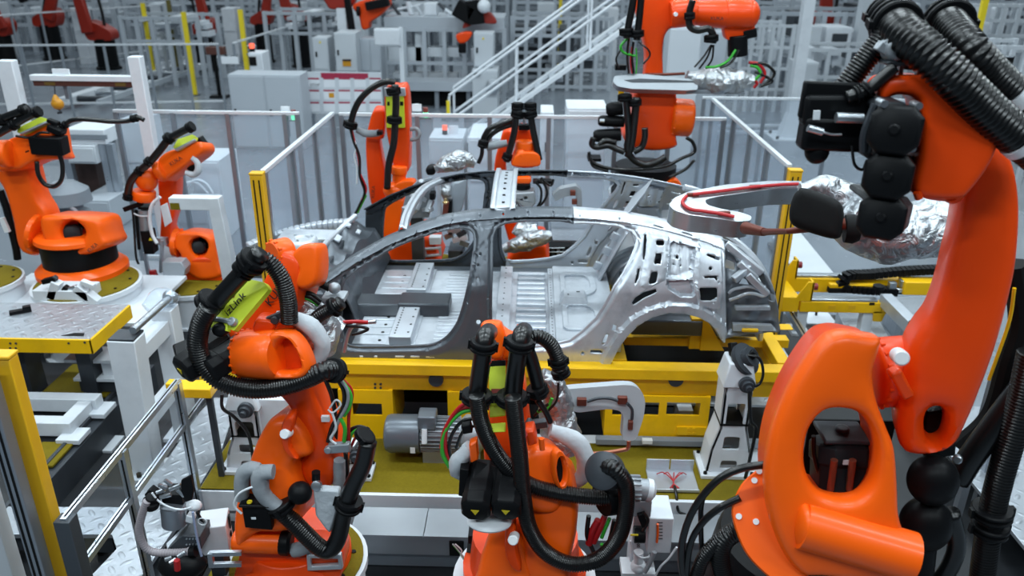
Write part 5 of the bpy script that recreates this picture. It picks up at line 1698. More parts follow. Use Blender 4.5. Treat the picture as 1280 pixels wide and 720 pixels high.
for L in ([(858, 245), (853, 253), (862, 261), (880, 264), (900, 267), (918, 271)], [(866, 243), (900, 239), (940, 234), (975, 231), (998, 230)]):
    b = B(); b.tube([PP(a, c, pc, nn) for a, c in L], 0.011, n=8); b.build('red_lead', RED, t)

# ================================================================== left front robot
Y3 = 3.55
c3 = plinth('white plinth with an olive top under the left front robot', 372, 700, 0.52, 0.40)
t = thing('industrial_robot', 'orange front robot with a black hose loop and a lime cover on its forearm', 'robot', (c3.x, c3.y, 0.535))
b = B(ORANGE_R); b.lathe((c3.x, c3.y, 0.535), (0, 0, 1), [(0, 0.31), (0.06, 0.31), (0.09, 0.28), (0.16, 0.26)], n=32); b.build('base', None, t, bevel=0.008)
for loop, T in (([(352, 694), (425, 695), (428, 715), (422, 735), (355, 735)], 0.22), ([(300, 690), (358, 688), (362, 700), (355, 735), (288, 735)], 0.2)):
    cast('base_casting', ORANGE_R, t, loop, Y3 - 0.17, T, 0.02, sm=False)
slab('base_window', GALV, t, [(383, 694), (426, 694), (428, 712), (384, 714)], Y3 - 0.20, 0.03, holes=[[(388, 698), (422, 699), (423, 707), (389, 709)]])
cast('column', ORANGE, t, [(322, 545), (335, 526), (352, 521), (366, 523), (382, 545), (386, 570), (370, 578), (366, 590), (374, 625), (370, 655), (352, 668), (318, 670), (296, 688), (289, 665), (292, 630), (303, 596), (312, 568)], Y3 - 0.10, 0.36, 0.05, n=(-0.1, -1, 0.25), dome=0.02)
b = B(ORANGE); p, q = PY(296, 676, Y3 - 0.17), PY(352, 678, Y3 - 0.17); b.tube([p, p.lerp(q, 0.5), q], 0.062, n=24); b.sphere(p, 0.062, (0.4, 1, 1)); b.build('motor_boss', None, t)
b = B(BLACK); p, q = PY(351, 678, Y3 - 0.17), PY(365, 679, Y3 - 0.17); b.lathe(p, q - p, [(0, 0.062), (0.01, 0.068), (0.045, 0.068), (0.06, 0.05)], n=22); b.build('boss_cap', None, t)
cast('swing_arm', ORANGE_R, t, [(318, 468), (340, 458), (375, 455), (386, 470), (390, 495), (402, 530), (417, 566), (418, 590), (412, 610), (392, 612), (378, 600), (374, 582), (384, 562), (372, 532), (358, 508), (342, 492), (325, 486)], Y3 + 0.02, 0.22, 0.035, n=(-0.2, -1, 0.1), dome=0.01)
cast('arm_foot', ORANGE, t, [(372, 582), (384, 566), (416, 566), (418, 585), (410, 610), (398, 612), (378, 604)], Y3 - 0.06, 0.14, 0.02, sm=False, corner=0.015)
b = B(WP); p = PY(355, 543, Y3 - 0.19); b.lathe(p, (0.1, 0.9, -0.35), [(0, 0.022), (0.006, 0.026), (0.06, 0.026)], n=16); b.build('plug', None, t)
b = B(WP); b.bar(PY(402, 523, Y3 - 0.05), PY(412, 523, Y3 - 0.05), 0.02, 0.03); b.build('limit_tab', None, t)
cast('column_rib', ORANGE_R, t, [(353, 528), (366, 524), (363, 545), (362, 560), (372, 575), (360, 570), (352, 556)], Y3 - 0.17, 0.1, 0.012)
# forearm
nf = (-0.25, -1, 0.35)
cast('forearm', ORANGE_R, t, [(268, 440), (282, 412), (318, 366), (340, 322), (352, 312), (372, 322), (374, 350), (366, 380), (352, 408), (342, 430), (322, 448), (290, 462), (272, 456)], Y3 + 0.10, 0.25, 0.04, n=nf)
drum('wrist_drum', ORANGE, t, (340, 318), (362, 312), Y3 + 0.22, 17, bolts=10, Y2=Y3 + 0.30)
cast('wrist_fork', ORANGE, t, [(362, 322), (372, 308), (388, 304), (395, 312), (396, 340), (391, 356), (376, 362), (364, 352), (372, 336)], Y3 + 0.18, 0.14, 0.025, n=nf)
cast('wrist', ORANGE_R, t, [(345, 325), (360, 314), (378, 318), (376, 345), (368, 362), (350, 372), (342, 350)], Y3 + 0.22, 0.18, 0.03, n=nf)
drum('elbow_gear', ORANGE, t, (303, 443), (352, 443), Y3 - 0.02, 31, bolts=18, Y2=Y3 - 0.10)
cast('elbow_cover', ORANGE, t, [(332, 424), (345, 415), (362, 420), (376, 438), (384, 462), (376, 474), (352, 476), (332, 470)], Y3 - 0.13, 0.12, 0.03, n=(-0.2, -1, 0.25), holes=[[(346, 428), (358, 426), (368, 440), (374, 460), (360, 466), (344, 464), (341, 442)]])
slab('cover_recess', ORANGE_R, t, [(338, 424), (372, 424), (378, 470), (338, 470)], Y3 - 0.05, 0.02, n=(-0.2, -1, 0.25))
cast('shoulder_lug', ORANGE_R, t, [(318, 402), (330, 400), (342, 404), (342, 414), (332, 418), (316, 416)], Y3 - 0.05, 0.1, 0.015)
n2 = V((-0.35, -0.75, 0.65)).normalized(); pl0 = PY(290, 385, Y3 - 0.06)
slab('lime_cover', LIME, t, [(262, 404), (296, 346), (331, 353), (336, 361), (292, 414), (285, 410)], 0, 0.03, n=n2, p0=pl0, bevel=0.006, corner=0.012)
slab('lime_cover', LIME, t, [(259, 398), (284, 402), (284, 414), (258, 408)], 0, 0.03, n=n2, p0=pl0 + V((0, -0.03, -0.01)), bevel=0.004)
slab('red_label', mat('faded_red_label', (0.28, 0.03, 0.02), 0.6), t, [(279, 368), (294, 368), (292, 372), (277, 372)], 0, 0.002, n=n2, p0=pl0 + n2 * 0.003)
letters('izLink', t, 285, 396, 0, (15, -17), (-8, -8), 15, n=n2, p0=pl0 + n2 * 0.002)
b = B(CAST); p, q = PP(266, 398, pl0 + n2 * 0.02, n2), PP(290, 402, pl0 + n2 * 0.02, n2); b.bar(p, q, 0.02, 0.02); b.cyl(q - n2 * 0.02, q + n2 * 0.01, 0.022, n=16); b.build('cover_strap', None, t, bevel=0.004)
letters('KUKA', t, 338, 384, 0, (10, -14), (-8, -7), 15, n=V(nf).normalized(), p0=PY(268, 440, Y3 + 0.095))
for fc, bc in (((226, 464), (282, 424)), ((257, 464), (312, 428))):
    motor(t, fc, bc, Y3 - 0.18, Y3 + 0.02, 17.5, knob=False, m=BLACK)
b = B(BLACK); p, q = PY(222, 452, Y3 - 0.08), PY(290, 425, Y3 + 0.05); b.bar(p, q, 0.24, 0.09, up=V((0, 0, 1))); b.build('motor_block', None, t, bevel=0.012)
b = B(BLACK); p = PY(276, 412, Y3 - 0.12); b.sphere(p, rpx(p, 10), (1.1, 1, 0.9)); b.build('end_cap', None, t)
hose(t, [(326, 316), (306, 338), (284, 362), (264, 384)], Y3 - 0.10, 12, corr=False)
hose(t, [(262, 384), (251, 405), (247, 432), (256, 458), (280, 478), (312, 486), (348, 484), (382, 474), (404, 464), (420, 462, Y3 - 0.10)], Y3 - 0.16, 13)
clamp(t, (418, 463), (426, 464), Y3 - 0.12, 16, 0.04, Y2=Y3 - 0.06)
hose(t, [(318, 322), (336, 328), (352, 348), (360, 375), (362, 402)], Y3 - 0.04, 11.5)
clamp(t, (262, 378), (270, 369), Y3 - 0.10, 18, 0.06); clamp(t, (315, 327), (324, 317), Y3 - 0.10, 19, 0.06); clamp(t, (304, 338), (310, 332), Y3 - 0.1, 15, 0.03)
# dress pack at the right of the arm
for L, r, m, Yd in (([(420, 470), (430, 490), (428, 512), (416, 532), (410, 552)], 3, RUBBER, -0.1), ([(424, 472), (434, 488), (434, 505), (424, 525), (414, 548)], 2.2, SLEEVEG, -0.12), ([(426, 474), (438, 492), (437, 508), (430, 520)], 2.4, GREEN, -0.11),
                    ([(428, 474), (440, 490), (436, 520), (436, 552)], 2.2, RED, -0.09), ([(425, 522), (431, 535), (430, 552)], 2.6, GREEN, -0.12), ([(412, 510), (420, 500), (426, 506), (416, 516), (410, 512)], 1.2, WHITEG, -0.13),
                    ([(415, 515), (420, 535), (413, 548), (420, 555)], 1.6, WHITEG, -0.13), ([(430, 560), (436, 540), (450, 534), (462, 540), (464, 552)], 3.0, RUBBER, -0.06), ([(436, 556), (440, 542), (452, 536), (465, 544)], 2, GREEN, -0.08), ([(438, 560), (446, 545), (458, 540), (466, 552)], 1.8, RED, -0.08), ([(442, 562), (452, 548), (462, 548)], 1.8, SLEEVEG, -0.09),
                    ([(405, 470), (416, 500), (420, 540), (414, 575)], 3, RUBBER, -0.02), ([(432, 566), (434, 590), (432, 612)], 3, RUBBER, -0.08)):
    rod('cable', m, t, L, Y3 + Yd, r, n=8)
b = B(CAST); p, q = PY(411, 560, Y3 - 0.12), PY(438, 558, Y3 - 0.12); b.bar(p, q, 0.04, 0.05); b.cyl(p, p + V((0, -0.03, 0)), 0.02); b.build('cable_bracket', None, t, bevel=0.006)
hose(t, [(350, 636), (372, 658), (394, 680), (410, 688), (422, 674), (430, 640), (440, 610), (454, 580), (460, 552)], Y3 - 0.22, 11, corr=False)
hose(t, [(350, 636), (372, 658), (394, 680), (404, 687)], Y3 - 0.225, 11.5)
clamp(t, (352, 632), (360, 643), Y3 - 0.22, 18, 0.05); clamp(t, (436, 630), (432, 645), Y3 - 0.22, 17, 0.06); clamp(t, (456, 545), (460, 540), Y3 - 0.2, 14, 0.03)
crumple('grey_sleeve', SLEEVEG, t, [(302, 622), (304, 595), (318, 585), (330, 595)], Y3 - 0.20, [9, 10, 10, 8], 0.10, 12, 2)
crumple('grey_sleeve', SLEEVEG, t, [(342, 590), (326, 592), (326, 612), (336, 626), (348, 634)], Y3 - 0.24, [9, 11, 11, 10, 9], 0.10, 12, 3)
b = B(BLACK); p, q = PY(322, 640, Y3 - 0.24), PY(322, 640, Y3 - 0.08); b.box((p.x, p.y + 0.05, p.z - 0.02), (0.15, 0.14, 0.15), X=(1, -0.1, 0)); b.b2((p.x - 0.08, p.y - 0.04, p.z + 0.055), (p.x + 0.08, p.y + 0.13, p.z + 0.07)); b.build('junction_box', None, t, bevel=0.006)
b = B(); p = PY(317, 648, Y3 - 0.275); b.box(p, (0.024, 0.003, 0.012)); b.build('box_label', WHITEG, t)
b = B(MATS['warning_yellow']); p = PY(312, 628, Y3 - 0.26); b.cyl(p, p + V((0, 0.0, 0.006)), 0.014, n=14); b.build('yellow_mark', None, t)
rod('white_tube', WHITEG, t, [(302, 642), (293, 632), (298, 618), (312, 610), (322, 608)], Y3 - 0.27, 1.5)
b = B(BLACK); p = PY(375, 616, Y3 - 0.22); b.sphere(p, rpx(p, 15), (1, 1, 0.95), 24); b.build('accumulator', None, t)
b = B(STEEL); p = PY(396, 605, Y3 - 0.2); b.lathe(p + V((0, -0.02, 0.0)), (0, 1, -0.4), [(0, 0.018), (0.003, 0.026), (0.03, 0.026)], n=20); b.build('gauge', None, t)
b = B(BLACK); b.cyl(PY(395, 600, Y3 - 0.17), PY(395, 590, Y3 - 0.17), 0.022, n=14); b.build('regulator', None, t)
slab('white_cloth', SLEEVE, t, [(391, 612), (424, 614), (425, 630), (418, 652), (412, 668), (405, 660), (394, 645)], Y3 - 0.22, 0.05, bevel=0.012)
crumple('grey_sleeve', SLEEVEG, t, [(366, 688), (384, 683), (392, 675)], Y3 - 0.18, [9, 9, 8], 0.1, 12, 5)
crumple('grey_sleeve', SLEEVEG, t, [(424, 575), (424, 600), (422, 625)], Y3 - 0.10, [7, 8, 7], 0.1, 12, 5)
# tool side
rod('tool_rod', BLACK, t, [(366, 352), (392, 352), (412, 360)], Y3 + 0.25, 5)
b = B(CAST); p = PY(418, 360, Y3 + 0.25); b.sphere(p, rpx(p, 8), (1, 1, 0.9)); b.b2((p.x - 0.06, p.y - 0.05, p.z - 0.06), (p.x + 0.06, p.y + 0.05, p.z - 0.035)); b.build('tool_fitting', None, t, bevel=0.004)
t = thing('welding_gun', 'small welding gun wrapped in foil with red leads, reaching into the front door opening', 'welding gun', tuple(PY(395, 400, Y3 + 0.3)))
crumple('foil_wrap', FOIL, t, [(365, 385), (385, 392), (398, 415), (402, 440)], Y3 + 0.25, [14, 24, 28, 20], 0.16, 9, 7)
crumple('foil_wrap', FOIL, t, [(398, 400), (415, 405), (428, 412)], Y3 + 0.5, [10, 15, 14], 0.16, 9, 8)
hose(t, [(388, 405), (400, 394), (418, 384), (426, 378)], Y3 + 0.15, 9)
clamp(t, (418, 384), (424, 380), Y3 + 0.15, 13)
for L, r, m in (([(364, 372), (385, 370), (400, 380)], 3, RUBBER), ([(362, 376), (382, 373), (398, 382)], 2, GREEN), ([(364, 368), (386, 366), (402, 376)], 2.6, RUBBER), ([(362, 380), (380, 378), (392, 386)], 1.4, WHITEG)):
    rod('lead', m, t, L, Y3 + 0.2, r)
rod('red_lead', RED, t, [(426, 403), (445, 402), (460, 403)], Y3 + 0.5, 2.4)
rod('black_lead', RUBBER, t, [(426, 408), (445, 408), (460, 411), (450, 416), (440, 418)], Y3 + 0.5, 2)
crumple('white_sleeve', SLEEVE, t, [(346, 396), (366, 398), (388, 408), (402, 428), (398, 448), (384, 462)], Y3 + 0.0, [8, 10, 11, 11, 10, 7], 0.12, 10, 9)
b = B(DGREY); p = PY(345, 398, Y3 - 0.02); b.bar(PY(334, 400, Y3 - 0.02), PY(358, 390, Y3 - 0.02), 0.03, 0.03); b.cyl(p + V((0, -0.03, 0)), p + V((0, 0.02, 0)), 0.02); b.build('sleeve_clamp', None, t, bevel=0.004)
rod('c_arm', ALU, t, [(430, 440), (436, 415), (446, 405), (470, 402)], Y3 + 0.55, 2.5)

# ================================================================== centre front robot
Y4 = 3.50
t = thing('industrial_robot', 'orange front robot with two upright black hoses and a lime cover between them', 'robot', (PY(660, 700, Y4).x, Y4 + 0.15, 0.5))
c4 = PZ(655, 760, 0.5)
b = B(ORANGE_R); b.lathe((c4.x, Y4 + 0.15, 0.40), (0, 0, 1), [(0, 0.36), (0.08, 0.36), (0.1, 0.32), (0.3, 0.30)], n=32); b.build('base', None, t)
b = B(WHITEP); b.lathe((c4.x, Y4 + 0.15, 0.0), (0, 0, 1), [(0, 0.42), (0.39, 0.42)], n=36); o = b.build('robot_plinth', None, None, loc=(c4.x, Y4 + 0.15, 0)); tag(o, 'round white plinth below the centre front robot', 'plinth')
cast('column', ORANGE, t, [(594, 725), (601, 695), (612, 668), (628, 658), (644, 660), (655, 672), (660, 700), (662, 735), (594, 740)], Y4 - 0.18, 0.34, 0.05, n=(-0.1, -1, 0.3), dome=0.02)
b = B(WP); p = PY(641, 676, Y4 - 0.30); b.lathe(p, (0.1, 0.9, -0.35), [(0, 0.022), (0.006, 0.027), (0.07, 0.027)], n=16); b.build('plug', None, t)
cast('column_rib', ORANGE_R, t, [(632, 668), (644, 660), (646, 690), (652, 715), (640, 712), (632, 695)], Y4 - 0.23, 0.1, 0.015)
cast('swing_arm', ORANGE, t, [(648, 640), (665, 600), (690, 588), (712, 598), (721, 632), (720, 668), (712, 705), (706, 735), (650, 740), (645, 690)], Y4 - 0.08, 0.28, 0.05, n=(-0.1, -1, 0.25), dome=0.02)
cast('elbow_gear', ORANGE, t, [(652, 598), (655, 572), (668, 560), (690, 559), (704, 566), (712, 584), (714, 606), (706, 632), (690, 645), (662, 640), (652, 622)], Y4 - 0.10, 0.24, 0.05, n=(0.25, -1, 0.35), dome=0.02)
cast('gear_cover', ORANGE, t, [(694, 572), (700, 563), (708, 570), (713, 588), (712, 604), (704, 614), (696, 600)], Y4 - 0.13, 0.05, 0.012, n=(0.75, -1, 0.2), holes=[[(699, 575), (704, 573), (708, 588), (707, 602), (702, 606), (698, 590)]])
slab('cover_recess', MATTE, t, [(695, 570), (706, 570), (710, 605), (700, 610)], Y4 - 0.09, 0.01, n=(0.75, -1, 0.2))
cast('forearm', ORANGE_R, t, [(604, 560), (612, 500), (612, 455), (622, 446), (640, 446), (652, 460), (660, 520), (664, 560), (655, 585), (625, 590), (608, 582)], Y4 + 0.08, 0.24, 0.035, n=(-0.05, -1, 0.45))
cast('wrist', ORANGE, t, [(600, 412), (604, 403), (622, 402), (628, 408), (632, 425), (628, 448), (614, 450), (600, 436)], Y4 + 0.22, 0.16, 0.03, n=(0, -1, 0.4))
b = B(); 
for k in range(5):
    p = PY(606 + k * 3, 411, Y4 + 0.205); b.cyl(p, p + V((0, 0.02, 0)), 0.005, n=6)
b.build('wrist_bolt', MATTE, t)
cast('wrist_fork', ORANGE, t, [(622, 408), (640, 416), (655, 412), (658, 425), (654, 446), (640, 450), (624, 448)], Y4 + 0.26, 0.14, 0.03, n=(0, -1, 0.4))
drum('wrist_drum', ORANGE, t, (646, 414), (658, 414), Y4 + 0.25, 9)
nl = V((0, -1, 0.62)).normalized(); pl4 = PY(620, 500, Y4 - 0.02)
slab('lime_cover', LIME, t, [(611, 458), (632, 456), (632, 520), (612, 522)], 0, 0.03, n=nl, p0=pl4, bevel=0.005)
slab('lime_cover', LIME, t, [(608, 530), (632, 528), (632, 540), (608, 541)], 0, 0.05, n=nl, p0=pl4 + V((0, -0.03, 0)), bevel=0.005)
slab('red_label', MATS['faded_red_label'], t, [(614, 486), (631, 486), (631, 493), (614, 493)], 0, 0.002, n=nl, p0=pl4 + nl * 0.002)
slab('black_band', BLACK, t, [(612, 451), (632, 450), (632, 457), (611, 458)], 0, 0.04, n=nl, p0=pl4 + nl * 0.002)
hose(t, [(611, 415, Y4 + 0.12), (606, 424), (601, 460), (596, 494)], Y4 - 0.05, 11.5, corr=False)
hose(t, [(655, 414, Y4 + 0.12), (651, 423), (645, 460), (641, 496)], Y4 - 0.05, 11.5, corr=False)
hose(t, [(596, 494), (601, 525), (614, 556), (634, 584), (662, 606), (700, 616), (738, 621), (772, 622)], Y4 - 0.12, 11)
hose(t, [(641, 496), (645, 530), (650, 575), (654, 620), (662, 660), (682, 690), (714, 705), (748, 699), (772, 674), (782, 640), (782, 606), (768, 586), (754, 584, Y4 - 0.12)], Y4 - 0.20, 11.2)
for a, c, r in (((604, 432), (602, 446), 17), ((596, 496), (595, 508), 19.5), ((649, 430), (646, 445), 18), ((640, 498), (640, 510), 20)):
    clamp(t, a, c, Y4 - 0.06, r, 0.05)
b = B(mat('red_band', (0.5, 0.03, 0.03), 0.5)); p, q = PY(603, 449, Y4 - 0.05), PY(602.7, 451, Y4 - 0.05); b.cyl(p, q, rpx(p, 12), n=20); b.build('red_mark', None, t)
b = B(MATS['red_band']); p, q = PY(647.5, 543, Y4 - 0.18), PY(648, 545, Y4 - 0.18); b.cyl(p, q, rpx(p, 11.6), n=20); b.build('red_mark', None, t)
hose(t, [(660, 424), (674, 421), (688, 430), (697, 448), (699, 462)], Y4 + 0.10, 9.5)
clamp(t, (698, 452), (699, 460), Y4 + 0.10, 12, 0.04); clamp(t, (701, 466), (704, 474), Y4 + 0.12, 12, 0.04)
hose(t, [(656, 430), (664, 450), (672, 480), (676, 496)], Y4 + 0.0, 9, corr=False)
clamp(t, (672, 488), (676, 498), Y4 + 0.0, 14, 0.05)
hose(t, [(672, 500), (682, 515), (688, 528)], Y4 + 0.0, 4, corr=False)
for fc, bc in (((594, 640), (604, 585)), ((632, 640), (640, 582))):
    motor(t, fc, bc, Y4 - 0.30, Y4 - 0.02, 18.5, knob=False)
b = B(BLACK); p, q = PY(612, 626, Y4 - 0.2), PY(620, 588, Y4 - 0.04); b.bar(p, q, 0.25, 0.10, up=V((0, 1, 0))); b.build('motor_block', None, t, bevel=0.012)
cast('motor_flange', ORANGE, t, [(586, 556), (596, 552), (598, 576), (588, 580)], Y4 - 0.12, 0.06, 0.01, sm=False, corner=0.01)
slab('connector_box', BLACK, t, [(575, 586), (586, 588), (582, 622), (573, 620)], Y4 - 0.14, 0.1)
b = B(WHITEG); p = PY(612, 652, Y4 - 0.22); b.sphere(p, rpx(p, 28), (1.0, 0.7, 0.28), 24); b.build('drip_pan', None, t)
for L, r, m in (([(606, 502), (580, 505), (560, 530), (557, 560), (566, 582)], 2.6, RED), ([(604, 512), (576, 516), (556, 540), (553, 566), (562, 584)], 2.8, GREEN), ([(600, 508), (574, 512), (556, 536), (551, 560)], 2.2, RED),
                ([(598, 522), (576, 528), (562, 552), (564, 580)], 2.4, RUBBER), ([(602, 530), (580, 538), (570, 560)], 2, RUBBER)):
    rod('cable', m, t, L, Y4 - 0.02, r)
crumple('white_sleeve', SLEEVE, t, [(590, 560), (578, 572), (570, 588), (580, 596)], Y4 - 0.04, [10, 12, 10, 6], 0.2, 12, 6)
b = B(BLACK); b.bar(PY(578, 535, Y4 - 0.05), PY(590, 533, Y4 - 0.05), 0.05, 0.05); b.build('cable_clip', None, t, bevel=0.006)
cast('elbow_lug', ORANGE_R, t, [(656, 540), (668, 538), (672, 556), (660, 560)], Y4 - 0.06, 0.1, 0.015, sm=False, corner=0.012)
rod('grease_stub', ORANGE, t, [(678, 562), (677, 552), (677, 548)], Y4 - 0.16, 3.6)
drum('dress_ring', DGREY, t, (752, 588), (764, 590), Y4 - 0.18, 24, prof=[(0, 0.8), (0.1, 1.0), (0.6, 1.0), (0.7, 0.75), (1, 0.7)], Y2=Y4 - 0.08)
b = B(BLACK); p = PY(752, 624, Y4 - 0.1); b.lathe(p, (0.9, 0.5, 0), [(0, 0.09), (0.05, 0.10), (0.12, 0.09)], n=24); b.build('dress_hub', None, t)
for L, r, m in (([(748, 650), (740, 665), (736, 680)], 4.5, RED), ([(756, 645), (750, 660), (742, 678)], 4, RED), ([(762, 648), (756, 662), (752, 672)], 2.5, GREEN), ([(736, 645), (734, 670), (742, 690)], 3, RUBBER), ([(768, 650), (762, 675), (752, 694)], 3, RUBBER), ([(752, 680), (756, 690), (752, 700)], 2.2, GREEN)):
    rod('cable', m, t, L, Y4 - 0.08, r)
# its welding gun
Yw = 4.05
t = thing('welding_gun', 'pale hook-shaped welding gun with a copper tip beside the centre front robot', 'welding gun', tuple(PY(740, 510, Yw)))
GL = [(694, 490), (712, 486), (780, 481), (794, 482), (803, 490), (807, 502), (805, 520), (797, 545), (793, 551), (780, 551), (778, 545), (780, 522), (776, 514), (762, 511), (722, 516), (712, 512), (698, 508)]
slab('gun_frame', mat('pale_cast_gun', (0.50, 0.535, 0.57), 0.45, metal=0.3, var=0.06), t, GL, Yw, 0.09, n=(0.05, -1, 0.25), bevel=0.010, corner=0.03)
for px, py, w_, h_ in ((727, 502, 12, 10), (778, 500, 12, 10), (788, 531, 6, 12)):
    p = PP(px, py, PY(694, 490, Yw - 0.015), V((0.05, -1, 0.25)).normalized()); b = B(); b.box(p, (rpx(p, w_), 0.03, rpx(p, h_))); b.build('copper_terminal', COPPERD, t, bevel=0.004)
rod('gun_lead', DGREY, t, [(734, 502), (748, 498), (762, 498), (772, 501)], Yw - 0.03, 2.0)
rod('gun_lead', DGREY, t, [(784, 504), (790, 512), (790, 524)], Yw - 0.03, 2.0)
rod('electrode', COPPER, t, [(786, 551), (785, 560), (776, 563), (755, 566), (728, 567), (708, 565)], Yw + 0.02, 2.6)
rod('electrode_arm', COPPER, t, [(764, 564), (770, 578), (776, 600)], Yw + 0.02, 3)
crumple('foil_wrap', FOIL, t, [(676, 470), (690, 482), (697, 500), (694, 520), (705, 545), (712, 565)], Yw - 0.14, [12, 18, 20, 24, 22, 14], 0.18, 10, 11)
crumple('white_sleeve', SLEEVE, t, [(688, 538), (706, 544), (724, 556), (733, 576), (728, 596), (712, 608)], Yw - 0.45, [8, 11, 12, 12, 10, 7], 0.1, 10, 12)
b = B(DGREY); p = PY(668, 530, Yw - 0.42); b.bar(PY(658, 532, Yw - 0.42), PY(684, 528, Yw - 0.42), 0.045, 0.04); b.cyl(p + V((-0.03, -0.03, 0)), p + V((-0.03, 0.03, 0)), 0.022); b.build('sleeve_clamp', None, t, bevel=0.004)
for L, r, m in (([(690, 498), (684, 510), (672, 515)], 2, GREEN), ([(698, 478), (696, 500), (684, 515)], 1.6, RUBBER), ([(686, 505), (676, 512), (668, 520)], 2, RUBBER)):
    rod('lead', m, t, L, Yw - 0.25, r)
# ================================================================== robots farther back
def bolted(t, cx, cy, Y, r, n, m=ORANGE_R):
    p = PY(cx, cy, Y); R = rpx(p, r); b = B()
    for k in range(n):
        a = 2 * pi * k / n; b.cyl(p + V((R * cos(a), -0.012, R * sin(a))), p + V((R * cos(a), 0.01, R * sin(a))), 0.012, n=7)
    return b.build('bolt_ring', m, t)


# ---- left edge robot
Y1 = 7.45
pl = plinth('low white plinth with an olive top under the robot at the left edge', 109, 353, 0.70, 0.50)
plinth('plinth edge with olive top cut off by the left edge of the picture', -28, 350, 0.75, 0.40)
t = thing('industrial_robot', 'orange robot with a round opening in its column, on a black base drum', 'robot', (pl.x, pl.y, 0.79))
p = PY(107, 343, Y1)
b = B(); b.lathe((p.x, Y1 - 0.02, 0.71), (0, 0, 1), [(0, 0.36), (0.04, 0.36), (0.05, 0.345), (0.36, 0.345), (0.365, 0.36)], n=40); b.build('swivel_drum', BLACK, t)
b = B(); b.lathe((p.x, Y1 - 0.02, 0.71), (0, 0, 1), [(0, 0.43), (0.05, 0.43), (0.09, 0.385), (0.11, 0.35)], n=40); b.build('base_ring', ORANGE, t)
b = B(); b.lathe((p.x, Y1 - 0.02, 1.06), (0, 0, 1), [(0, 0.365), (0.015, 0.385), (0.05, 0.375), (0.08, 0.33)], n=40); b.build('column_skirt', ORANGE, t)
cast('column', ORANGE, t, [(48, 274), (66, 270), (100, 271), (121, 275), (128, 294), (132, 306), (116, 316), (88, 322), (66, 322), (56, 310)], Y1 - 0.26, 0.45, 0.05, [[(75, 282), (89, 276), (102, 284), (105, 294), (97, 305), (85, 305), (75, 296)]], n=(0.0, -1, 0.2), grid=0.05)
motor(t, (90, 292), (96, 292), Y1 - 0.20, Y1 + 0.1, 11, tri=False, knob=False, m=DARKP)
slab('cavity_shade', MATTE, t, [(72, 274), (108, 274), (108, 308), (72, 308)], Y1 + 0.05, 0.01)  # black sheet stands in for the shade inside the round opening
letters('KUKA', t, 112, 316, Y1 - 0.42, (8, -7), (-3, -6), 7, sq=0.9)
drum('joint_flange', ORANGE, t, (50, 292), (42, 290), Y1 - 0.08, 24, bolts=14)
cast('swing_arm', ORANGE, t, [(0, 195), (14, 180), (30, 192), (36, 215), (44, 245), (56, 266), (58, 285), (46, 318), (30, 318), (20, 306), (14, 275), (4, 240), (-6, 220)], Y1 + 0.02, 0.24, 0.05, n=(-0.1, -1, 0.1))
cast('forearm', ORANGE, t, [(-10, 185), (4, 176), (22, 168), (46, 155), (62, 154), (66, 164), (70, 188), (72, 198), (48, 200), (32, 206), (20, 212), (-10, 212)], Y1 - 0.10, 0.26, 0.035, n=(-0.1, -1, 0.25))
drum('elbow_gear', ORANGE, t, (2, 192), (14, 192), Y1 - 0.16, 17)
bolted(t, 36, 191, Y1 - 0.13, 2.2, 5, MATTE)
n1 = V((-0.1, -0.8, 0.6)).normalized(); q1 = PY(40, 156, Y1 - 0.14)
slab('lime_cover', LIME, t, [(22, 160), (50, 146), (58, 148), (57, 153), (26, 167), (21, 165)], 0, 0.05, n=n1, p0=q1, bevel=0.004)
slab('cover_rail', GALV, t, [(24, 166), (57, 151), (58, 153), (25, 168)], 0, 0.03, n=n1, p0=q1 + n1 * 0.004)
b = B(BLACK); p, q = PY(42, 180, Y1 - 0.14), PY(82, 182, Y1 - 0.14); b.bar(p, q, 0.15, 0.17, up=V((0, 0, 1))); b.build('motor', None, t, bevel=0.012)
b = B(BLACK); p, q = PY(62, 158, Y1 - 0.1), PY(80, 166, Y1 - 0.1); b.bar(p, q, 0.12, 0.06, up=V((0, 0, 1))); p, q = PY(60, 150, Y1 - 0.1), PY(74, 155, Y1 - 0.1); b.bar(p, q, 0.06, 0.04); b.build('wrist_motor', None, t, bevel=0.01)
for L, r in (([(-6, 152), (8, 146), (24, 140), (34, 136)], 5), ([(-4, 168), (10, 160), (30, 148), (48, 139)], 5)):
    hose(t, L, Y1 - 0.2, r, corr=False)
clamp(t, (30, 137), (38, 134), Y1 - 0.2, 7, 0.06); clamp(t, (46, 140), (53, 137), Y1 - 0.2, 7, 0.06); clamp(t, (17, 156), (24, 152), Y1 - 0.2, 7, 0.06); clamp(t, (2, 150), (8, 147), Y1 - 0.2, 7, 0.06)
hose(t, [(78, 160), (86, 152), (98, 149), (118, 150), (140, 152), (160, 151), (172, 147), (180, 150)], Y1 - 0.05, 3, corr=False)
clamp(t, (80, 157), (85, 153), Y1 - 0.05, 5, 0.06); clamp(t, (168, 148), (173, 147), Y1 - 0.05, 5, 0.06)
hose(t, [(46, 202), (48, 218), (56, 230), (68, 233), (77, 224), (78, 206), (74, 192)], Y1 - 0.16, 2.8, corr=False)
rod('motor_lead', RUBBER, t, [(20, 170), (38, 172), (50, 166), (62, 166)], Y1 - 0.2, 1.6)
b = B(BLACK); b.tube(pts([(0, 238), (8, 260), (14, 285), (20, 310), (22, 324)], Y1 + 0.0), 0.035, n=10); b.build('hose', None, t)
b = B(WHITEG); b.bar(PY(2, 272, Y1 - 0.05), PY(10, 290, Y1 - 0.05), 0.05, 0.03); b.build('cable_tag', None, t)

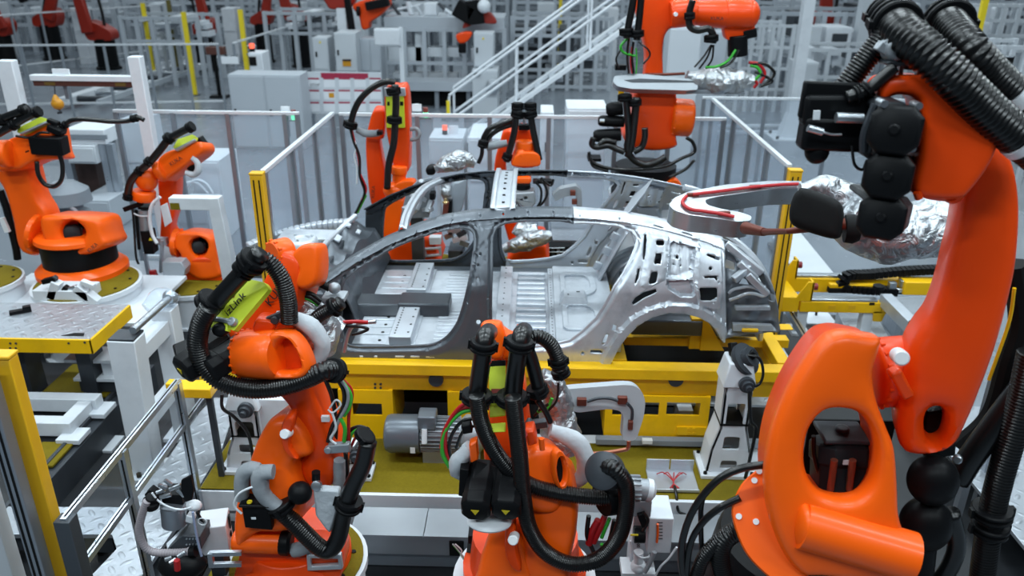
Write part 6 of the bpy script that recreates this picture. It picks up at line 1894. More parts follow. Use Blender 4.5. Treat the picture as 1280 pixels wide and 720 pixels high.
# ---- second small robot with its tool hanging
Y2 = 8.15
pl = plinth('tall white plinth under the small robot beside the portal frame', 242, 352, 0.40, 0.42)
letters('TISSEN', [o for o in bpy.data.objects if o.get('label', '').startswith('tall white plinth under')][0], 226, 382, Y2 - 0.48, (1, -0.05), (0, -1), 5, INKG)
t = thing('industrial_robot', 'small orange robot with its forearm pointing down to a hanging screwing tool', 'robot', (pl.x, pl.y, 0.41))
slab('junction_box', CAST, t, [(202, 328), (226, 328), (232, 336), (230, 346), (204, 345)], Y2 - 0.45, 0.15, bevel=0.008)
cast('base', ORANGE_R, t, [(228, 332), (240, 324), (264, 324), (276, 344), (275, 358), (250, 364), (216, 362), (222, 345)], Y2 - 0.22, 0.42, 0.03)
cast('column', ORANGE, t, [(220, 292), (238, 290), (262, 296), (268, 312), (272, 330), (276, 345), (250, 350), (230, 338), (224, 318), (216, 308)], Y2 - 0.16, 0.35, 0.04, [[(237, 302), (247, 297), (256, 301), (259, 309), (254, 320), (244, 321), (237, 312)]], n=(0, -1, 0.2))
motor(t, (248, 309), (250, 309), Y2 - 0.12, Y2 + 0.12, 8, tri=False, knob=False, m=DARKP)
slab('cavity_shade', MATTE, t, [(234, 294), (262, 294), (262, 324), (234, 324)], Y2 + 0.08, 0.01)  # shade inside the column opening, put in as a black sheet
drum('joint_flange', ORANGE, t, (226, 304), (218, 303), Y2 - 0.05, 18, bolts=12)
cast('swing_arm', ORANGE_R, t, [(197, 222), (218, 218), (218, 262), (212, 288), (222, 300), (218, 312), (200, 302), (200, 270)], Y2 + 0.05, 0.22, 0.03)
cast('forearm', ORANGE, t, [(196, 200), (206, 190), (224, 184), (244, 177), (252, 180), (252, 190), (236, 203), (212, 220), (203, 226), (196, 216)], Y2 - 0.12, 0.24, 0.035, n=(-0.2, -1, 0.3))
drum('forearm_collar', ORANGE, t, (206, 212), (198, 216), Y2 - 0.12, 13)
b = B(ORANGE); p = PY(183, 224, Y2 - 0.14); b.sphere(p, rpx(p, 14), (1, 0.9, 1.1), 24); b.build('wrist', None, t)
drum('wrist_cap', ORANGE, t, (180, 238), (180, 250), Y2 - 0.14, 14)
letters('KUKA', t, 214, 208, Y2 - 0.20, (12, -8), (-4, -6), 7)
n1 = V((-0.25, -0.75, 0.65)).normalized(); q1 = PY(228, 180, Y2 - 0.16)
slab('lime_cover', LIME, t, [(216, 184), (222, 174), (240, 168), (244, 170), (243, 174), (219, 187)], 0, 0.05, n=n1, p0=q1, bevel=0.004)
slab('cover_rail', GALV, t, [(218, 186), (243, 173), (244, 175), (219, 188)], 0, 0.03, n=n1, p0=q1 + n1 * 0.004)
b = B(BLACK); b.bar(PY(247, 182, Y2), PY(256, 176, Y2), 0.10, 0.12); b.build('motor', None, t, bevel=0.01)
hose(t, [(238, 159), (224, 166), (211, 174), (198, 190), (186, 204), (172, 216), (163, 228), (159, 246)], Y2 - 0.22, 4.8, corr=False)
for a, c, r in (((238, 159), (233, 162), 7), ((211, 173), (206, 178), 7.5), ((186, 202), (182, 206), 6), ((174, 214), (170, 219), 6), ((160, 246), (159, 251), 6.5)):
    clamp(t, a, c, Y2 - 0.22, r, 0.06)
crumple('white_sleeve', SLEEVE, t, [(240, 197), (246, 202), (248, 212), (243, 218), (232, 216)], Y2 - 0.18, [3, 4, 4.5, 4, 3], 0.1, 14, 1, n=14)
b = B(MATTE); p = PY(240, 208, Y2 - 0.05); b.sphere(p, rpx(p, 7)); b.build('cable_pocket', None, t)
t = thing('screwing_tool', 'black and silver tool with a red nozzle hanging from the small robot wrist', 'tool', tuple(PY(190, 260, Y2 - 0.15)))
b = B(BLACK); b.bar(PY(155, 262, Y2 - 0.2), PY(178, 254, Y2 - 0.2), 0.04, 0.05); b.b2(tuple(PY(172, 262, Y2 - 0.2)), tuple(PY(194, 253, Y2 - 0.02))); b.build('mount_plate', None, t, bevel=0.006)
b = B(CAST); b.cyl(PY(180, 262, Y2 - 0.15), PY(183, 300, Y2 - 0.15), 0.06, n=18); b.build('spindle_housing', None, t)
b = B(BLACK); b.b2(tuple(PY(180, 318, Y2 - 0.22)), tuple(PY(194, 284, Y2 - 0.08))); b.bar(PY(170, 262, Y2 - 0.2), PY(174, 312, Y2 - 0.2), 0.03, 0.03); b.build('drive', None, t, bevel=0.008)
b = B(ALU); b.bar(PY(181, 316, Y2 - 0.18), PY(186, 345, Y2 - 0.18), 0.035, 0.03); b.build('slide', None, t)
b = B(RED); b.bar(PY(190, 338, Y2 - 0.16), PY(194, 350, Y2 - 0.16), 0.07, 0.06); b.cyl(PY(195, 350, Y2 - 0.16), PY(196, 368, Y2 - 0.16), 0.032, 0.022, n=12); b.build('red_nozzle', None, t, bevel=0.006)
b = B(STEEL); b.bar(PY(203, 300, Y2 - 0.14), PY(201, 340, Y2 - 0.14), 0.03, 0.04); b.b2(tuple(PY(192, 306, Y2 - 0.14)), tuple(PY(210, 296, Y2 - 0.08))); b.build('guide', None, t)
slab('side_plate', WHITEP, t, [(200, 258), (208, 254), (214, 278), (206, 284)], Y2 - 0.2, 0.03)
rod('white_tube', WHITEG, t, [(200, 246), (190, 256), (187, 272), (190, 292), (196, 304)], Y2 - 0.22, 2.2)
rod('black_lead', RUBBER, t, [(166, 262), (168, 290), (170, 320), (173, 330)], Y2 - 0.22, 1.5)
rod('white_tube', WHITEG, t, [(166, 266), (175, 270), (188, 270)], Y2 - 0.22, 1.0)
b = B(MATS['warning_yellow']); p = PY(188, 299, Y2 - 0.23); b.prism([p + V((-0.02, 0, -0.015)), p + V((0.02, 0, -0.015)), p + V((0, 0, 0.02))], (0, 0.003, 0)); b.build('warning_triangle', None, t)

# ---- rear left robot behind the car
Y6 = 8.05
pl = plinth('white plinth with olive top under the tall robot behind the front door opening', 528, 336, 0.46, 0.52)
t = thing('industrial_robot', 'tall orange robot behind the car with one black hose arching out beside it', 'robot', (pl.x, pl.y, 0.47))
cast('base', ORANGE_R, t, [(484, 334), (486, 312), (494, 300), (520, 296), (541, 300), (546, 322), (545, 335)], Y6 - 0.35, 0.6, 0.05)
slab('base_window', GALV, t, [(529, 311), (551, 309), (552, 320), (530, 322)], Y6 - 0.40, 0.04, holes=[[(532, 313), (548, 312), (549, 318), (533, 319)]])
slab('base_box', WHITEP, t, [(536, 297), (551, 297), (551, 306), (537, 306)], Y6 - 0.40, 0.1)
cast('column', ORANGE, t, [(474, 300), (472, 270), (478, 252), (492, 246), (506, 252), (512, 276), (530, 290), (540, 300)], Y6 - 0.18, 0.36, 0.05)
cast('swing_arm', ORANGE_R, t, [(457, 180), (460, 160), (466, 140), (474, 137), (481, 142), (480, 172), (475, 178), (482, 220), (484, 244), (474, 256), (464, 256), (459, 220)], Y6 + 0.05, 0.24, 0.03, n=(0.1, -1, 0))
cast('forearm', ORANGE_R, t, [(481, 112), (496, 108), (508, 112), (511, 160), (511, 205), (508, 216), (494, 216), (488, 190), (482, 160)], Y6 - 0.10, 0.24, 0.03)
drum('wrist_collar', ORANGE, t, (499, 207), (499, 218), Y6 - 0.10, 10)
b = B(ORANGE); b.cyl(PY(499, 216, Y6 - 0.1), PY(499, 230, Y6 - 0.1), 0.07, n=20); p = PY(494, 238, Y6 - 0.12); b.sphere(p, rpx(p, 14), (1.1, 0.9, 0.8), 24); b.build('wrist', None, t)
cast('wrist_fork', ORANGE, t, [(488, 240), (498, 228), (516, 226), (518, 234), (505, 244), (492, 252)], Y6 - 0.2, 0.12, 0.02)
nl = (0, -1, 0.15)
slab('lime_cover', LIME, t, [(482, 112), (504, 112), (506, 160), (483, 160)], Y6 - 0.13, 0.04, bevel=0.005)
slab('silver_band', GALV, t, [(480, 110), (506, 110), (507, 120), (481, 121)], Y6 - 0.135, 0.04)
slab('black_mark', MATTE, t, [(484, 127), (487, 127), (487, 132), (484, 132)], Y6 - 0.134, 0.003); slab('black_mark', MATTE, t, [(500, 127), (504, 127), (504, 132), (500, 132)], Y6 - 0.134, 0.003)
hose(t, [(494, 104), (484, 102), (468, 108), (452, 122), (443, 138), (438, 155)], Y6 - 0.12, 4, corr=False)
hose(t, [(494, 106), (495, 128), (494, 152), (492, 180), (486, 206), (484, 236)], Y6 - 0.25, 4.6, corr=False)
clamp(t, (492, 114), (493, 119), Y6 - 0.24, 8, 0.07); clamp(t, (493, 150), (493, 156), Y6 - 0.26, 8.5, 0.07); clamp(t, (438, 156), (437, 161), Y6 - 0.12, 8, 0.07)
for L, r, m in (([(438, 160), (442, 176), (449, 196), (450, 220), (456, 240), (450, 256), (444, 268)], 2, RUBBER), ([(440, 162), (444, 180), (448, 200), (450, 216), (458, 236), (452, 250), (446, 266)], 1.2, RED), ([(438, 163), (445, 182), (443, 196), (446, 210), (446, 230)], 1, WHITEG),
                ([(458, 244), (452, 256), (447, 266)], 1.2, GREEN)):
    rod('cable', m, t, L, Y6 - 0.1, r, n=6)
crumple('grey_sleeve', SLEEVEG, t, [(446, 162), (458, 167), (474, 166)], Y6 - 0.06, [4, 5, 4.5], 0.1, 12, 2, n=16)
b = B(BLACK); b.b2(tuple(PY(471, 169, Y6 - 0.14)), tuple(PY(479, 162, Y6 - 0.05))); b.build('sleeve_clamp', None, t)
hose(t, [(510, 162), (520, 161), (524, 168), (519, 174), (510, 174)], Y6, 2.6, corr=False, m=SLEEVEG)
letters('KUKA', t, 468, 248, Y6 - 0.03, (0.6, -10), (-6, -0.3), 6)

t = thing('welding_gun', 'foil-wrapped welding gun with a brown copper holder seen between the roof rails', 'welding gun', tuple(PY(560, 230, 7.4)))
crumple('foil_wrap', FOIL, t, [(545, 212), (562, 204), (580, 200), (594, 205)], 7.6, [6, 11, 12, 6], 0.18, 9, 21)
crumple('foil_wrap', FOIL, t, [(553, 226), (558, 238), (562, 250)], 7.35, [8, 10, 8], 0.18, 9, 22)
cast('grey_shield', MGREY, t, [(566, 232), (574, 228), (584, 226), (578, 262), (566, 266)], 7.3, 0.08, 0.015, n=(0.3, -1, 0.1))
slab('bracket', GALV, t, [(546, 230), (550, 230), (552, 272), (547, 272)], 7.2, 0.05)
b = B(COPPERD); b.bar(PY(556, 270, 7.2), PY(558, 252, 7.2), 0.05, 0.05); b.build('copper_holder', None, t, bevel=0.006)
b = B(BLACK); b.bar(PY(562, 270, 7.25), PY(563, 250, 7.25), 0.04, 0.05); b.build('black_holder', None, t, bevel=0.006)
b = B(mat('brass_tip', (0.6, 0.42, 0.2), 0.35, metal=0.8)); b.lathe(PY(557, 254, 7.2), (0, 0, 1), [(0, 0.03), (0.015, 0.03), (0.02, 0.018), (0.045, 0.012)], n=12); b.build('brass_tip', None, t)
cast('clamp_body', BLACK, t, [(532, 212), (540, 209), (544, 214), (542, 219), (534, 219)], 7.6, 0.15, 0.02)
t = thing('clamp_fixture', 'grey clamping fixture of plates and fingers seen through the far windscreen pillar', 'fixture', tuple(PY(520, 260, 7.3)))
b = B(); p = PY(520, 262, 7.5); b.b2((p.x - 0.06, 7.5, 0), (p.x + 0.06, 7.6, p.z)); b.build('post', DGREY, t)
slab('back_plate', MGREY, t, [(500, 274), (508, 240), (522, 226), (540, 222), (544, 240), (536, 272)], 7.45, 0.04)
for (a, c, d, e, m) in ((514, 244, 532, 250, GALVB), (504, 262, 516, 256, GALV), (520, 262, 530, 236, GALV), (526, 226, 536, 236, GALVB), (508, 270, 520, 262, GALV), (534, 266, 540, 250, CAST), (540, 262, 530, 262, GALV)):
    b = B(); b.bar(PY(a, c, 7.3), PY(d, e, 7.38), 0.05, 0.04); b.build('finger', m, t, bevel=0.006)
b = B(); b.b2(tuple(PY(537, 250, 7.3)), tuple(PY(545, 238, 7.4))); b.build('cylinder_block', BLACK, t, bevel=0.006)

# ---- rear middle robot behind the car
Y7 = 8.05
pl = plinth('white plinth under the robot seen through the rear door opening', 660, 338, 0.46, 0.50)
t = thing('industrial_robot', 'orange robot with two upright black hoses behind the roof bow of the car', 'robot', (pl.x, pl.y, 0.47))
cast('base', ORANGE_R, t, [(636, 334), (640, 316), (655, 308), (680, 306), (684, 320), (684, 335)], Y7 - 0.35, 0.6, 0.04)
cast('swing_arm', ORANGE_R, t, [(624, 182), (630, 164), (640, 166), (638, 190), (632, 210), (640, 250), (660, 310), (640, 312), (620, 240), (618, 206)], Y7 + 0.15, 0.22, 0.03)
cast('forearm', ORANGE_R, t, [(646, 162), (662, 162), (668, 182), (672, 208), (640, 208), (644, 186)], Y7 - 0.05, 0.25, 0.03)
drum('wrist_collar', ORANGE, t, (657, 176), (656, 190), Y7 - 0.14, 12)
b = B(ORANGE); p = PY(652, 193, Y7 - 0.2); b.sphere(p, rpx(p, 8), (1, 1, 1)); b.build('wrist', None, t)
cast('wrist_fork', ORANGE, t, [(641, 200), (648, 192), (662, 190), (674, 193), (675, 207), (660, 209), (641, 208)], Y7 - 0.26, 0.14, 0.02)
cast('wrist_flange', ORANGE, t, [(644, 222), (664, 222), (664, 230), (644, 230)], Y7 - 0.3, 0.16, 0.015, sm=False)
b = B(BLACK); b.cyl(PY(654, 230, Y7 - 0.2), PY(654, 242, Y7 - 0.2), 0.075, n=20); b.build('tool_flange', None, t)
hose(t, [(645, 142), (643, 164), (638, 184), (633, 202)], Y7 - 0.22, 4.2, corr=False); hose(t, [(663, 142), (667, 166), (672, 190), (674, 200)], Y7 - 0.22, 4.2, corr=False)
hose(t, [(641, 150), (626, 155), (612, 161), (605, 172), (603, 182)], Y7 - 0.1, 3.6, corr=False); hose(t, [(641, 156), (628, 160), (616, 167), (608, 176)], Y7 - 0.08, 3, corr=False)
hose(t, [(603, 182), (602, 194), (598, 204)], Y7 - 0.1, 2.6, corr=False)
for a, c, r in (((647, 133), (647, 139), 7), ((647, 143), (646, 148), 7.5), ((663, 133), (663, 139), 7), ((663, 143), (664, 148), 7.5), ((604, 180), (603, 185), 6), ((634, 196), (632, 202), 5.5)):
    clamp(t, a, c, Y7 - 0.22, r, 0.07)
b = B(STEEL); b.cyl(PY(647, 130, Y7 - 0.22), PY(647, 141, Y7 - 0.22), 0.035, n=14); b.build('hose_end', None, t)
b = B(STEEL); b.cyl(PY(663, 130, Y7 - 0.22), PY(663, 141, Y7 - 0.22), 0.035, n=14); b.build('hose_end', None, t)
b = B(BLACK); b.b2(tuple(PY(648, 163, Y7 - 0.15)), tuple(PY(662, 154, Y7 - 0.05))); b.build('carrier_block', None, t, bevel=0.006)
b = B(STEEL); b.cyl(PY(655, 155, Y7 - 0.12), PY(655, 146, Y7 - 0.12), 0.014, n=10); b.build('spring_post', None, t)
crumple('grey_sleeve', SLEEVEG, t, [(608, 184), (620, 181), (634, 179)], Y7 - 0.1, [5, 5.5, 4.5], 0.1, 12, 3, n=16)
t = thing('gripper', 'black and grey gripper head with cable loops under the rear middle robot', 'gripper', tuple(PY(655, 250, 7.75)))
slab('head_plate', CAST, t, [(640, 242), (668, 240), (670, 254), (664, 260), (652, 258), (640, 248)], 7.7, 0.18, bevel=0.012, holes=[[(655, 246), (659, 246), (659, 250), (655, 250)]])
for L in ([(672, 224), (680, 230), (684, 242), (678, 254), (670, 260)], [(668, 226), (676, 236), (676, 250), (672, 258)], [(676, 222), (688, 232), (692, 224)]):
    rod('lead', RUBBER, t, L, 7.65, 1.6, n=7)
b = B(BLACK); b.b2(tuple(PY(666, 230, 7.7)), tuple(PY(690, 223, 7.8))); b.build('valve_block', None, t, bevel=0.006)
crumple('foil_wrap', FOIL, t, [(634, 262), (640, 256), (650, 262)], 7.75, [5, 6, 4], 0.2, 10, 31, n=16)
t = thing('foil_bundle', 'crumpled foil-wrapped gun hanging in the rear door opening', 'foil bundle', tuple(PY(660, 295, 7.55)))
crumple('foil_wrap', FOIL, t, [(630, 312), (645, 306), (662, 300), (680, 296), (690, 294)], 7.5, [6, 10, 12, 10, 6], 0.22, 8, 41)
crumple('foil_wrap', FOIL, t, [(644, 284), (656, 290), (672, 286)], 7.6, [8, 12, 8], 0.22, 8, 42)
t = thing('curved_gun_arm', 'grey curved gun arm with copper terminals behind the rear roof rail', 'gun arm', tuple(PY(715, 245, 7.6)))
slab('arm', CAST, t, [(690, 244), (700, 236), (720, 232), (727, 238), (728, 258), (721, 262), (720, 244), (706, 246), (694, 252)], 7.55, 0.10, bevel=0.008, corner=0.02)
for px, py in ((716, 241), (718, 252)):
    b = B(); b.box(PY(px, py, 7.53), (0.05, 0.04, 0.05)); b.build('copper_terminal', COPPERD, t, bevel=0.004)

# ---- rear right robot on a high plinth
Y8 = 8.75
pl = plinth('high plinth under the rear right robot, mostly hidden by the car', 806, 238, 1.17, 0.42, mt=BLACK)
t = thing('industrial_robot', 'orange robot behind the car tail holding a foil bag on its stretched forearm', 'robot', (pl.x, pl.y, 1.18))
p = PY(806, 232, Y8)
b = B(); b.lathe((p.x, Y8 + 0.05, 1.18), (0, 0, 1), [(0, 0.37), (0.05, 0.37), (0.06, 0.34), (0.36, 0.34)], n=36); b.build('swivel_drum', BLACK, t)
cast('foot', ORANGE, t, [(834, 228), (846, 225), (852, 232), (844, 236), (834, 234)], Y8 - 0.25, 0.12, 0.01)
cast('column', ORANGE_R, t, [(796, 114), (812, 110), (834, 112), (846, 118), (846, 170), (846, 184), (826, 189), (804, 188), (786, 182), (780, 172), (788, 160), (792, 140)], Y8 - 0.2, 0.45, 0.05, dome=0.02)
drum('shoulder_drum', ORANGE, t, (838, 146), (865, 148), Y8 - 0.1, 23, bolts=14)
cast('swing_arm', ORANGE_R, t, [(796, -8), (868, -8), (864, 20), (852, 34), (836, 38), (829, 60), (828, 118), (806, 118), (808, 70), (800, 30)], Y8 - 0.12, 0.24, 0.04, dome=0.01)
drum('elbow_drum', ORANGE_R, t, (838, 18), (872, 14), Y8 - 0.18, 17)
drum('forearm', ORANGE_R, t, (868, 16), (908, 18), Y8 - 0.2, 17, prof=[(0, 0.7), (0.05, 0.86), (0.5, 0.95), (0.9, 1.0), (1, 0.95)])
drum('forearm', ORANGE_R, t, (906, 17), (936, 18), Y8 - 0.2, 18, prof=[(0, 0.95), (0.1, 1), (0.9, 1.0), (1, 0.95)])
b = B(ORANGE_R); p = PY(936, 18, Y8 - 0.2); b.sphere(p, rpx(p, 17), (0.8, 1, 1.05), 24); b.build('wrist', None, t)
cast('wrist_fork', ORANGE_R, t, [(908, 28), (938, 26), (944, 36), (930, 46), (914, 51), (907, 46)], Y8 - 0.24, 0.16, 0.02)
letters('KUKA', t, 888, 25, Y8 - 0.38, (1, 0.02), (0, -1), 6)
b = B(BLACK); b.cyl(PY(922, 44, Y8 - 0.2), PY(922, 70, Y8 - 0.2), 0.10, n=20); b.bar(PY(928, 44, Y8 - 0.2), PY(945, 40, Y8 - 0.2), 0.09, 0.09); b.build('tool_flange', None, t, bevel=0.01)
b = B(WP)
for a in ((845, 18), (825, 170), (845, 169)):
    c = PY(*a, Y8 - 0.38); b.cyl(c, c + V((0, 0.05, 0)), 0.02, n=10)
    break
b.build('plug', None, t)
for L, r in (([(793, -8), (790, 10), (786, 30), (783, 48)], 4.5), ([(802, -8), (800, 15), (798, 34), (796, 50)], 4.5), ([(866, 0), (862, 15), (862, 32), (872, 38), (886, 36), (892, 46), (891, 54)], 4.4), ([(782, 118), (784, 140), (786, 168), (784, 184), (790, 198), (806, 206), (822, 202), (832, 196)], 4.4),
             ([(796, 122), (793, 150), (790, 175), (785, 196)], 5), ([(806, 160), (806, 172), (802, 184), (792, 190)], 4), ([(742, 172), (740, 180), (746, 184), (760, 182), (770, 186), (780, 190)], 4), ([(746, 186), (756, 176), (770, 178)], 3.5),
             ([(736, 190), (740, 202), (760, 210), (790, 212), (830, 208), (852, 198), (868, 190), (866, 178), (858, 172)], 2.2), ([(738, 196), (742, 208), (760, 214)], 2), ([(836, 222), (856, 212), (868, 200)], 2)):
    hose(t, L, Y8 - 0.42, r, corr=False)
for a, c, r in (((783, 40), (783, 45), 8), ((796, 42), (796, 47), 8), ((781, 122), (781, 128), 8), ((793, 128), (793, 134), 8), ((889, 48), (889, 53), 8), ((862, 20), (862, 25), 6)):
    clamp(t, a, c, Y8 - 0.42, r, 0.07)
for L, m, r in (([(784, 48), (776, 58), (780, 66), (794, 70)], GREEN, 1.8), ([(786, 48), (784, 70), (786, 92)], RUBBER, 1.6), ([(792, 52), (790, 70), (792, 92)], RUBBER, 1.6), ([(798, 52), (810, 62), (812, 70), (804, 80)], RUBBER, 1.3), ([(776, 62), (770, 74), (774, 86)], RUBBER, 1.2), ([(795, 60), (796, 76), (795, 92)], GREEN, 0.9), ([(790, 58), (788, 76), (790, 92)], RED, 0.9),
                ([(889, 56), (880, 70), (868, 84)], RUBBER, 1.3), ([(890, 56), (884, 72), (874, 86)], RUBBER, 1.3), ([(892, 56), (890, 74), (882, 86)], RUBBER, 1.3), ([(920, 62), (910, 76), (896, 83), (882, 84)], GREEN, 1.8), ([(924, 62), (914, 78), (900, 85)], RUBBER, 1.6)):
    rod('cable', m, t, L, Y8 - 0.36, r, n=6)
b = B(BLACK); b.b2(tuple(PY(769, 88, Y8 - 0.3)), tuple(PY(782, 80, Y8 - 0.2))); b.build('valve_block', None, t, bevel=0.006)
for (a, c, r) in (((760, 137), (778, 135), 8.5), ((750, 151), (780, 152), 7), ((744, 170), (776, 168), 8)):
    b = B(BLACK); p, q = PY(*a, Y8 - 0.25), PY(*c, Y8 - 0.25); R = rpx(p, r); b.lathe(p, q - p, [(-0.02, R * 0.6), (0, R * 0.9), (0.03, R), ((q - p).length, R)], n=20); b.build('motor', None, t)
b = B(STEEL); c = PY(752, 151, Y8 - 0.35); b.cyl(c + V((-0.02, 0, 0)), c + V((0.03, 0, 0)), 0.02, n=10); b.build('connector', None, t)
b = B(BLACK); b.b2(tuple(PY(735, 202, Y8 - 0.2)), tuple(PY(750, 193, Y8))); b.build('terminal_box', None, t)
t = thing('welding_gun', 'silver loop-shaped welding gun with grey foil bag held by the rear right robot', 'welding gun', tuple(PY(860, 100, Y8 - 0.3)))
slab('gun_frame', CAST, t, [(768, 95), (800, 92), (858, 98), (872, 100), (872, 112), (858, 113), (790, 111), (772, 108), (766, 102)], Y8 - 0.38, 0.14, n=(0, -0.9, 0.45), bevel=0.008, p0=PY(820, 104, Y8 - 0.38), corner=0.02)
slab('frame_slot', DGREY, t, [(780, 100), (800, 98), (868, 101), (868, 103), (790, 103)], 0, 0.005, n=(0, -0.9, 0.45), p0=PY(820, 104, Y8 - 0.385))
slab('yellow_patch', YELLOW, t, [(773, 110), (780, 110), (780, 126), (773, 126)], Y8 - 0.1, 0.02)
rod('electrode', COPPERD, t, [(806, 93), (832, 93), (856, 92)], Y8 - 0.30, 1.8)
crumple('foil_bag', FOIL, t, [(858, 95), (875, 100), (900, 102), (925, 102), (940, 104)], Y8 - 0.3, [7, 14, 16, 15, 10], 0.16, 7, 51)
slab('bag_underside', MGREY, t, [(856, 112), (930, 112), (932, 118), (858, 117)], Y8 - 0.36, 0.2, bevel=0.01)
for L, m in (([(938, 82), (946, 84), (950, 92), (942, 102)], GREEN), ([(936, 78), (948, 80), (956, 92), (950, 104)], RED), ([(940, 80), (956, 80), (968, 92), (955, 106)], RUBBER), ([(944, 90), (958, 96), (965, 102), (950, 108)], RUBBER), ([(940, 98), (946, 104), (942, 110)], RED)):
    rod('lead', m, t, L, Y8 - 0.2, 2, n=7)
# ------------------------------------------------------------------ the hall behind the cell
def cab(label, x0, y0, x1, y1, Y, d, m=LGREY, doors=1, name='control_cabinet', cat='cabinet', floor=False, handle=True, sign=None, group=None, zb=None):
    p, q = PY(x0, y0, Y), PY(x1, y1, Y)
    z0 = 0.0 if floor else (q.z if zb is None else zb)
    t = thing(name, label, cat, ((p.x + q.x) / 2, Y + d / 2, max(0, z0)), group)
    b = B(); b.b2((p.x, Y, z0), (q.x, Y + d, p.z)); b.build('housing', m, t, bevel=0.01)
    w = (q.x - p.x) / doors
    zb_ = max(z0, q.z)
    for k in range(doors):
        b = B(); b.b2((p.x + w * k + 0.02, Y - 0.02, zb_ + 0.03), (p.x + w * (k + 1) - 0.02, Y - 0.001, p.z - 0.03)); o = b.build('door', m, t, bevel=0.006)
        if handle:
            b = B(); zc = (zb_ + p.z) / 2; b.b2((p.x + w * k + 0.06, Y - 0.04, zc - 0.06), (p.x + w * k + 0.10, Y - 0.021, zc + 0.06)); b.build('handle', BLACK, o)
    if sign:
        b = B(); sx, sy, r = sign; c = PY(sx, sy, Y - 0.022); R = rpx(c, r); b.prism([c + V((-R, 0, -R * 0.8)), c + V((R, 0, -R * 0.8)), c + V((0, 0, R))], (0, -0.004, 0)); b.build('warning_triangle', MATS['warning_yellow'], t)
    return t


def frame(label, x0, y0, x1, y1, Y, d, nx, nz, m=MGREY, w=0.08, floor=True, extra=None, name='machine_gantry', cat='machine frame', group=None):
    p, q = PY(x0, y0, Y), PY(x1, y1, Y)
    z0 = 0.0 if floor else q.z
    t = thing(name, label, cat, ((p.x + q.x) / 2, Y + d / 2, z0), group)
    for yy in (Y, Y + d):
        for i in range(nx + 1):
            x = p.x + (q.x - p.x) * i / nx
            b = B(); b.b2((x - w / 2, yy - w / 2, z0), (x + w / 2, yy + w / 2, p.z)); b.build('upright', m, t)
        for k in range(nz):
            z = p.z - w / 2 - (p.z - max(0.15, q.z)) * k / max(1, nz - 1) if nz > 1 else p.z
            b = B(); b.b2((p.x - w / 3, yy - w / 3, z - w / 2.4), (q.x + w / 3, yy + w / 3, z + w / 2.4)); b.build('crossbar', m, t)
    if extra:
        extra(t, p, q, Y, d)
    return t


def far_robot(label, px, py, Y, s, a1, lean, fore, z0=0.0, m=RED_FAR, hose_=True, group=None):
    """small distant robot: shoulder joint at pixel px,py; a1 = +1 forearm to the right, -1 to the left, lean and fore in degrees"""
    A2 = PY(px, py, Y)
    t = thing('industrial_robot', label, 'robot', (A2.x, Y, z0), group)
    e = V((a1, 0, 0)); up = V((0, 0, 1))
    b = B(BLACK); b.lathe((A2.x - a1 * 0.3 * s, Y, z0), up, [(0, 0.40 * s), (0.08 * s, 0.40 * s), (0.1 * s, 0.34 * s), (max(0.2, A2.z - z0 - 0.35 * s), 0.32 * s)], n=20); b.build('base', None, t)
    b = B(m); b.prism(rounded([A2 + e * u * s + up * w * s + V((0, -0.28 * s, 0)) for u, w in ((-0.7, -0.4), (0.1, -0.4), (0.25, 0.0), (0.1, 0.25), (-0.25, 0.15), (-0.7, -0.1))], 0.12 * s), (0, 0.56 * s, 0)); b.build('column', None, t, bevel=0.03)
    d2 = e * sin(rad(lean)) + up * cos(rad(lean)); A3 = A2 + d2 * 1.1 * s
    n2 = V((0, 1, 0)).cross(d2)
    b = B(m); b.frustum(A2 - d2 * 0.15 * s + V((0, -0.36 * s, 0)), A3 + d2 * 0.2 * s + V((0, -0.36 * s, 0)), 0.2 * s, 0.40 * s, 0.2 * s, 0.30 * s, up=n2); b.build('swing_arm', None, t, bevel=0.04)
    d3 = e * cos(rad(fore)) + up * sin(rad(fore)); W = A3 + d3 * 1.0 * s
    b = B(m); b.lathe(A3 - d3 * 0.3 * s, d3, [(0, 0.16 * s), (0.05 * s, 0.2 * s), (0.5 * s, 0.19 * s), (0.6 * s, 0.13 * s), (1.2 * s, 0.11 * s), (1.3 * s, 0.09 * s)], n=18); b.build('forearm', None, t)
    b = B(BLACK); b.bar(A3 - d3 * 0.3 * s, A3 - d3 * 0.55 * s, 0.3 * s, 0.26 * s); b.build('motor', None, t, bevel=0.02)
    b = B(m); b.sphere(W, 0.13 * s, seg=14); b.build('wrist', None, t)
    b = B(BLACK); b.bar(W, W - up * 0.35 * s + e * 0.1 * s, 0.2 * s, 0.24 * s); b.build('tool', None, t, bevel=0.01)
    if hose_:
        b = B(); b.tube([A2 - e * 0.4 * s, A2 - e * 0.45 * s + d2 * 0.6 * s, A3 - e * 0.35 * s + up * 0.15 * s, A3 + d3 * 0.3 * s + up * 0.35 * s, W + up * 0.3 * s, W + e * 0.25 * s - up * 0.1 * s], 0.05 * s, n=8); b.build('hose', RUBBER, t)
    return t


def yellow_post(label, px, y0, y1, Y, w=0.10, m=None):
    p, q = PY(px, y0, Y), PY(px, y1, Y)
    t = thing('guard_post', label, 'post', (p.x, Y, 0))
    b = B(); b.b2((p.x - w / 2, Y - w / 2, 0), (p.x + w / 2, Y + w / 2, p.z)); b.build('upright', m or MATS['warning_yellow'], t)
    b = B(); b.b2((p.x - w, Y - w, 0), (p.x + w, Y + w, 0.02)); b.build('foot_plate', DGREY, t)


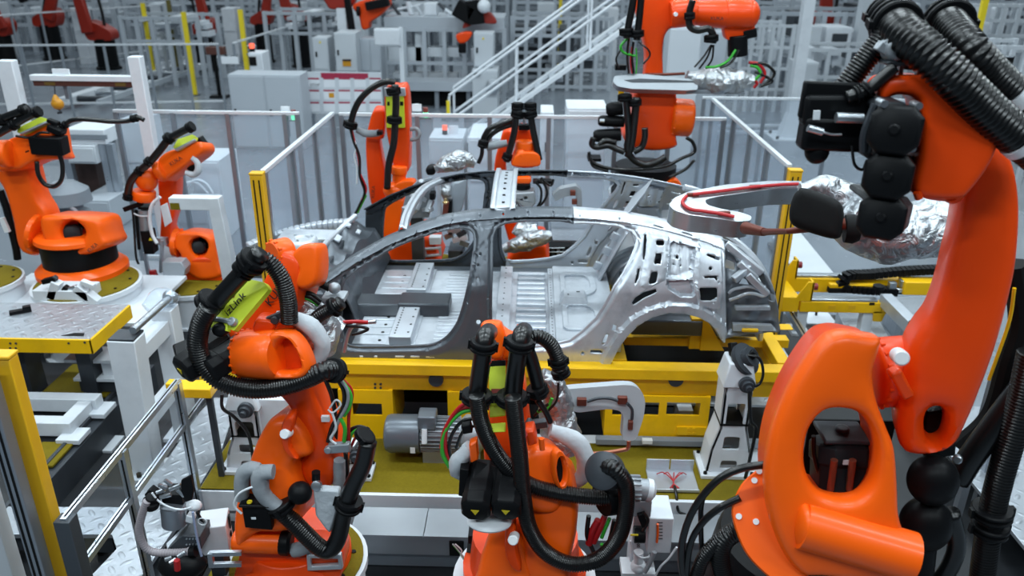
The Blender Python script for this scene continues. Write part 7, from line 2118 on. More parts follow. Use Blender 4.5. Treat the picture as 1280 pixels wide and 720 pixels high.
def stack_light(label, px, py, Y, lit, z0):
    p = PY(px, py, Y); R = rpx(p, 3.2)
    t = thing('signal_light', label, 'signal light', (p.x, Y, z0))
    b = B(); b.cyl((p.x, Y, z0), (p.x, Y, p.z - 2.2 * R), R * 0.35, n=8); b.build('stem', DALU, t)
    for k, (m0, m1) in enumerate(((LAMPG, GREENL), (REDL, LAMPR))):
        m = (LAMPG if lit == 'g' else BLACK) if k == 0 else (LAMPR if lit == 'r' else mat('dull_red_lens', (0.18, 0.03, 0.02), 0.4) if 'dull_red_lens' not in MATS else LAMPR if lit == 'r' else MATS['dull_red_lens'])
        b = B(); b.cyl((p.x, Y, p.z + (k * 1.9 - 2.0) * R), (p.x, Y, p.z + (k * 1.9 - 0.2) * R), R, n=14); b.build('lens', m, t)
    b = B(); b.b2((p.x - 2.2 * R, Y - 0.03, p.z - 2.6 * R), (p.x + 2.2 * R, Y + 0.03, p.z - 2.1 * R)); b.build('mount', DALU, t)


def tagboard(label, x0, y0, x1, y1, Y, m=WHITEG):
    p, q = PY(x0, y0, Y), PY(x1, y1, Y)
    t = thing('number_plate', label, 'plate', ((p.x + q.x) / 2, Y, q.z))
    b = B(); b.b2((p.x, Y - 0.01, q.z), (q.x, Y + 0.01, p.z)); b.build('plate', m, t)
    b = B(); b.b2(((p.x + q.x) / 2 - 0.02, Y + 0.011, q.z - 0.25), ((p.x + q.x) / 2 + 0.02, Y + 0.04, p.z)); b.build('holder', DALU, t)


# rear fence: little signal lights and plates on the top rail
for lab, px, py, lit in (('signal light showing green on the rear fence above the whiteboard corner', 367, 143, 'g'), ('signal light showing green on the rear fence right of the tall rear robot', 532, 140, 'g'), ):
    stack_light(lab, px, py, 9.41, lit, 1.97)
tagboard('white plate left of the green signal light above the fence corner', 351, 133, 363, 145, 9.41)
tagboard('white plate left of the green signal light beside the tall rear robot', 515, 130, 527, 139, 9.41)
# low cabinets just behind the rear fence
cab('pale low cabinet with a red signal light on top, behind the rear fence', 536, 172, 580, 230, 10.2, 0.6, LGREY, 1, handle=False, floor=True)
stack_light('signal light showing red on the pale low cabinet behind the rear fence', 556, 162, 10.4, 'r', PY(556, 172, 10.2).z)
tagboard('white ribbed plate right of the red signal light', 561, 157, 573, 171, 10.45)
cab('white low cabinet with a bright top right of the pale low cabinet', 585, 172, 640, 230, 10.2, 0.9, WHITEP, 1, handle=False, floor=True)
cab('white tall panel cabinet behind the rear middle robot hose', 676, 140, 690, 225, 10.0, 0.5, WHITEP, 1, floor=True)
cab('white tall cabinet left of the rear right robot', 709, 135, 755, 225, 10.0, 0.6, WHITEP, 1, handle=False, floor=True)
t = thing('panel_sign', 'grey panel lettered along its top edge behind the rear fence', 'sign panel', tuple(PY(560, 160, 11.5)))
p, q = PY(541, 146, 11.5), PY(580, 170, 11.5)
b = B(); b.b2((p.x, 11.5, 0), (q.x, 11.54, p.z)); b.build('panel', GREYP, t)
letters('MOTOR', t, 552, 152, 11.49, (1, 0), (0, -1), 6, INKG)
# fittings seen through the far door openings, on the ground behind the car
cab('white box with a tall edge behind the far sill of the car', 713, 306, 735, 325, 8.5, 0.3, WHITEP, 1, handle=False, name='equipment_box', cat='box', floor=True)
t = thing('valve_rack', 'dark valve rack with thin hoses beyond the rear door opening', 'valve rack', tuple(PZ(700, 330, 0.3)))
p, q = PY(684, 308, 8.3), PY(714, 330, 8.3)
b = B(); b.b2((p.x, 8.3, 0), (q.x, 8.5, p.z)); b.build('block', MATTE, t)
for k in range(4):
    b = B(); x = p.x + 0.05 + k * 0.06; b.b2((x, 8.28, q.z + 0.06), (x + 0.03, 8.30, p.z - 0.03)); b.build('valve', STEEL if k % 2 else DGREY, t)
for y in (310, 315):
    rod('pipe', STEEL, t, [(684, y), (706, y)], 8.28, 0.8)
t = thing('drive_unit', 'dark grey block behind the front door opening beside the white plinth', 'drive unit', tuple(PZ(570, 336, 0.3)))
p, q = PY(561, 309, 8.5), PY(580, 332, 8.5)
b = B(); b.b2((p.x, 8.4, 0), (q.x, 8.7, p.z)); b.build('block', DGREY, t, bevel=0.01)
b = B(); b.b2((p.x + 0.14, 8.37, q.z), (p.x + 0.17, 8.40, p.z)); b.build('edge', MATTE, t)
for (a, c, d, e, m) in ((556, 296, 566, 292, STEEL), (560, 290, 576, 286, CAST), (566, 300, 584, 296, WHITEP), (572, 294, 582, 288, DGREY), (575, 302, 586, 306, STEEL)):
    b = B(); b.bar(PY(a, c, 8.5), PY(d, e, 8.5), 0.06, 0.06); b.build('fitting', m, t)
t = thing('tread_bench', 'tread plate bench behind the rear door opening of the car', 'bench', tuple(PZ(720, 300, 0.3)))
p, q = PZ(690, 300, 0.75), PZ(760, 284, 0.75)
b = B(); b.b2((p.x, p.y, 0.72), (q.x, q.y + 0.4, 0.75)); b.build('top', TREAD, t)
b = B(); b.b2((p.x + 0.05, p.y + 0.02, 0), (q.x - 0.05, p.y + 0.06, 0.72)); b.build('skirt', MGREY, t)
b = B(); b.b2((p.x + 0.05, q.y + 0.3, 0), (q.x - 0.05, q.y + 0.34, 0.72)); b.build('skirt', MGREY, t)
plate('tread_walkway', 'pale tread plate floor along the inside of the rear fence', 'walkway', (-2.2, 8.62, 0.0), (2.2, 9.0, 0.03), TREAD)
# left cell behind the fence: machine boxes, jib
t = cab('white machine hood on legs behind the glazed fence at the left', 81, 182, 122, 205, 10.9, 0.6, LGREY, 1, handle=False, name='machine_hood', cat='machine')
p = PY(81, 182, 10.9)
b = B(); b.b2((PY(86, 172, 11.1).x, 11.0, p.z), (PY(136, 172, 11.1).x, 11.6, PY(100, 160, 11.1).z)); b.build('upper_box', WHITEP, t, bevel=0.01)
b = B(); b.b2((PY(86, 172, 10.98).x, 10.97, p.z + 0.08), (PY(134, 172, 10.98).x, 10.99, p.z + 0.14)); b.build('vent_slot', MGREY, t)
for px in (84, 132, 140):
    x = PY(px, 205, 11.0).x
    b = B(); b.b2((x - 0.05, 11.0, 0), (x + 0.05, 11.1, p.z)); b.build('leg', ALU, t)
b = B(); b.b2((PY(92, 230, 11.3).x, 11.3, 0.35), (PY(124, 230, 11.3).x, 11.5, 1.0)); b.build('dark_bay', mat('dark_brown_bay', (0.05, 0.025, 0.02), 0.6), t)
cab('grey lower machine box under the white hood', 97, 250, 140, 272, 10.6, 0.8, GREYP, 1, handle=False, name='machine_box', cat='machine', floor=True)
cab('large pale panel cabinet behind the white jib post', 147, 150, 187, 206, 11.4, 0.6, LGREY, 1, handle=False, name='panel_cabinet', floor=True)
t = cab('white box with curved hoses behind the small robot beside the portal frame', 236, 200, 280, 250, 10.4, 0.7, WHITEP, 1, handle=False, name='machine_box', cat='machine', floor=True)
for L in ([(224, 246), (227, 234), (236, 228), (248, 230), (260, 242)], [(232, 246), (235, 232), (246, 225), (258, 230), (266, 242)]):
    rod('hose', WHITEG, t, L, 10.3, 1.6)
cab('grey drawer unit low behind the portal frame', 218, 256, 262, 282, 9.6, 0.5, LGREY, 1, handle=False, name='machine_box', cat='machine', floor=True)
t = thing('press_column', 'grey machine column with a rounded head behind the left edge robot', 'machine', tuple(PZ(85, 290, 0.3)))
b = B(); p = PY(76, 240, 9.2); b.lathe((p.x, 9.3, 0.0), (0, 0, 1), [(0, 0.25), (0.7, 0.25), (0.75, 0.16), (p.z - 0.2, 0.16), (p.z - 0.15, 0.28), (p.z, 0.26), (p.z + 0.1, 0.12)], n=24); b.build('column', MGREY, t)
rod('hose', PINK, t, [(70, 258), (86, 258), (98, 268), (106, 280)], 9.1, 3)

Yj = 8.95
p, q = PY(170, 70, Yj), PY(200, 230, Yj)
t = thing('jib_crane', 'white jib post with a horizontal arm and brown rail behind the left robots', 'jib crane', (p.x, Yj, 0))
b = B(); b.b2((p.x - 0.075, Yj - 0.06, 0), (p.x + 0.06, Yj + 0.06, p.z)); b.build('post', WHITEP, t, bevel=0.01)
a0, a1 = PY(40, 97, Yj), PY(164, 96, Yj)
b = B(); b.b2((a0.x, Yj - 0.05, a0.z - 0.03), (p.x - 0.07, Yj + 0.05, a0.z + 0.035)); b.build('arm', WHITEP, t, bevel=0.008)
b = B(); b.b2((a0.x + 0.02, Yj - 0.03, a0.z - 0.085), (p.x - 0.08, Yj + 0.03, a0.z - 0.031)); b.build('brown_rail', BROWN, t)
for px in (64, 152):
    b = B(); x = PY(px, 103, Yj).x; b.b2((x - 0.06, Yj - 0.035, a0.z - 0.075), (x + 0.06, Yj + 0.035, a0.z - 0.04)); b.build('trolley', mat('olive_brown_trolley', (0.16, 0.10, 0.02), 0.5) if 'olive_brown_trolley' not in MATS else MATS['olive_brown_trolley'], t)
tagboard('white plate standing on the jib arm', 65, 86, 88, 96, Yj)
t = thing('hoist_hook', 'amber hoist hook hanging under the jib arm', 'hook', tuple(PY(72, 130, Yj)))
b = B(); b.cyl(PY(68, 106, Yj), PY(69, 119, Yj), 0.006, n=6); b.build('chain', DGREY, t)
b = B(); c = PY(72, 130, Yj); b.sphere(c, rpx(c, 8), (1, 0.7, 0.9), 16); b.lathe(PY(70, 125, Yj), (0, 0, 1), [(0, 0.045), (0.03, 0.03), (0.06, 0.012)], n=12); b.build('hook_block', AMBER, t)
b = B(); b.tube([c + V((0, 0, -0.05)), c + V((0.02, 0, -0.09)), c + V((-0.02, 0, -0.10))], 0.014, n=8); b.build('hook', DGREY, t)
p = PY(8, 75, Yj)
t = thing('white_post', 'white post at the left edge behind the left edge robot', 'post', (p.x, Yj, 0))
b = B(); b.b2((p.x - 0.09, Yj - 0.06, 0), (p.x + 0.09, Yj + 0.06, p.z)); b.build('upright', WHITEP, t, bevel=0.01)
b = B(); b.b2((p.x - 0.18, Yj - 0.15, 0), (p.x + 0.18, Yj + 0.15, 0.03)); b.build('foot_plate', WHITEP, t)

# ---- middle distance, left
YA = 18.0
pA, pB = PY(-30, 57, YA), PY(253, 48, YA)
fence('pale mesh fence far behind the jib arm at the left', (pA.x, YA, 0), (pB.x, YA + 0.8, 0), 0.35, pA.z, (0, 0.18, 0.34, 0.52, 0.70, 0.86, 1.0), pane=False, post=MGREY, mid=None)
fence('pale fence turning away to the right behind the grey double cabinet', (pB.x + 0.3, YA + 1.0, 0), (PY(345, 38, 22).x, 23.0, 0), 0.35, pA.z, (0, 0.3, 0.6, 1.0), pane=False, post=MGREY)
fence('far fence in front of the distant red robots at the top left corner', (PY(-30, 44, 24).x, 23.0, 0), (PY(150, 14, 26).x, 29.0, 0), 0.3, 1.75, (0, 0.12, 0.25, 0.38, 0.5, 0.62, 0.75, 0.88, 1.0), pane=False, post=MGREY)
t = thing('roller_track', 'long white roller track lying on the floor behind the jib post', 'roller track', tuple(PZ(200, 90, 0)))
p, q = PZ(78, 127, 0.2), PZ(305, 56, 0.2)
d = (q - p).normalized(); nrm = V((-d.y, d.x, 0))
b = B(); b.bar(p, q, 0.28, 0.16, up=V((0, 0, 1))); b.build('white_beam', WHITEP, t)
b = B(); b.bar(p - nrm * 0.9, q - nrm * 0.9, 0.10, 0.12, up=V((0, 0, 1))); b.build('side_beam', GREYP, t)
for k in range(14):
    c = p.lerp(q, (k + 0.5) / 14); b = B(); b.cyl(c - nrm * 0.15, c - nrm * 0.85, 0.07, n=12); b.build('roller', STEEL if k % 2 else DGREY, t)
for k in range(5):
    c = p.lerp(q, (k + 0.5) / 5) - nrm * 0.4; b = B(); b.b2((c.x - 0.08, c.y - 0.08, 0), (c.x + 0.08, c.y + 0.08, 0.16)); b.build('foot', MGREY, t)
t = thing('guard_rail', 'low pale guard rail behind the white roller track', 'rail', tuple(PZ(240, 70, 0)))
p, q = PZ(175, 88, 0.35), PZ(330, 44, 0.35)
b = B(); b.bar(p, q, 0.08, 0.08); b.build('rail', LGREY, t)
for k in range(5):
    c = p.lerp(q, k / 4); b = B(); b.b2((c.x - 0.04, c.y - 0.04, 0), (c.x + 0.04, c.y + 0.04, 0.35)); b.build('leg', LGREY, t)

cab('grey double-door cabinet left of the board with red-headed sheets', 284, 93, 383, 186, 15.6, 0.6, GREYP, 2, floor=True)
Yw_ = 16.4
t = thing('notice_board', 'board with rows of white sheets under crimson headers', 'notice board', tuple(PY(430, 145, Yw_)))
p, q = PY(382, 90, Yw_), PY(479, 143, Yw_)
b = B(); b.b2((p.x, Yw_, q.z), (q.x, Yw_ + 0.05, p.z)); b.build('board', LGREY, t)
b = B(); b.b2((PY(401, 91, Yw_).x, Yw_ - 0.006, PY(401, 97, Yw_).z), (PY(460, 91, Yw_).x, Yw_ - 0.001, PY(401, 91, Yw_).z)); b.build('crimson_title', REDSHEET, t)
for r in range(3):
    for k in range(5):
        x0 = 385 + k * 19.2; y0 = 97 + r * 15
        a, c = PY(x0, y0, Yw_), PY(x0 + 15, y0 + 12.5, Yw_)
        b = B(); b.b2((a.x, Yw_ - 0.008, c.z), (c.x, Yw_ - 0.001, a.z)); o = b.build('sheet', PAPER, t)
        b = B(); h = (a.z - c.z) * 0.17; b.b2((a.x, Yw_ - 0.011, a.z - h), (c.x, Yw_ - 0.0085, a.z)); b.build('sheet_header', REDSHEET, o)
b = B(); a, c = PY(411, 116, Yw_), PY(418, 122, Yw_); b.b2((a.x, Yw_ - 0.013, c.z), (c.x, Yw_ - 0.009, a.z)); b.build('orange_note', AMBER, t)
letters('STOP', t, 388, 108, Yw_ - 0.012, (1, 0), (0, -1), 5, INKG)
b = B()
for px in (390, 470):
    x = PY(px, 140, Yw_).x; b = B(); b.b2((x - 0.03, Yw_ + 0.051, 0), (x + 0.03, Yw_ + 0.10, q.z + 0.5)); b.build('leg', ALU, t)
cab('pale cabinet with a small yellow triangle behind the board of sheets', 390, 47, 412, 88, 20.0, 0.6, LGREY, 1, floor=True, sign=(400, 52.5, 1.6))
t = cab('taller pale cabinet with an amber notice on its door', 417, 41, 447, 90, 19.8, 0.8, LGREY, 1, floor=True)
b = B(); a, c = PY(428, 74, 19.77), PY(439, 83, 19.77); b.b2((a.x, 19.765, c.z), (c.x, 19.778, a.z)); b.build('amber_notice', AMBER, t)
b = B(); a, c = PY(428, 74, 19.76), PY(439, 76.5, 19.76); b.b2((a.x, 19.757, c.z), (c.x, 19.764, a.z)); b.build('notice_header', INK, t)
cab('grey cabinet row right of the cabinet with the amber notice', 449, 48, 477, 90, 20.3, 0.6, GREYP, 2, floor=True, handle=False)
cab('white control panel on a bracket left of the grey machine frame', 467, 36, 501, 58, 18.8, 0.25, WHITEP, 1, handle=False, name='operator_box', cat='control panel')
b = B(); x = PY(502, 60, 18.9).x; b.b2((x - 0.05, 18.85, 0), (x + 0.05, 18.95, PY(502, 34, 18.9).z)); tag(b.build('panel_post', WHITEP), 'white post at the right side of the white control panel', 'post')


def fill(t, p, q, Y, d):
    for (u0, v0, u1, v1, m) in ((0.02, 0.30, 0.30, 0.52, LGREY), (0.33, 0.3, 0.62, 0.44, LGREY), (0.25, 0.0, 0.34, 0.6, LGREY), (0.05, 0.7, 0.6, 0.78, LGREY), (0.72, 0.30, 0.80, 0.8, WHITEP)):
        x0, x1 = p.x + (q.x - p.x) * u0, p.x + (q.x - p.x) * u1; zt, zb = p.z - (p.z - q.z) * v0, p.z - (p.z - q.z) * v1
        b = B(); b.b2((x0, Y + 0.1, zb), (x1, Y + 0.5, zt)); b.build('panel', m, t)
    b = B(); b.b2((p.x, Y + 0.05, p.z - 0.05), (q.x, Y + d, p.z + 0.25)); b.build('deck', GREYP, t)


frame('grey machine frame with a deck under the distant white valves', 480, 34, 630, 118, 21.0, 1.6, 6, 3, GREYP, 0.10, extra=fill)
t = thing('platform_step', 'grey platform edge with a dark gap beneath, behind the rear fence', 'platform', tuple(PZ(550, 118, 0)))
p = PY(500, 106, 20.0); b = B(); b.b2((p.x, 20.0, p.z - 0.14), (PY(590, 106, 20).x, 20.7, p.z + 0.08)); b.build('deck', GREYP, t)
for px in (505, 545, 585): 
    b = B(); x = PY(px, 110, 20).x; b.b2((x - 0.05, 20.1, 0), (x + 0.05, 20.2, p.z - 0.14)); b.build('leg', MGREY, t)
b = B(); b.b2((p.x, 20.4, 0.0), (PY(590, 106, 20).x, 20.5, p.z - 0.15)); b.build('gap_shade', MATTE, t)  # matte black sheet stands in for the shade in the gap below the deck
cab('white cabinet with a yellow triangle at the foot of the distant orange robot', 592, 41, 617, 84, 19.6, 0.6, LGREY, 1, floor=False, sign=(604, 48, 1.7), zb=PY(600, 84, 19.6).z)
t = cab('white equipment cabinet with a round drum on its front under the triangle cabinet', 590, 88, 622, 122, 19.2, 0.9, LGREY, 1, handle=False, name='equipment_cabinet', floor=True)
b = B(); c = PY(616, 108, 19.15); R = rpx(c, 9); b.lathe(c, (0, -1, 0), [(0, R), (0.05, R), (0.06, R * 0.7), (0.1, R * 0.6)], n=22); b.build('drum', STEEL, t)
b = B(); b.b2(tuple(PY(592, 94, 19.1)), tuple(PY(600, 91, 19.17))); b.build('black_slot', MATTE, t)
t = thing('industrial_robot', 'small orange robot with a white hub on the grey deck', 'robot', tuple(PY(600, 30, 20.5)))
Yr = 20.5
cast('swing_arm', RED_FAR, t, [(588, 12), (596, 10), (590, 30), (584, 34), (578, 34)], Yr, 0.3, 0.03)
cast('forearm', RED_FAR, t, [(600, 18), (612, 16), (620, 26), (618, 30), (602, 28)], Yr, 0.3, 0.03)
cast('wrist', ORANGE_R, t, [(570, 44), (582, 40), (590, 42), (584, 52), (574, 54)], Yr - 0.3, 0.25, 0.03)
b = B(BLACK); b.bar(PY(592, 0, Yr), PY(596, 30, Yr), 0.4, 0.3); b.build('motor', None, t, bevel=0.02); b = B(BLACK); b.bar(PY(570, 8, Yr + 0.1), PY(590, 20, Yr + 0.1), 0.5, 0.4); b.build('motor', None, t, bevel=0.02); b = B(BLACK); b.bar(PY(578, 54, Yr - 0.3), PY(578, 66, Yr - 0.3), 0.18, 0.18); b.build('tool', None, t, bevel=0.02)
b = B(WHITEP); b.sphere(PY(605, 8, Yr - 0.2), 0.16); b.build('white_hub', None, t)
t = thing('industrial_robot', 'orange robot leaning over the pale cabinet with the amber notice', 'robot', tuple(PY(470, 30, 21.5)))
Yr = 21.0
cast('column', ORANGE_R, t, [(440, 8), (455, 0), (480, -4), (486, 6), (474, 20), (462, 28), (460, 36), (452, 36), (448, 20)], Yr, 0.5, 0.05)
cast('swing_arm', RED_FAR, t, [(405, -6), (440, -6), (438, 8), (415, 12), (408, 6)], Yr + 0.2, 0.4, 0.04)
drum('joint', BLACK, t, (446, 14), (450, 14), Yr - 0.1, 6)
b = B(BLACK); b.bar(PY(434, -2, Yr - 0.1), PY(440, 38, Yr - 0.1), 0.16, 0.14); b.build('cable_duct', None, t, bevel=0.02); b = B(BLACK); b.bar(PY(458, 8, Yr - 0.1), PY(486, 2, Yr - 0.1), 0.3, 0.2); b.build('tool', None, t, bevel=0.02)
b = B(WHITEP); b.b2(tuple(PY(422, 38, Yr - 0.1)), tuple(PY(434, 10, Yr + 0.1))); tag(b.build('white_pillar', None, bevel=0.01), 'white pillar below the distant orange robot, left of its dark tool', 'pillar')
cab('white valve cabinet among pipes on the grey deck', 530, 4, 546, 21, 21.4, 0.5, WHITEP, 1, handle=False, zb=PY(480, 34, 21).z + 0.25)
t = thing('pipe_station', 'pipework with white valves on the grey deck', 'pipework', tuple(PY(515, 12, 21.5)))
for (a, c, d, e, r, m) in ((485, 14, 525, 6, 1.5, WHITEP), (510, 2, 514, 18, 3.5, WHITEP), (520, 8, 530, 22, 2.5, LGREY), (548, 4, 560, 16, 2, DGREY), (556, 12, 568, 20, 2.5, WHITEP), (490, 4, 500, 20, 2.4, DGREY), (500, 20, 560, 24, 1.4, DGREY)):
    b = B(); p = PY(a, c, 21.6); b.cyl(p, PY(d, e, 21.6), rpx(p, r), n=10); b.build('pipe', m, t)

# ---- stairs
Ys = 15.6
t = thing('staircase', 'white staircase with pipe handrails rising to the right behind the rear fence', 'staircase', tuple(PZ(600, 168, 0)))
f0, f1 = PY(650, 128, Ys), PY(800, 22, Ys)
slope = (f1 - f0) / (f1.x - f0.x)
s0 = f0 - slope * (f0.z / slope.z)
s1 = f1 + slope * 1.2
for yy, nm in ((Ys, 'stringer'), (Ys + 0.95, 'stringer')):
    b = B(); A_0, A_1 = V((s0.x, yy, s0.z)), V((s1.x, yy, s1.z)); b.bar(A_0, A_1, 0.06, 0.30, up=V((0, 1, 0))); b.m(GREYP); b.ms = [WHITEP, GREYP]; b.build(nm, None, t)
    off = V((0, 0, 0))
    for h, n in ((1.05, 'handrail'), (0.55, 'knee_rail')):
        b = B(); b.tube([V((s0.x, yy, h + 0.05)), V((s1.x, yy, s1.z + h + 0.05))], 0.026, n=10, smooth=False); b.build(n, WHITEP, t)
    for u in (0.0, 0.27, 0.56, 0.84):
        c = A_0.lerp(A_1, u); b = B(); b.cyl(c, c + V((0, 0, 1.08)), 0.024, n=10); b.build('baluster', WHITEP, t)
n = int(s1.z / 0.2)
for k in range(1, n):
    c = s0 + slope * ((0.2 * k) / slope.z); b = B(); b.b2((c.x - 0.02, Ys + 0.03, c.z - 0.02), (c.x + 0.24, Ys + 0.92, c.z + 0.02)); b.build('tread', GREYP, t)
b = B(); b.cyl((s0.x - 0.02, Ys - 0.03, 0.1), (s0.x - 0.02, Ys - 0.03, 1.0), 0.035, n=10); b.build('yellow_marking', MATS['warning_yellow'], t)
# ---- right side
Yc_ = 14.3
p = PZ(986, 172, 0)
t = thing('support_column', 'tall white column with a flared foot and bolted plate right of the fence corner', 'column', (p.x, p.y, 0))
b = B(); b.frustum(p + V((0, 0, 0.03)), p + V((0, 0, 0.55)), 0.48, 0.34, 0.22, 0.22, up=(0, 1, 0)); b.frustum(p + V((0, 0, 0.55)), p + V((0, 0, 5.2)), 0.22, 0.22, 0.22, 0.22, up=(0, 1, 0)); b.build('shaft', WHITEP, t)
b = B(); b.b2((p.x - 0.42, p.y - 0.36, 0), (p.x + 0.42, p.y + 0.36, 0.03)); b.build('foot_plate', WHITEP, t)
for sx in (-1, 1):
    for sy in (-1, 1):
        b = B(); b.cyl((p.x + sx * 0.33, p.y + sy * 0.28, 0.03), (p.x + sx * 0.33, p.y + sy * 0.28, 0.09), 0.035, n=8); b.build('anchor_bolt', BLACK, t)
p = PZ(1062, 130, 0)
t = thing('support_column', 'second tall white column farther back, left of the big robot hoses', 'column', (p.x, p.y, 0))
b = B(); b.b2((p.x - 0.16, p.y - 0.16, 0.03), (p.x + 0.16, p.y + 0.16, 5.4)); b.build('shaft', LGREY, t)
b = B(); b.b2((p.x - 0.4, p.y - 0.36, 0), (p.x + 0.4, p.y + 0.36, 0.03)); b.build('foot_plate', LGREY, t)
Yf_ = 12.3
fence('clear fence crossing behind the fence corner and the white column', (PY(880, 124, Yf_).x, Yf_, 0), (PY(1140, 121, Yf_).x, Yf_, 0), 0.2, PY(940, 123, Yf_).z, (0.0, 0.30, 0.62, 1.0))
t = thing('floor_conduit', 'pair of white conduits along the floor behind the white column', 'conduit', tuple(PZ(940, 160, 0)))
for y in (157.5, 165.5):
    p, q = PZ(868, y + 0.5, 0.04), PZ(1080, y - 1, 0.04); b = B(); b.bar(p, q, 0.09, 0.06); b.build('conduit', WHITEP, t)
cab('white cabinet with yellow triangle right of the tall white column', 1002, 33, 1025, 57, 21.0, 0.5, LGREY, 1, sign=(1013, 39, 1.8), zb=PY(1010, 57, 21).z)
t = cab('white machine front with a dark window right of the triangle cabinet', 1034, 34, 1062, 60, 21.2, 1.0, WHITEP, 1, handle=False, name='machine_cabinet', cat='machine', floor=True)
b = B(); a, c = PY(1041, 42, 21.17), PY(1058, 55, 21.17); b.b2((a.x, 21.16, c.z), (c.x, 21.179, a.z)); b.build('dark_window', DGREY, t)


def fill2(t, p, q, Y, d):
    R = random.Random(int(p.x * 100))
    W, H = q.x - p.x, p.z - q.z
    for k in range(9):
        u, v = R.random() * 0.85, R.random() * 0.8
        w_, h_ = 0.05 + R.random() * 0.14, 0.1 + R.random() * 0.25
        b = B(); b.b2((p.x + W * u, Y + 0.1 + R.random() * d * 0.6, p.z - H * min(1, v + h_)), (p.x + W * (u + w_), Y + d * 0.9, p.z - H * v)); b.build('module', R.choice([WHITEP, LGREY, GREYP, DGREY, MGREY, WHITEP]), t)


frame('pale gantry frame full of modules right of the rear right robot', 955, 14, 1090, 112, 22.5, 2.0, 6, 4, GREYP, 0.12, extra=fill2)
frame('white machine frame with a low deck beyond the fence, right of the tall white column', 1012, 60, 1100, 128, 19.5, 1.4, 4, 3, LGREY, 0.09, extra=fill2)
t = cab('low pale equipment cabinet with a round drum beside the tall white column', 998, 78, 1018, 118, 18.6, 0.7, LGREY, 1, handle=False, name='equipment_cabinet', floor=True)
b = B(); c = PY(1014, 106, 18.55); R = rpx(c, 7); b.lathe(c, (0, -1, 0), [(0, R), (0.05, R), (0.06, R * 0.7), (0.1, R * 0.6)], n=22); b.build('drum', LGREY, t)
frame('grey machine frame directly right of the rear right robot gun', 930, 30, 982, 110, 20.2, 1.2, 5, 4, LGREY, 0.08, extra=fill2)
frame('lattice fence frame at the top right corner', 1180, 4, 1300, 62, 17.0, 0.2, 7, 4, LGREY, 0.07)
cab('white cabinet with a yellow triangle at the top right between the hoses', 1207, 28, 1232, 55, 16.5, 0.5, LGREY, 1, sign=(1218, 35, 2), zb=PY(1210, 55, 16.5).z)
t = thing('monitor', 'black monitor on an arm right of the big robot hoses', 'monitor', tuple(PY(1254, 82, 9.5)))
slab('screen', MATTE, t, [(1236, 70), (1269, 70), (1262, 96), (1236, 92)], 9.5, 0.06)
slab('bezel', GALV, t, [(1236, 70), (1268, 70), (1267, 72), (1236, 72)], 9.48, 0.02)
b = B(); x = PY(1255, 90, 9.6); b.b2((x.x - 0.04, 9.6, 0), (x.x + 0.04, 9.68, x.z)); b.build('stand', DALU, t)
frame('grey machine frame low at the right edge behind the monitor', 1225, 56, 1300, 120, 12.5, 1.0, 3, 3, LGREY, 0.07)

# ---- mid strip behind the stairs
frame('grey equipment frame seen through the staircase handrails', 640, 20, 760, 120, 23.0, 1.8, 7, 5, GREYP, 0.10, extra=fill2)
cab('dark-fronted machine behind the staircase', 640, 32, 690, 64, 25.4, 0.8, DGREY, 3, handle=False, name='machine_cabinet', cat='machine', floor=True)
cab('tall grey cabinet between the rear right robot link and its forearm', 838, 34, 872, 100, 14.5, 0.6, LGREY, 1, handle=False, floor=True)
cab('darker cabinet right of the tall grey cabinet behind the rear right robot', 874, 40, 905, 92, 16.0, 0.6, GREYP, 1, handle=False, floor=True)
# left terminal with a dark screen
t = cab('white operator terminal with a dark screen right of the distant fence', 310, 66, 330, 92, 17.2, 0.5, WHITEP, 1, handle=False, name='operator_terminal', cat='terminal', floor=True)
b = B(); a, c = PY(311, 71, 17.17), PY(321, 82, 17.17); b.b2((a.x, 17.165, c.z), (c.x, 17.178, a.z)); b.build('screen', MATTE, t)
stack_light('signal light with a red lens on the operator terminal', 315, 60, 17.4, 'r', PY(315, 66, 17.2).z)
b = B(); a, c = PY(276, 71, 16.8), PY(298, 80, 16.8); b.b2((a.x, 16.8, c.z), (c.x, 16.85, a.z)); tag(b.build('white_sign', WHITEG), 'blank white sign on the distant fence left of the operator terminal', 'sign')
t = thing('hand_truck', 'small dark tool stand beside the grey double-door cabinet', 'tool stand', tuple(PZ(275, 122, 0)))
p = PZ(275, 122, 0); b = B(); b.cyl(p, p + V((0, 0, 1.1)), 0.05, n=10); b.build('stem', BLACK, t); b = B(); b.b2((p.x - 0.22, p.y - 0.15, 0), (p.x + 0.22, p.y + 0.15, 0.06)); b.build('foot', BLACK, t); b = B(); b.b2((p.x - 0.18, p.y - 0.1, 1.1), (p.x + 0.3, p.y + 0.1, 1.3)); b.build('head', BROWN, t, bevel=0.02)
# ---- distant robots
far_robot('distant red robot with a horizontal arm at the top left corner', 8, 30, 27, 0.9, 1, -14, 2)
far_robot('distant red robot leaning over the far fence, second from the left corner', 68, 18, 28, 0.95, 1, 24, 10)
far_robot('distant red robot with a white-lit foot, left of the yellow guard posts', 116, 34, 26, 0.95, -1, 6, 8)
far_robot('distant red robot beside the yellow guard post, left of the operator terminal', 262, 30, 26, 0.85, 1, -6, 20)
far_robot('distant red robot at the top edge above the grey double-door cabinet', 335, 18, 28, 0.8, 1, 14, 0)
far_robot('distant red robot at the top edge left of the orange leaning robot', 362, 12, 27, 0.85, -1, 10, 0)
far_robot('distant red robot at the top edge right of the tall white column', 1026, 22, 26, 1.0, -1, 4, 40)
yellow_post('yellow guard post farthest left in the hall', 178, 4, 50, 24)
yellow_post('dark olive guard post between the yellow posts', 210, 0, 40, 25, m=mat('dark_olive_post', (0.14, 0.12, 0.03), 0.6))
yellow_post('bright yellow guard post left of the distant red robot', 229, 15, 62, 21.5)
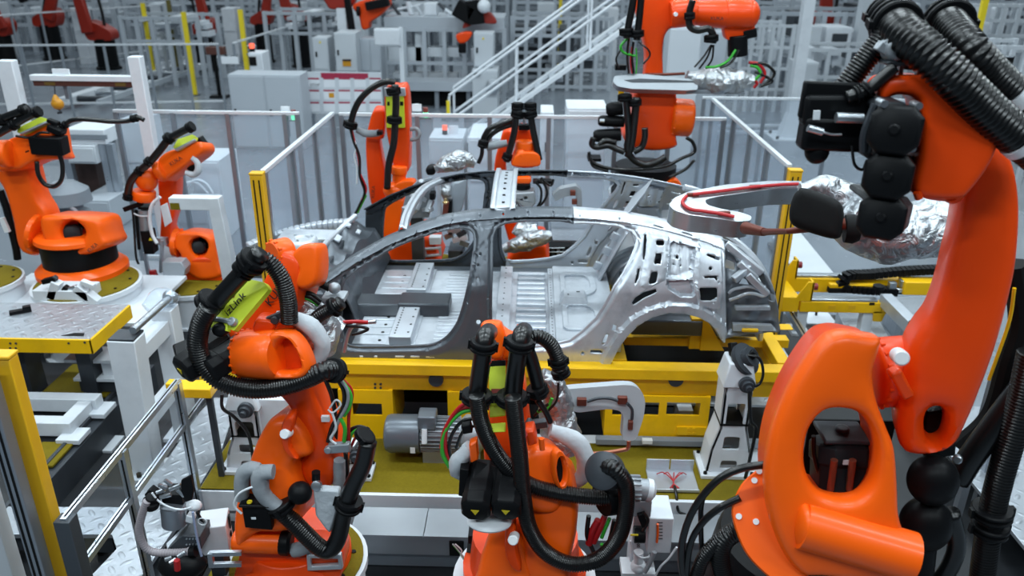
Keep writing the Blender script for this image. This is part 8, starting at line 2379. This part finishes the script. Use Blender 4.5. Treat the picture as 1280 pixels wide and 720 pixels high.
yellow_post('yellow guard post by the pale fence above the operator terminal', 300, 12, 62, 20.5)
yellow_post('yellow guard post at the top edge above the staircase', 701, -4, 15, 26)
yellow_post('yellow guard post at the top right between the hoses and the lattice frame', 1233, -6, 30, 15.6)
# ---- far rows closing the view
R_ = random.Random(3)
rows = [(-60, 150, 30), (150, 330, 31), (330, 480, 30), (480, 640, 32), (640, 800, 31), (880, 1080, 30), (1080, 1300, 24)]
nm_ = ['at the far left', 'behind the yellow guard posts', 'behind the pale cabinets', 'behind the valve cabinet', 'behind the staircase', 'behind the tall white column', 'behind the big robot hoses']
for (x0, x1, Y), s in zip(rows, nm_):
    frame('long grey machine line in the hall ' + s, x0 + 3, -14, x1 - 6, 26 if Y < 28 else 30, Y, 2.5, 9, 4, GREYP, 0.14, extra=fill2, name='machine_line', cat='machine line')
    frame('farthest grey machine line ' + s, x0 + 4, -32, x1 - 12, 8, Y + 14, 3.0, 10, 3, MGREY, 0.22, extra=fill2, name='machine_line', cat='machine line')
    for k in range(2):
        xx = x0 + (x1 - x0) * (0.2 + 0.5 * k)
        cab(('first' if k == 0 else 'second') + ' pale cabinet in front of the machine line ' + s, xx, 4 + 6 * k, xx + 20, 40, Y - 2.0 - k, 0.7, [LGREY, WHITEP][k], 1, handle=False, floor=True)
for x0, y0, x1, y1, Y, s in ((150, 20, 250, 50, 23, 'behind the bright yellow guard post'), (330, 14, 425, 40, 23, 'above the pale cabinet with the triangle')):
    frame('grey conveyor section ' + s, x0, y0, x1, y1, Y, 1.5, 5, 2, GREYP, 0.10, extra=fill2, name='conveyor_section', cat='conveyor')
# ------------------------------------------------------------------ equipment around the front robots
# white control cabinet right of the centre robot
Yb = 3.75
p, q = PY(812, 648, Yb), PY(838, 692, Yb)
t = thing('control_box', 'small white control box with slots on its front beside the centre front robot', 'control box', (p.x + 0.05, Yb, q.z))
b = B(); b.b2((p.x, Yb, q.z), (q.x, Yb + 0.22, p.z)); b.build('housing', WHITEP, t, bevel=0.006)
b = B()
for k in range(6):
    c = PY(824, 653 + k * 4, Yb); b.b2((c.x - 0.012, Yb - 0.002, c.z - 0.003), (c.x + 0.02, Yb + 0.002, c.z + 0.002))
b.build('vent_slot', DGREY, t)
rod('orange_lead', ORANGE, t, [(822, 655), (822, 668), (821, 678)], Yb - 0.02, 1.6)
p2, q2 = PY(793, 640, Yb + 0.05), PY(810, 706, Yb + 0.05)
b = B(); b.b2((p2.x, Yb + 0.06, q2.z), (q2.x, Yb + 0.2, p2.z)); b.build('upright', WHITEP, t, bevel=0.006)
b = B(); b.b2((p2.x, Yb + 0.06, 0.0), (q2.x + 0.02, Yb + 0.2, q2.z)); b.build('post', WHITEP, t)
letters('000', t, 800, 684, Yb + 0.055, (0, -1), (-1, 0), 6, INK)
t = thing('tip_dresser', 'small grey motor on a white post with cables, right of the hose loop', 'tip dresser', tuple(PY(795, 615, Yb)))
b = B(CAST); p, q = PY(784, 608, Yb), PY(808, 612, Yb); b.cyl(p, q, rpx(p, 13), n=22)
for k in range(14):
    a = 2 * pi * k / 14; R = rpx(p, 14); b.box(p.lerp(q, 0.4) + V((0, R * cos(a), R * sin(a))), (0.06, 0.005, 0.02), X=(1, 0, 0), Y=(0, -sin(a), cos(a)))
b.build('motor', None, t)
b = B(WHITEP); p, q = PY(808, 612, Yb), PY(814, 613, Yb); b.lathe(p, q - p, [(0, rpx(p, 14)), (0.03, rpx(p, 14)), (0.05, rpx(p, 8))], n=22); b.build('end_bell', None, t)
b = B(CAST); p = PY(800, 632, Yb); b.b2((p.x - 0.06, Yb - 0.04, p.z - 0.05), (p.x + 0.06, Yb + 0.08, p.z + 0.06)); b.build('mount', None, t, bevel=0.006)
b = B(BLACK); b.cyl(PY(792, 668, Yb - 0.02), PY(806, 668, Yb - 0.02), 0.05, n=16); b.bar(PY(800, 640, Yb - 0.04), PY(806, 656, Yb - 0.04), 0.05, 0.04); b.build('dresser_head', None, t, bevel=0.006)
slab('yellow_band', MATS['warning_yellow'], t, [(788, 668), (798, 668), (798, 670), (788, 670)], Yb - 0.075, 0.004)
b = B(WHITEG); p = PY(798, 708, Yb); b.sphere(p, rpx(p, 10)); b.cyl(PY(798, 690, Yb), p, 0.03); b.b2((p.x - 0.1, Yb - 0.04, p.z - 0.07), (p.x + 0.1, Yb + 0.1, p.z - 0.02)); b.build('filter_bowl', None, t)
rod('white_lead', WHITEG, t, [(846, 684), (836, 698), (826, 708), (818, 722)], Yb - 0.05, 1.5)
rod('white_lead', WHITEG, t, [(788, 676), (792, 690), (802, 697), (812, 696)], Yb - 0.05, 1)
rod('black_lead', RUBBER, t, [(804, 640), (810, 650), (804, 664)], Yb - 0.06, 2)
rod('grey_lead', SLEEVEG, t, [(818, 690), (812, 704), (806, 715)], Yb - 0.06, 3)
# cut end of a cable tray at the left of the centre robot
t = thing('terminal_block', 'black terminal block with thin green leads left of the centre front robot', 'terminal block', tuple(PY(593, 680, 3.7)))
b = B(BLACK); b.b2(tuple(PY(583, 690, 3.7)), tuple(PY(606, 670, 3.85))); b.b2(tuple(PY(585, 670, 3.72)), tuple(PY(604, 666, 3.82))); b.build('block', None, t, bevel=0.006)
for L, m in (([(567, 682), (574, 690), (580, 698)], GREEN), ([(569, 680), (577, 688), (576, 694), (582, 702)], WHITEG), ([(566, 680), (576, 692), (582, 700)], GALV)):
    rod('lead', m, t, L, 3.72, 1, n=6)
rod('fitting', STEEL, t, [(584, 712), (590, 704), (592, 700)], 3.7, 3)

# screw feeder at the lower left
Yf = 3.35
t = thing('screw_feeder', 'black feeder unit with a bowl on the tread plate, pink-grey hose at its left', 'feeder', (PY(220, 650, Yf).x, Yf, 0.28))
b = B(BLACK); b.b2(tuple(PY(203, 632, Yf)), tuple(PY(236, 604, Yf + 0.1))); b.build('frame_block', None, t, bevel=0.006)
slab('frame_plate', BLACK, t, [(226, 601), (238, 595), (242, 612), (240, 625), (232, 628), (226, 620)], Yf - 0.03, 0.02)
b = B(DALU); b.cyl(PY(218, 654, Yf), PY(216, 630, Yf), rpx(PY(218, 640, Yf), 15), n=24); b.build('bowl', None, t)
b = B(STEEL)
for (a, c, d, e) in ((198, 606, 208, 610), (206, 600, 214, 606), (212, 612, 226, 606), (196, 616, 206, 612), (222, 612, 230, 620), (200, 622, 214, 618)):
    b.cyl(PY(a, c, Yf - 0.03), PY(d, e, Yf - 0.02), 0.011, n=8)
b.build('fitting', None, t)
b = B(BLACK); b.lathe(PY(189, 628, Yf - 0.05), (0.3, -0.2, 0.9), [(-0.03, 0.04), (0.01, 0.045), (0.02, 0.03), (0.05, 0.03)], n=16); b.bar(PY(186, 612, Yf), PY(200, 622, Yf), 0.05, 0.05); b.build('hose_nozzle', None, t, bevel=0.005)
b = B(WHITEG); p = PY(243, 632, Yf); b.sphere(p, rpx(p, 8), (1.2, 1, 0.9)); b.bar(PY(240, 642, Yf), PY(238, 650, Yf), 0.05, 0.04); b.build('valve', None, t, bevel=0.004)
rod('white_tube', WHITEG, t, [(190, 616), (198, 626), (212, 634), (226, 637), (240, 634)], Yf - 0.06, 1.3)
rod('lead', RUBBER, t, [(246, 640), (252, 650), (256, 652)], Yf - 0.04, 2)
b = B(WHITEG); c = PY(253, 652, Yf - 0.05); 
b.tube([c + V((0.022 * cos(a * pi / 8), 0, 0.022 * sin(a * pi / 8))) for a in range(17)], 0.003, n=6, sub=2); b.build('tube_loop', None, t)
p0, p1 = PY(185, 630, Yf - 0.06), PY(238, 690, Yf - 0.1)
t2 = thing('corrugated_hose', 'pink-grey corrugated hose curving over the tread plate', 'hose', (p0.x, p0.y, 0.28))
b = B(); b.corr(pts([(184, 626), (177, 645), (174, 665), (180, 682), (192, 690), (212, 691), (232, 690), (238, 688)], Yf - 0.08), 0.021, 0.014, 0.10, 14); b.build('hose', PINK, t2, smooth=60)
b = B(); b.lathe(PY(238, 690, Yf - 0.08), (1, 0, 0.2), [(0, 0.028), (0.03, 0.028)], n=14); b.build('hose_ferrule', BLACK, t2)
t = thing('chute_housing', 'grey sheet-metal chute housing with a perforated dark side below the feeder', 'chute', tuple(PY(230, 672, Yf)))
slab('top_sheet', GALV, t, [(207, 680), (232, 656), (246, 652), (248, 668), (229, 670), (209, 688)], Yf - 0.02, 0.20, n=(0.1, -0.7, 0.7))
slab('dark_side', DGREY, t, [(208, 688), (228, 670), (250, 671), (252, 686), (240, 700), (212, 696)], Yf - 0.06, 0.14)
b = B()
for k in range(4):
    for j in range(2): 
        c = PY(233 + k * 4, 674 + j * 7, Yf - 0.065); b.cyl(c, c + V((0, 0.01, 0)), 0.005, n=7)
b.build('perforation', STEEL, t)
b = B(BLACK); p = PY(228, 705, Yf - 0.08); b.sphere(p, rpx(p, 22), (1.4, 1, 0.8)); b.b2(tuple(PY(200, 735, Yf - 0.1)), tuple(PY(262, 705, Yf + 0.1))); b.build('base_unit', None, t, bevel=0.01)
b = B(RED); b.cyl(PY(221, 700, Yf - 0.2), PY(222, 712, Yf - 0.2), 0.016, n=10); b.build('red_knob', None, t)
b = B(STEEL)
for (a, c, d, e) in ((206, 700, 214, 697), (212, 704, 220, 699), (222, 696, 232, 690)): b.cyl(PY(a, c, Yf - 0.2), PY(d, e, Yf - 0.18), 0.011, n=8)
b.build('fitting', None, t)
rod('blue_tube', mat('pale_blue_tube', (0.30, 0.36, 0.52), 0.4), t, [(241, 640), (244, 660), (248, 680), (252, 695)], Yf - 0.08, 1.6)
# white terminal box left of the left front robot
p, q = PY(250, 658, 3.42), PY(276, 692, 3.42)
t = thing('terminal_box', 'white box with a dark side slot left of the left front robot', 'box', (p.x + 0.05, 3.42, q.z))
b = B(); X = V((0.94, 0.34, 0)); c = (p + q) / 2 + V((0, 0.07, 0)); b.box(c, (0.15, 0.16, p.z - q.z), X=(0.97, 0.24, 0), Y=(-0.24, 0.97, 0)); b.build('housing', WHITEP, t, bevel=0.005)
b = B(); c2 = PY(282, 668, 3.42); b.box(c + V((0.078, 0.02, -0.03)), (0.006, 0.02, 0.03), X=(0.97, 0.24, 0), Y=(-0.24, 0.97, 0)); b.build('slot', MATTE, t)
b = B(); b.box(c + V((0.077, 0.03, 0.05)), (0.006, 0.03, 0.08), X=(0.97, 0.24, 0), Y=(-0.24, 0.97, 0)); b.build('side_label', BLACK, t)
b = B(); b.b2((c.x - 0.04, c.y - 0.04, 0.0), (c.x + 0.04, c.y + 0.04, q.z)); b.build('stand', DGREY, t)
t = thing('side_bracket', 'grey forked bracket sticking out left of the left front robot base', 'bracket', tuple(PY(280, 700, 3.3)))
for y in (692, 706):
    b = B(); b.bar(PY(262, y, 3.28), PY(302, y - 1, 3.3), 0.02, 0.025); b.build('prong', ALU, t)
b = B(); b.bar(PY(263, 691, 3.28), PY(265, 708, 3.28), 0.025, 0.025); b.build('bridge', ALU, t)
plate('anti_slip_mat', 'olive mat patch beside the forked bracket at the bottom edge', 'mat', (PZ(264, 712, 0.3).x, PZ(270, 740, 0.3).y, 0.27), (PZ(312, 690, 0.3).x, PZ(280, 672, 0.3).y, 0.30), OLIVE)

# ------------------------------------------------------------------ yellow shuttle table at the right
zt_ = 0.62
a0 = PZ(985, 372, zt_)
t = thing('shuttle_table', 'yellow shuttle table with steel guide rails and red stops beyond the car tail', 'shuttle table', (a0.x + 0.8, a0.y + 0.2, 0.3))
def beam(name, px0, py0, px1, z0, z1, y0, y1, m, bev=0.005):
    b = B(); b.b2((PY(px0, py0, y0).x, y0, z0), (PY(px1, py0, y0).x, y1, z1)); return b.build(name, m, t, bevel=bev)
yf = PZ(1050, 392, 0.52).y; ybk = PZ(1050, 362, 0.60).y
zf1 = PY(1050, 378, yf).z; zf0 = PY(1050, 391, yf).z
beam('front_beam', 1000, 385, 1104, zf0, zf1, yf, yf + 0.08, YELLOW)
zb1 = PY(1050, 349, ybk).z; zb0 = PY(1050, 366, ybk).z
beam('rear_beam', 981, 356, 1215, zb0, zb1, ybk, ybk + 0.10, YELLOW)
beam('end_beam', 979, 372, 1000, zf0, zb0 + 0.12, yf, ybk, YELLOW)
beam('guide_rail', 1012, 375, 1098, zf1, zf1 + 0.025, yf + 0.01, yf + 0.10, STEEL)
beam('guide_rail', 994, 346, 1055, zb1, zb1 + 0.03, ybk + 0.02, ybk + 0.10, STEEL)
beam('inner_rail', 1036, 366, 1100, zf1 + 0.02, zf1 + 0.06, yf + 0.30, yf + 0.36, YELLOW)
beam('inner_slot', 1036, 366, 1130, zf1 - 0.03, zf1 + 0.02, yf + 0.29, yf + 0.36, MATTE)
b = B(); c = PY(1092, 388, yf); b.prism([c + V((0, 0, -0.01)), c + V((0.13, 0, -0.01)), c + V((0.10, 0, -0.12)), c + V((0.02, 0, -0.12))], (0, 0.06, 0)); b.build('leg_bracket', YELLOW, t, bevel=0.004)
for px, py, y in ((990, 344, ybk), (1009, 372, yf)):
    b = B(); c = PY(px, py, y); h = 0.20; b.prism([c + V((-0.12, 0, -0.04)), c + V((0.05, 0, -0.04)), c + V((0.05, 0, h - 0.04)), c + V((-0.01, 0, h - 0.04))], (0, 0.02, 0)); b.prism([c + V((0.03, 0, -0.04)), c + V((0.05, 0, -0.04)), c + V((0.05, 0, h - 0.04)), c + V((0.03, 0, h - 0.04))], (0, 0.12, 0)); b.build('stop_bracket', YELLOW, t, bevel=0.003)
    b = B(); e = c + V((0.05, 0.06, h - 0.11)); b.cyl(e, e + V((0.05, 0, 0)), 0.035, n=14); b.build('red_stop', mat('dark_red_rubber', (0.22, 0.01, 0.012), 0.5) if 'dark_red_rubber' not in MATS else MATS['dark_red_rubber'], t)
b = B(); b.b2((PY(1127, 362, yf + 0.3).x, yf + 0.25, zf1 - 0.02), (PY(1200, 362, yf + 0.3).x, yf + 0.42, PY(1140, 353, yf + 0.25).z)); b.build('carriage_box', YELLOW, t, bevel=0.008)
b = B(STEEL); c = PY(1115, 357, yf + 0.3); b.box(c, (0.07, 0.06, 0.08)); b.box(c + V((0.12, 0.02, 0.02)), (0.08, 0.06, 0.07)); b.cyl(c + V((-0.02, 0, -0.05)), c + V((0.15, 0, -0.05)), 0.025, n=10); b.build('sensor_mount', None, t, bevel=0.004)
for px in (1040, 1065):
    b = B(); c = PY(px, 384, yf - 0.001); b.b2((c.x - 0.035, yf - 0.003, c.z - 0.02), (c.x + 0.035, yf + 0.003, c.z + 0.02)); b.build('name_plate', YELLOWD, t)
b = B(MATTE); c = PY(1090, 380, yf - 0.002); b.b2((c.x - 0.025, yf - 0.004, c.z - 0.012), (c.x + 0.025, yf + 0.003, c.z + 0.012)); b.build('slot', None, t)
for px in (1003, 1085):
    b = B(); c = PY(px, 390, yf + 0.04); b.b2((c.x - 0.05, yf + 0.02, 0.30), (c.x + 0.05, yf + 0.12, zf0)); b.b2((c.x - 0.09, yf - 0.03, 0.28), (c.x + 0.09, yf + 0.2, 0.31)); b.build('leg', WHITEP, t, bevel=0.004)
# cable chain
t = thing('cable_chain', 'black cable chain lying along the yellow shuttle table', 'cable chain', tuple(PY(1110, 345, ybk + 0.2)))
P_ = smooth_path([PY(1120, 364, ybk - 0.1), PY(1070, 361, ybk - 0.1), PY(1056, 358, ybk - 0.08), PY(1053, 350, ybk - 0.08), PY(1062, 344, ybk - 0.06), PY(1085, 343, ybk), PY(1130, 339, ybk), PY(1190, 336, ybk)], 10)
P_ = resample(P_, 0.045)
for i in range(len(P_) - 1):
    b = B(BLACK); b.bar(P_[i], P_[i] + (P_[i + 1] - P_[i]) * 0.82, 0.11, 0.07); b.build('chain_link', None, t)
    if i > 70: break
# clamp table pieces in front of the shuttle
t = thing('square_tube_rail', 'pale square tube rail with black knobs sloping toward the big robot', 'rail', tuple(PZ(1130, 385, 0.5)))
p, q = PZ(1106, 374, 0.66), PZ(1150, 418, 0.66)
b = B(); b.bar(p, q, 0.11, 0.12, up=V((0, 0, 1))); b.build('tube', GALV, t, bevel=0.005)
for a in ((1098, 361), (1143, 408)):
    c = PZ(*a, 0.74); b = B(); b.lathe(c, (0, 0, 1), [(-0.05, 0.02), (0, 0.02), (0.004, 0.055), (0.035, 0.055), (0.04, 0.04), (0.05, 0.02)], n=18); b.build('knob', BLACK, t)
b = B(); b.b2((q.x - 0.05, q.y, 0.28), (q.x + 0.05, q.y + 0.1, 0.6)); b.build('leg', GALV, t)
zz = 0.30
P4 = [PZ(1046, 388, zz), PZ(1092, 388, zz), PZ(1112, 424, zz), PZ(1062, 424, zz)]
b = B(); b.prism(P4, (0, 0, -0.29)); tag(b.build('tread_plate', TREAD), 'tread plate patch under the yellow shuttle table, left of the square tube', 'tread plate')
P4 = [PZ(1108, 372, zz), PZ(1190, 368, zz), PZ(1200, 430, zz), PZ(1152, 425, zz)]
b = B(); b.prism(P4, (0, 0, -0.29)); tag(b.build('tread_plate', TREAD), 'tread plate patch between the square tube and the big orange robot', 'tread plate')
P4 = [PZ(966, 296, 0.04), PZ(1000, 290, 0.04), PZ(1046, 346, 0.04), PZ(996, 346, 0.04)]
b = B(); b.prism(P4, (0, 0, -0.03)); tag(b.build('tread_plate', mat('bright_tread', (0.70, 0.74, 0.79), 0.45, metal=0.2, var=0.05)), 'bright pale floor strip behind the slotted yellow post', 'floor plate')
b = B(); p, q = PZ(965, 305, 0.05), PZ(984, 338, 0.05); b.bar(p, q, 0.12, 0.05); tag(b.build('floor_gutter', DGREY), 'dark gutter beside the bright pale floor strip', 'gutter')
t = thing('side_rail', 'aluminium rail sloping away beside the car tail', 'rail', tuple(PZ(1000, 415, 0.4)))
b = B(ALU); p, q = PZ(976, 372, 0.45), PZ(1020, 446, 0.45); b.bar(p, q, 0.05, 0.06, up=V((0, 0, 1))); b.m(MATTE); b.bar(p + V((0, 0, 0.031)), q + V((0, 0, 0.031)), 0.012, 0.004, up=V((0, 0, 1))); b.ms = [ALU, MATTE]; b.build('profile', None, t)
b = B(); b.b2((q.x - 0.03, q.y, 0.0), (q.x + 0.03, q.y + 0.06, 0.43)); b.build('leg', ALU, t)
b = B(); b.b2((p.x - 0.03, p.y - 0.06, 0.0), (p.x + 0.03, p.y, 0.43)); b.build('leg', ALU, t)
q = PZ(1020, 394, 0.03)
t = thing('anchor_foot', 'white anchor plate on the dark floor right of the sloping aluminium rail', 'anchor foot', (q.x, q.y, 0.008))
b = B(); b.b2((q.x - 0.16, q.y - 0.22, 0.008), (q.x + 0.16, q.y + 0.16, 0.03)); b.build('plate', WHITEP, t); b = B(); b.cyl((q.x, q.y, 0.03), (q.x, q.y, 0.10), 0.014, n=8); b.build('anchor_bolt', BLACK, t)
plate('tread_walkway', 'tread plate walkway at the far right edge below the big robot', 'walkway', (PZ(1262, 660, 0.3).x, PZ(1262, 690, 0.3).y, 0.27), (PZ(1262, 660, 0.3).x + 2.0, PZ(1262, 560, 0.3).y + 0.6, 0.30), TREAD)
t = thing('guard_uprights', 'aluminium frame uprights at the right edge behind the black hoses', 'frame', (PZ(1215, 640, 0.3).x, PZ(1215, 640, 0.3).y, 0))
p = PZ(1212, 640, 0.3)
for dx in (0.0, 0.35):
    b = B(); b.b2((p.x + dx - 0.025, p.y + 0.1 + dx, 0), (p.x + dx + 0.025, p.y + 0.15 + dx, 1.3)); b.build('upright', DALU, t)
slab('safety_sign', WHITEG, t, [(1236, 560), (1246, 540), (1254, 545), (1246, 566)], p.y + 0.3, 0.006)
slab('sign_band', RED, t, [(1238, 557), (1245, 543), (1249, 546), (1243, 561)], p.y + 0.295, 0.005)

# white fixtures in front of the left edge robot
t = thing('clamp_fixture', 'white and black clamping fixture on the plinth before the left edge robot', 'fixture', tuple(PY(90, 390, 6.75)))
b = B(); p, q = PY(52, 396, 6.75), PY(128, 384, 6.9); b.b2((p.x, 6.7, 0.70), (q.x, 6.95, 0.80)); b.build('base_plate', WHITEP, t, bevel=0.006)
for (a, c, d, e, w_, m) in ((66, 372, 72, 352, 0.10, WHITEP), (96, 358, 122, 378, 0.10, WHITEP), (102, 352, 118, 358, 0.06, WHITEP), (54, 352, 70, 348, 0.06, BLACK), (76, 372, 84, 358, 0.06, BLACK), (112, 392, 120, 372, 0.09, WHITEP), (60, 386, 62, 370, 0.05, OLIVE), (84, 362, 96, 358, 0.04, STEEL), (70, 346, 64, 352, 0.05, DGREY)):
    b = B(); b.bar(PY(a, c, 6.75), PY(d, e, 6.75), w_, w_ * 0.8); b.build('clamp_block', m, t, bevel=0.006)
plate('white_deck', 'white painted deck around the plinths of the two robots at the left', 'deck', (PZ(-60, 400, 0.6).x, 6.55, 0.52), (PZ(190, 380, 0.6).x, 7.7, 0.56), WHITEP)
# ------------------------------------------------------------------ light: rows of ceiling strip lamps over the line
w = bpy.data.worlds.new('hall_ambience'); SC.world = w; w.use_nodes = True
bg = w.node_tree.nodes['Background']
bg.inputs[0].default_value = (0.62, 0.76, 0.95, 1); bg.inputs[1].default_value = 0.06


def strip(x, y, z, sx, sy, power, col=(0.82, 0.945, 1.0)):
    l = bpy.data.lights.new('ceiling_strip', 'AREA'); l.shape = 'RECTANGLE'; l.size = sx; l.size_y = sy; l.energy = power; l.color = col
    o = bpy.data.objects.new('ceiling_strip', l); COL.objects.link(o); o.location = (x, y, z)
    return o


for yy in (-2.0, 2.5, 7.0, 12.0):
    for xx in (-7.5, -3.0, 1.5, 6.0):
        strip(xx, yy, 8.5, 2.6, 0.35, 195)
for yy in (18, 26, 36, 48):
    for xx in (-22, -13, -4, 5, 14, 23):
        strip(xx, yy, 9.0, 5.0, 0.6, 210)
vs = SC.view_settings
vs.view_transform = 'Standard'; vs.look = 'None'; vs.exposure = 0.0; vs.gamma = 1.0; vs.use_curve_mapping = False
SC.cycles.max_bounces = 7
SC.cycles.diffuse_bounces = 3
SC.cycles.glossy_bounces = 3
SC.cycles.transparent_max_bounces = 16
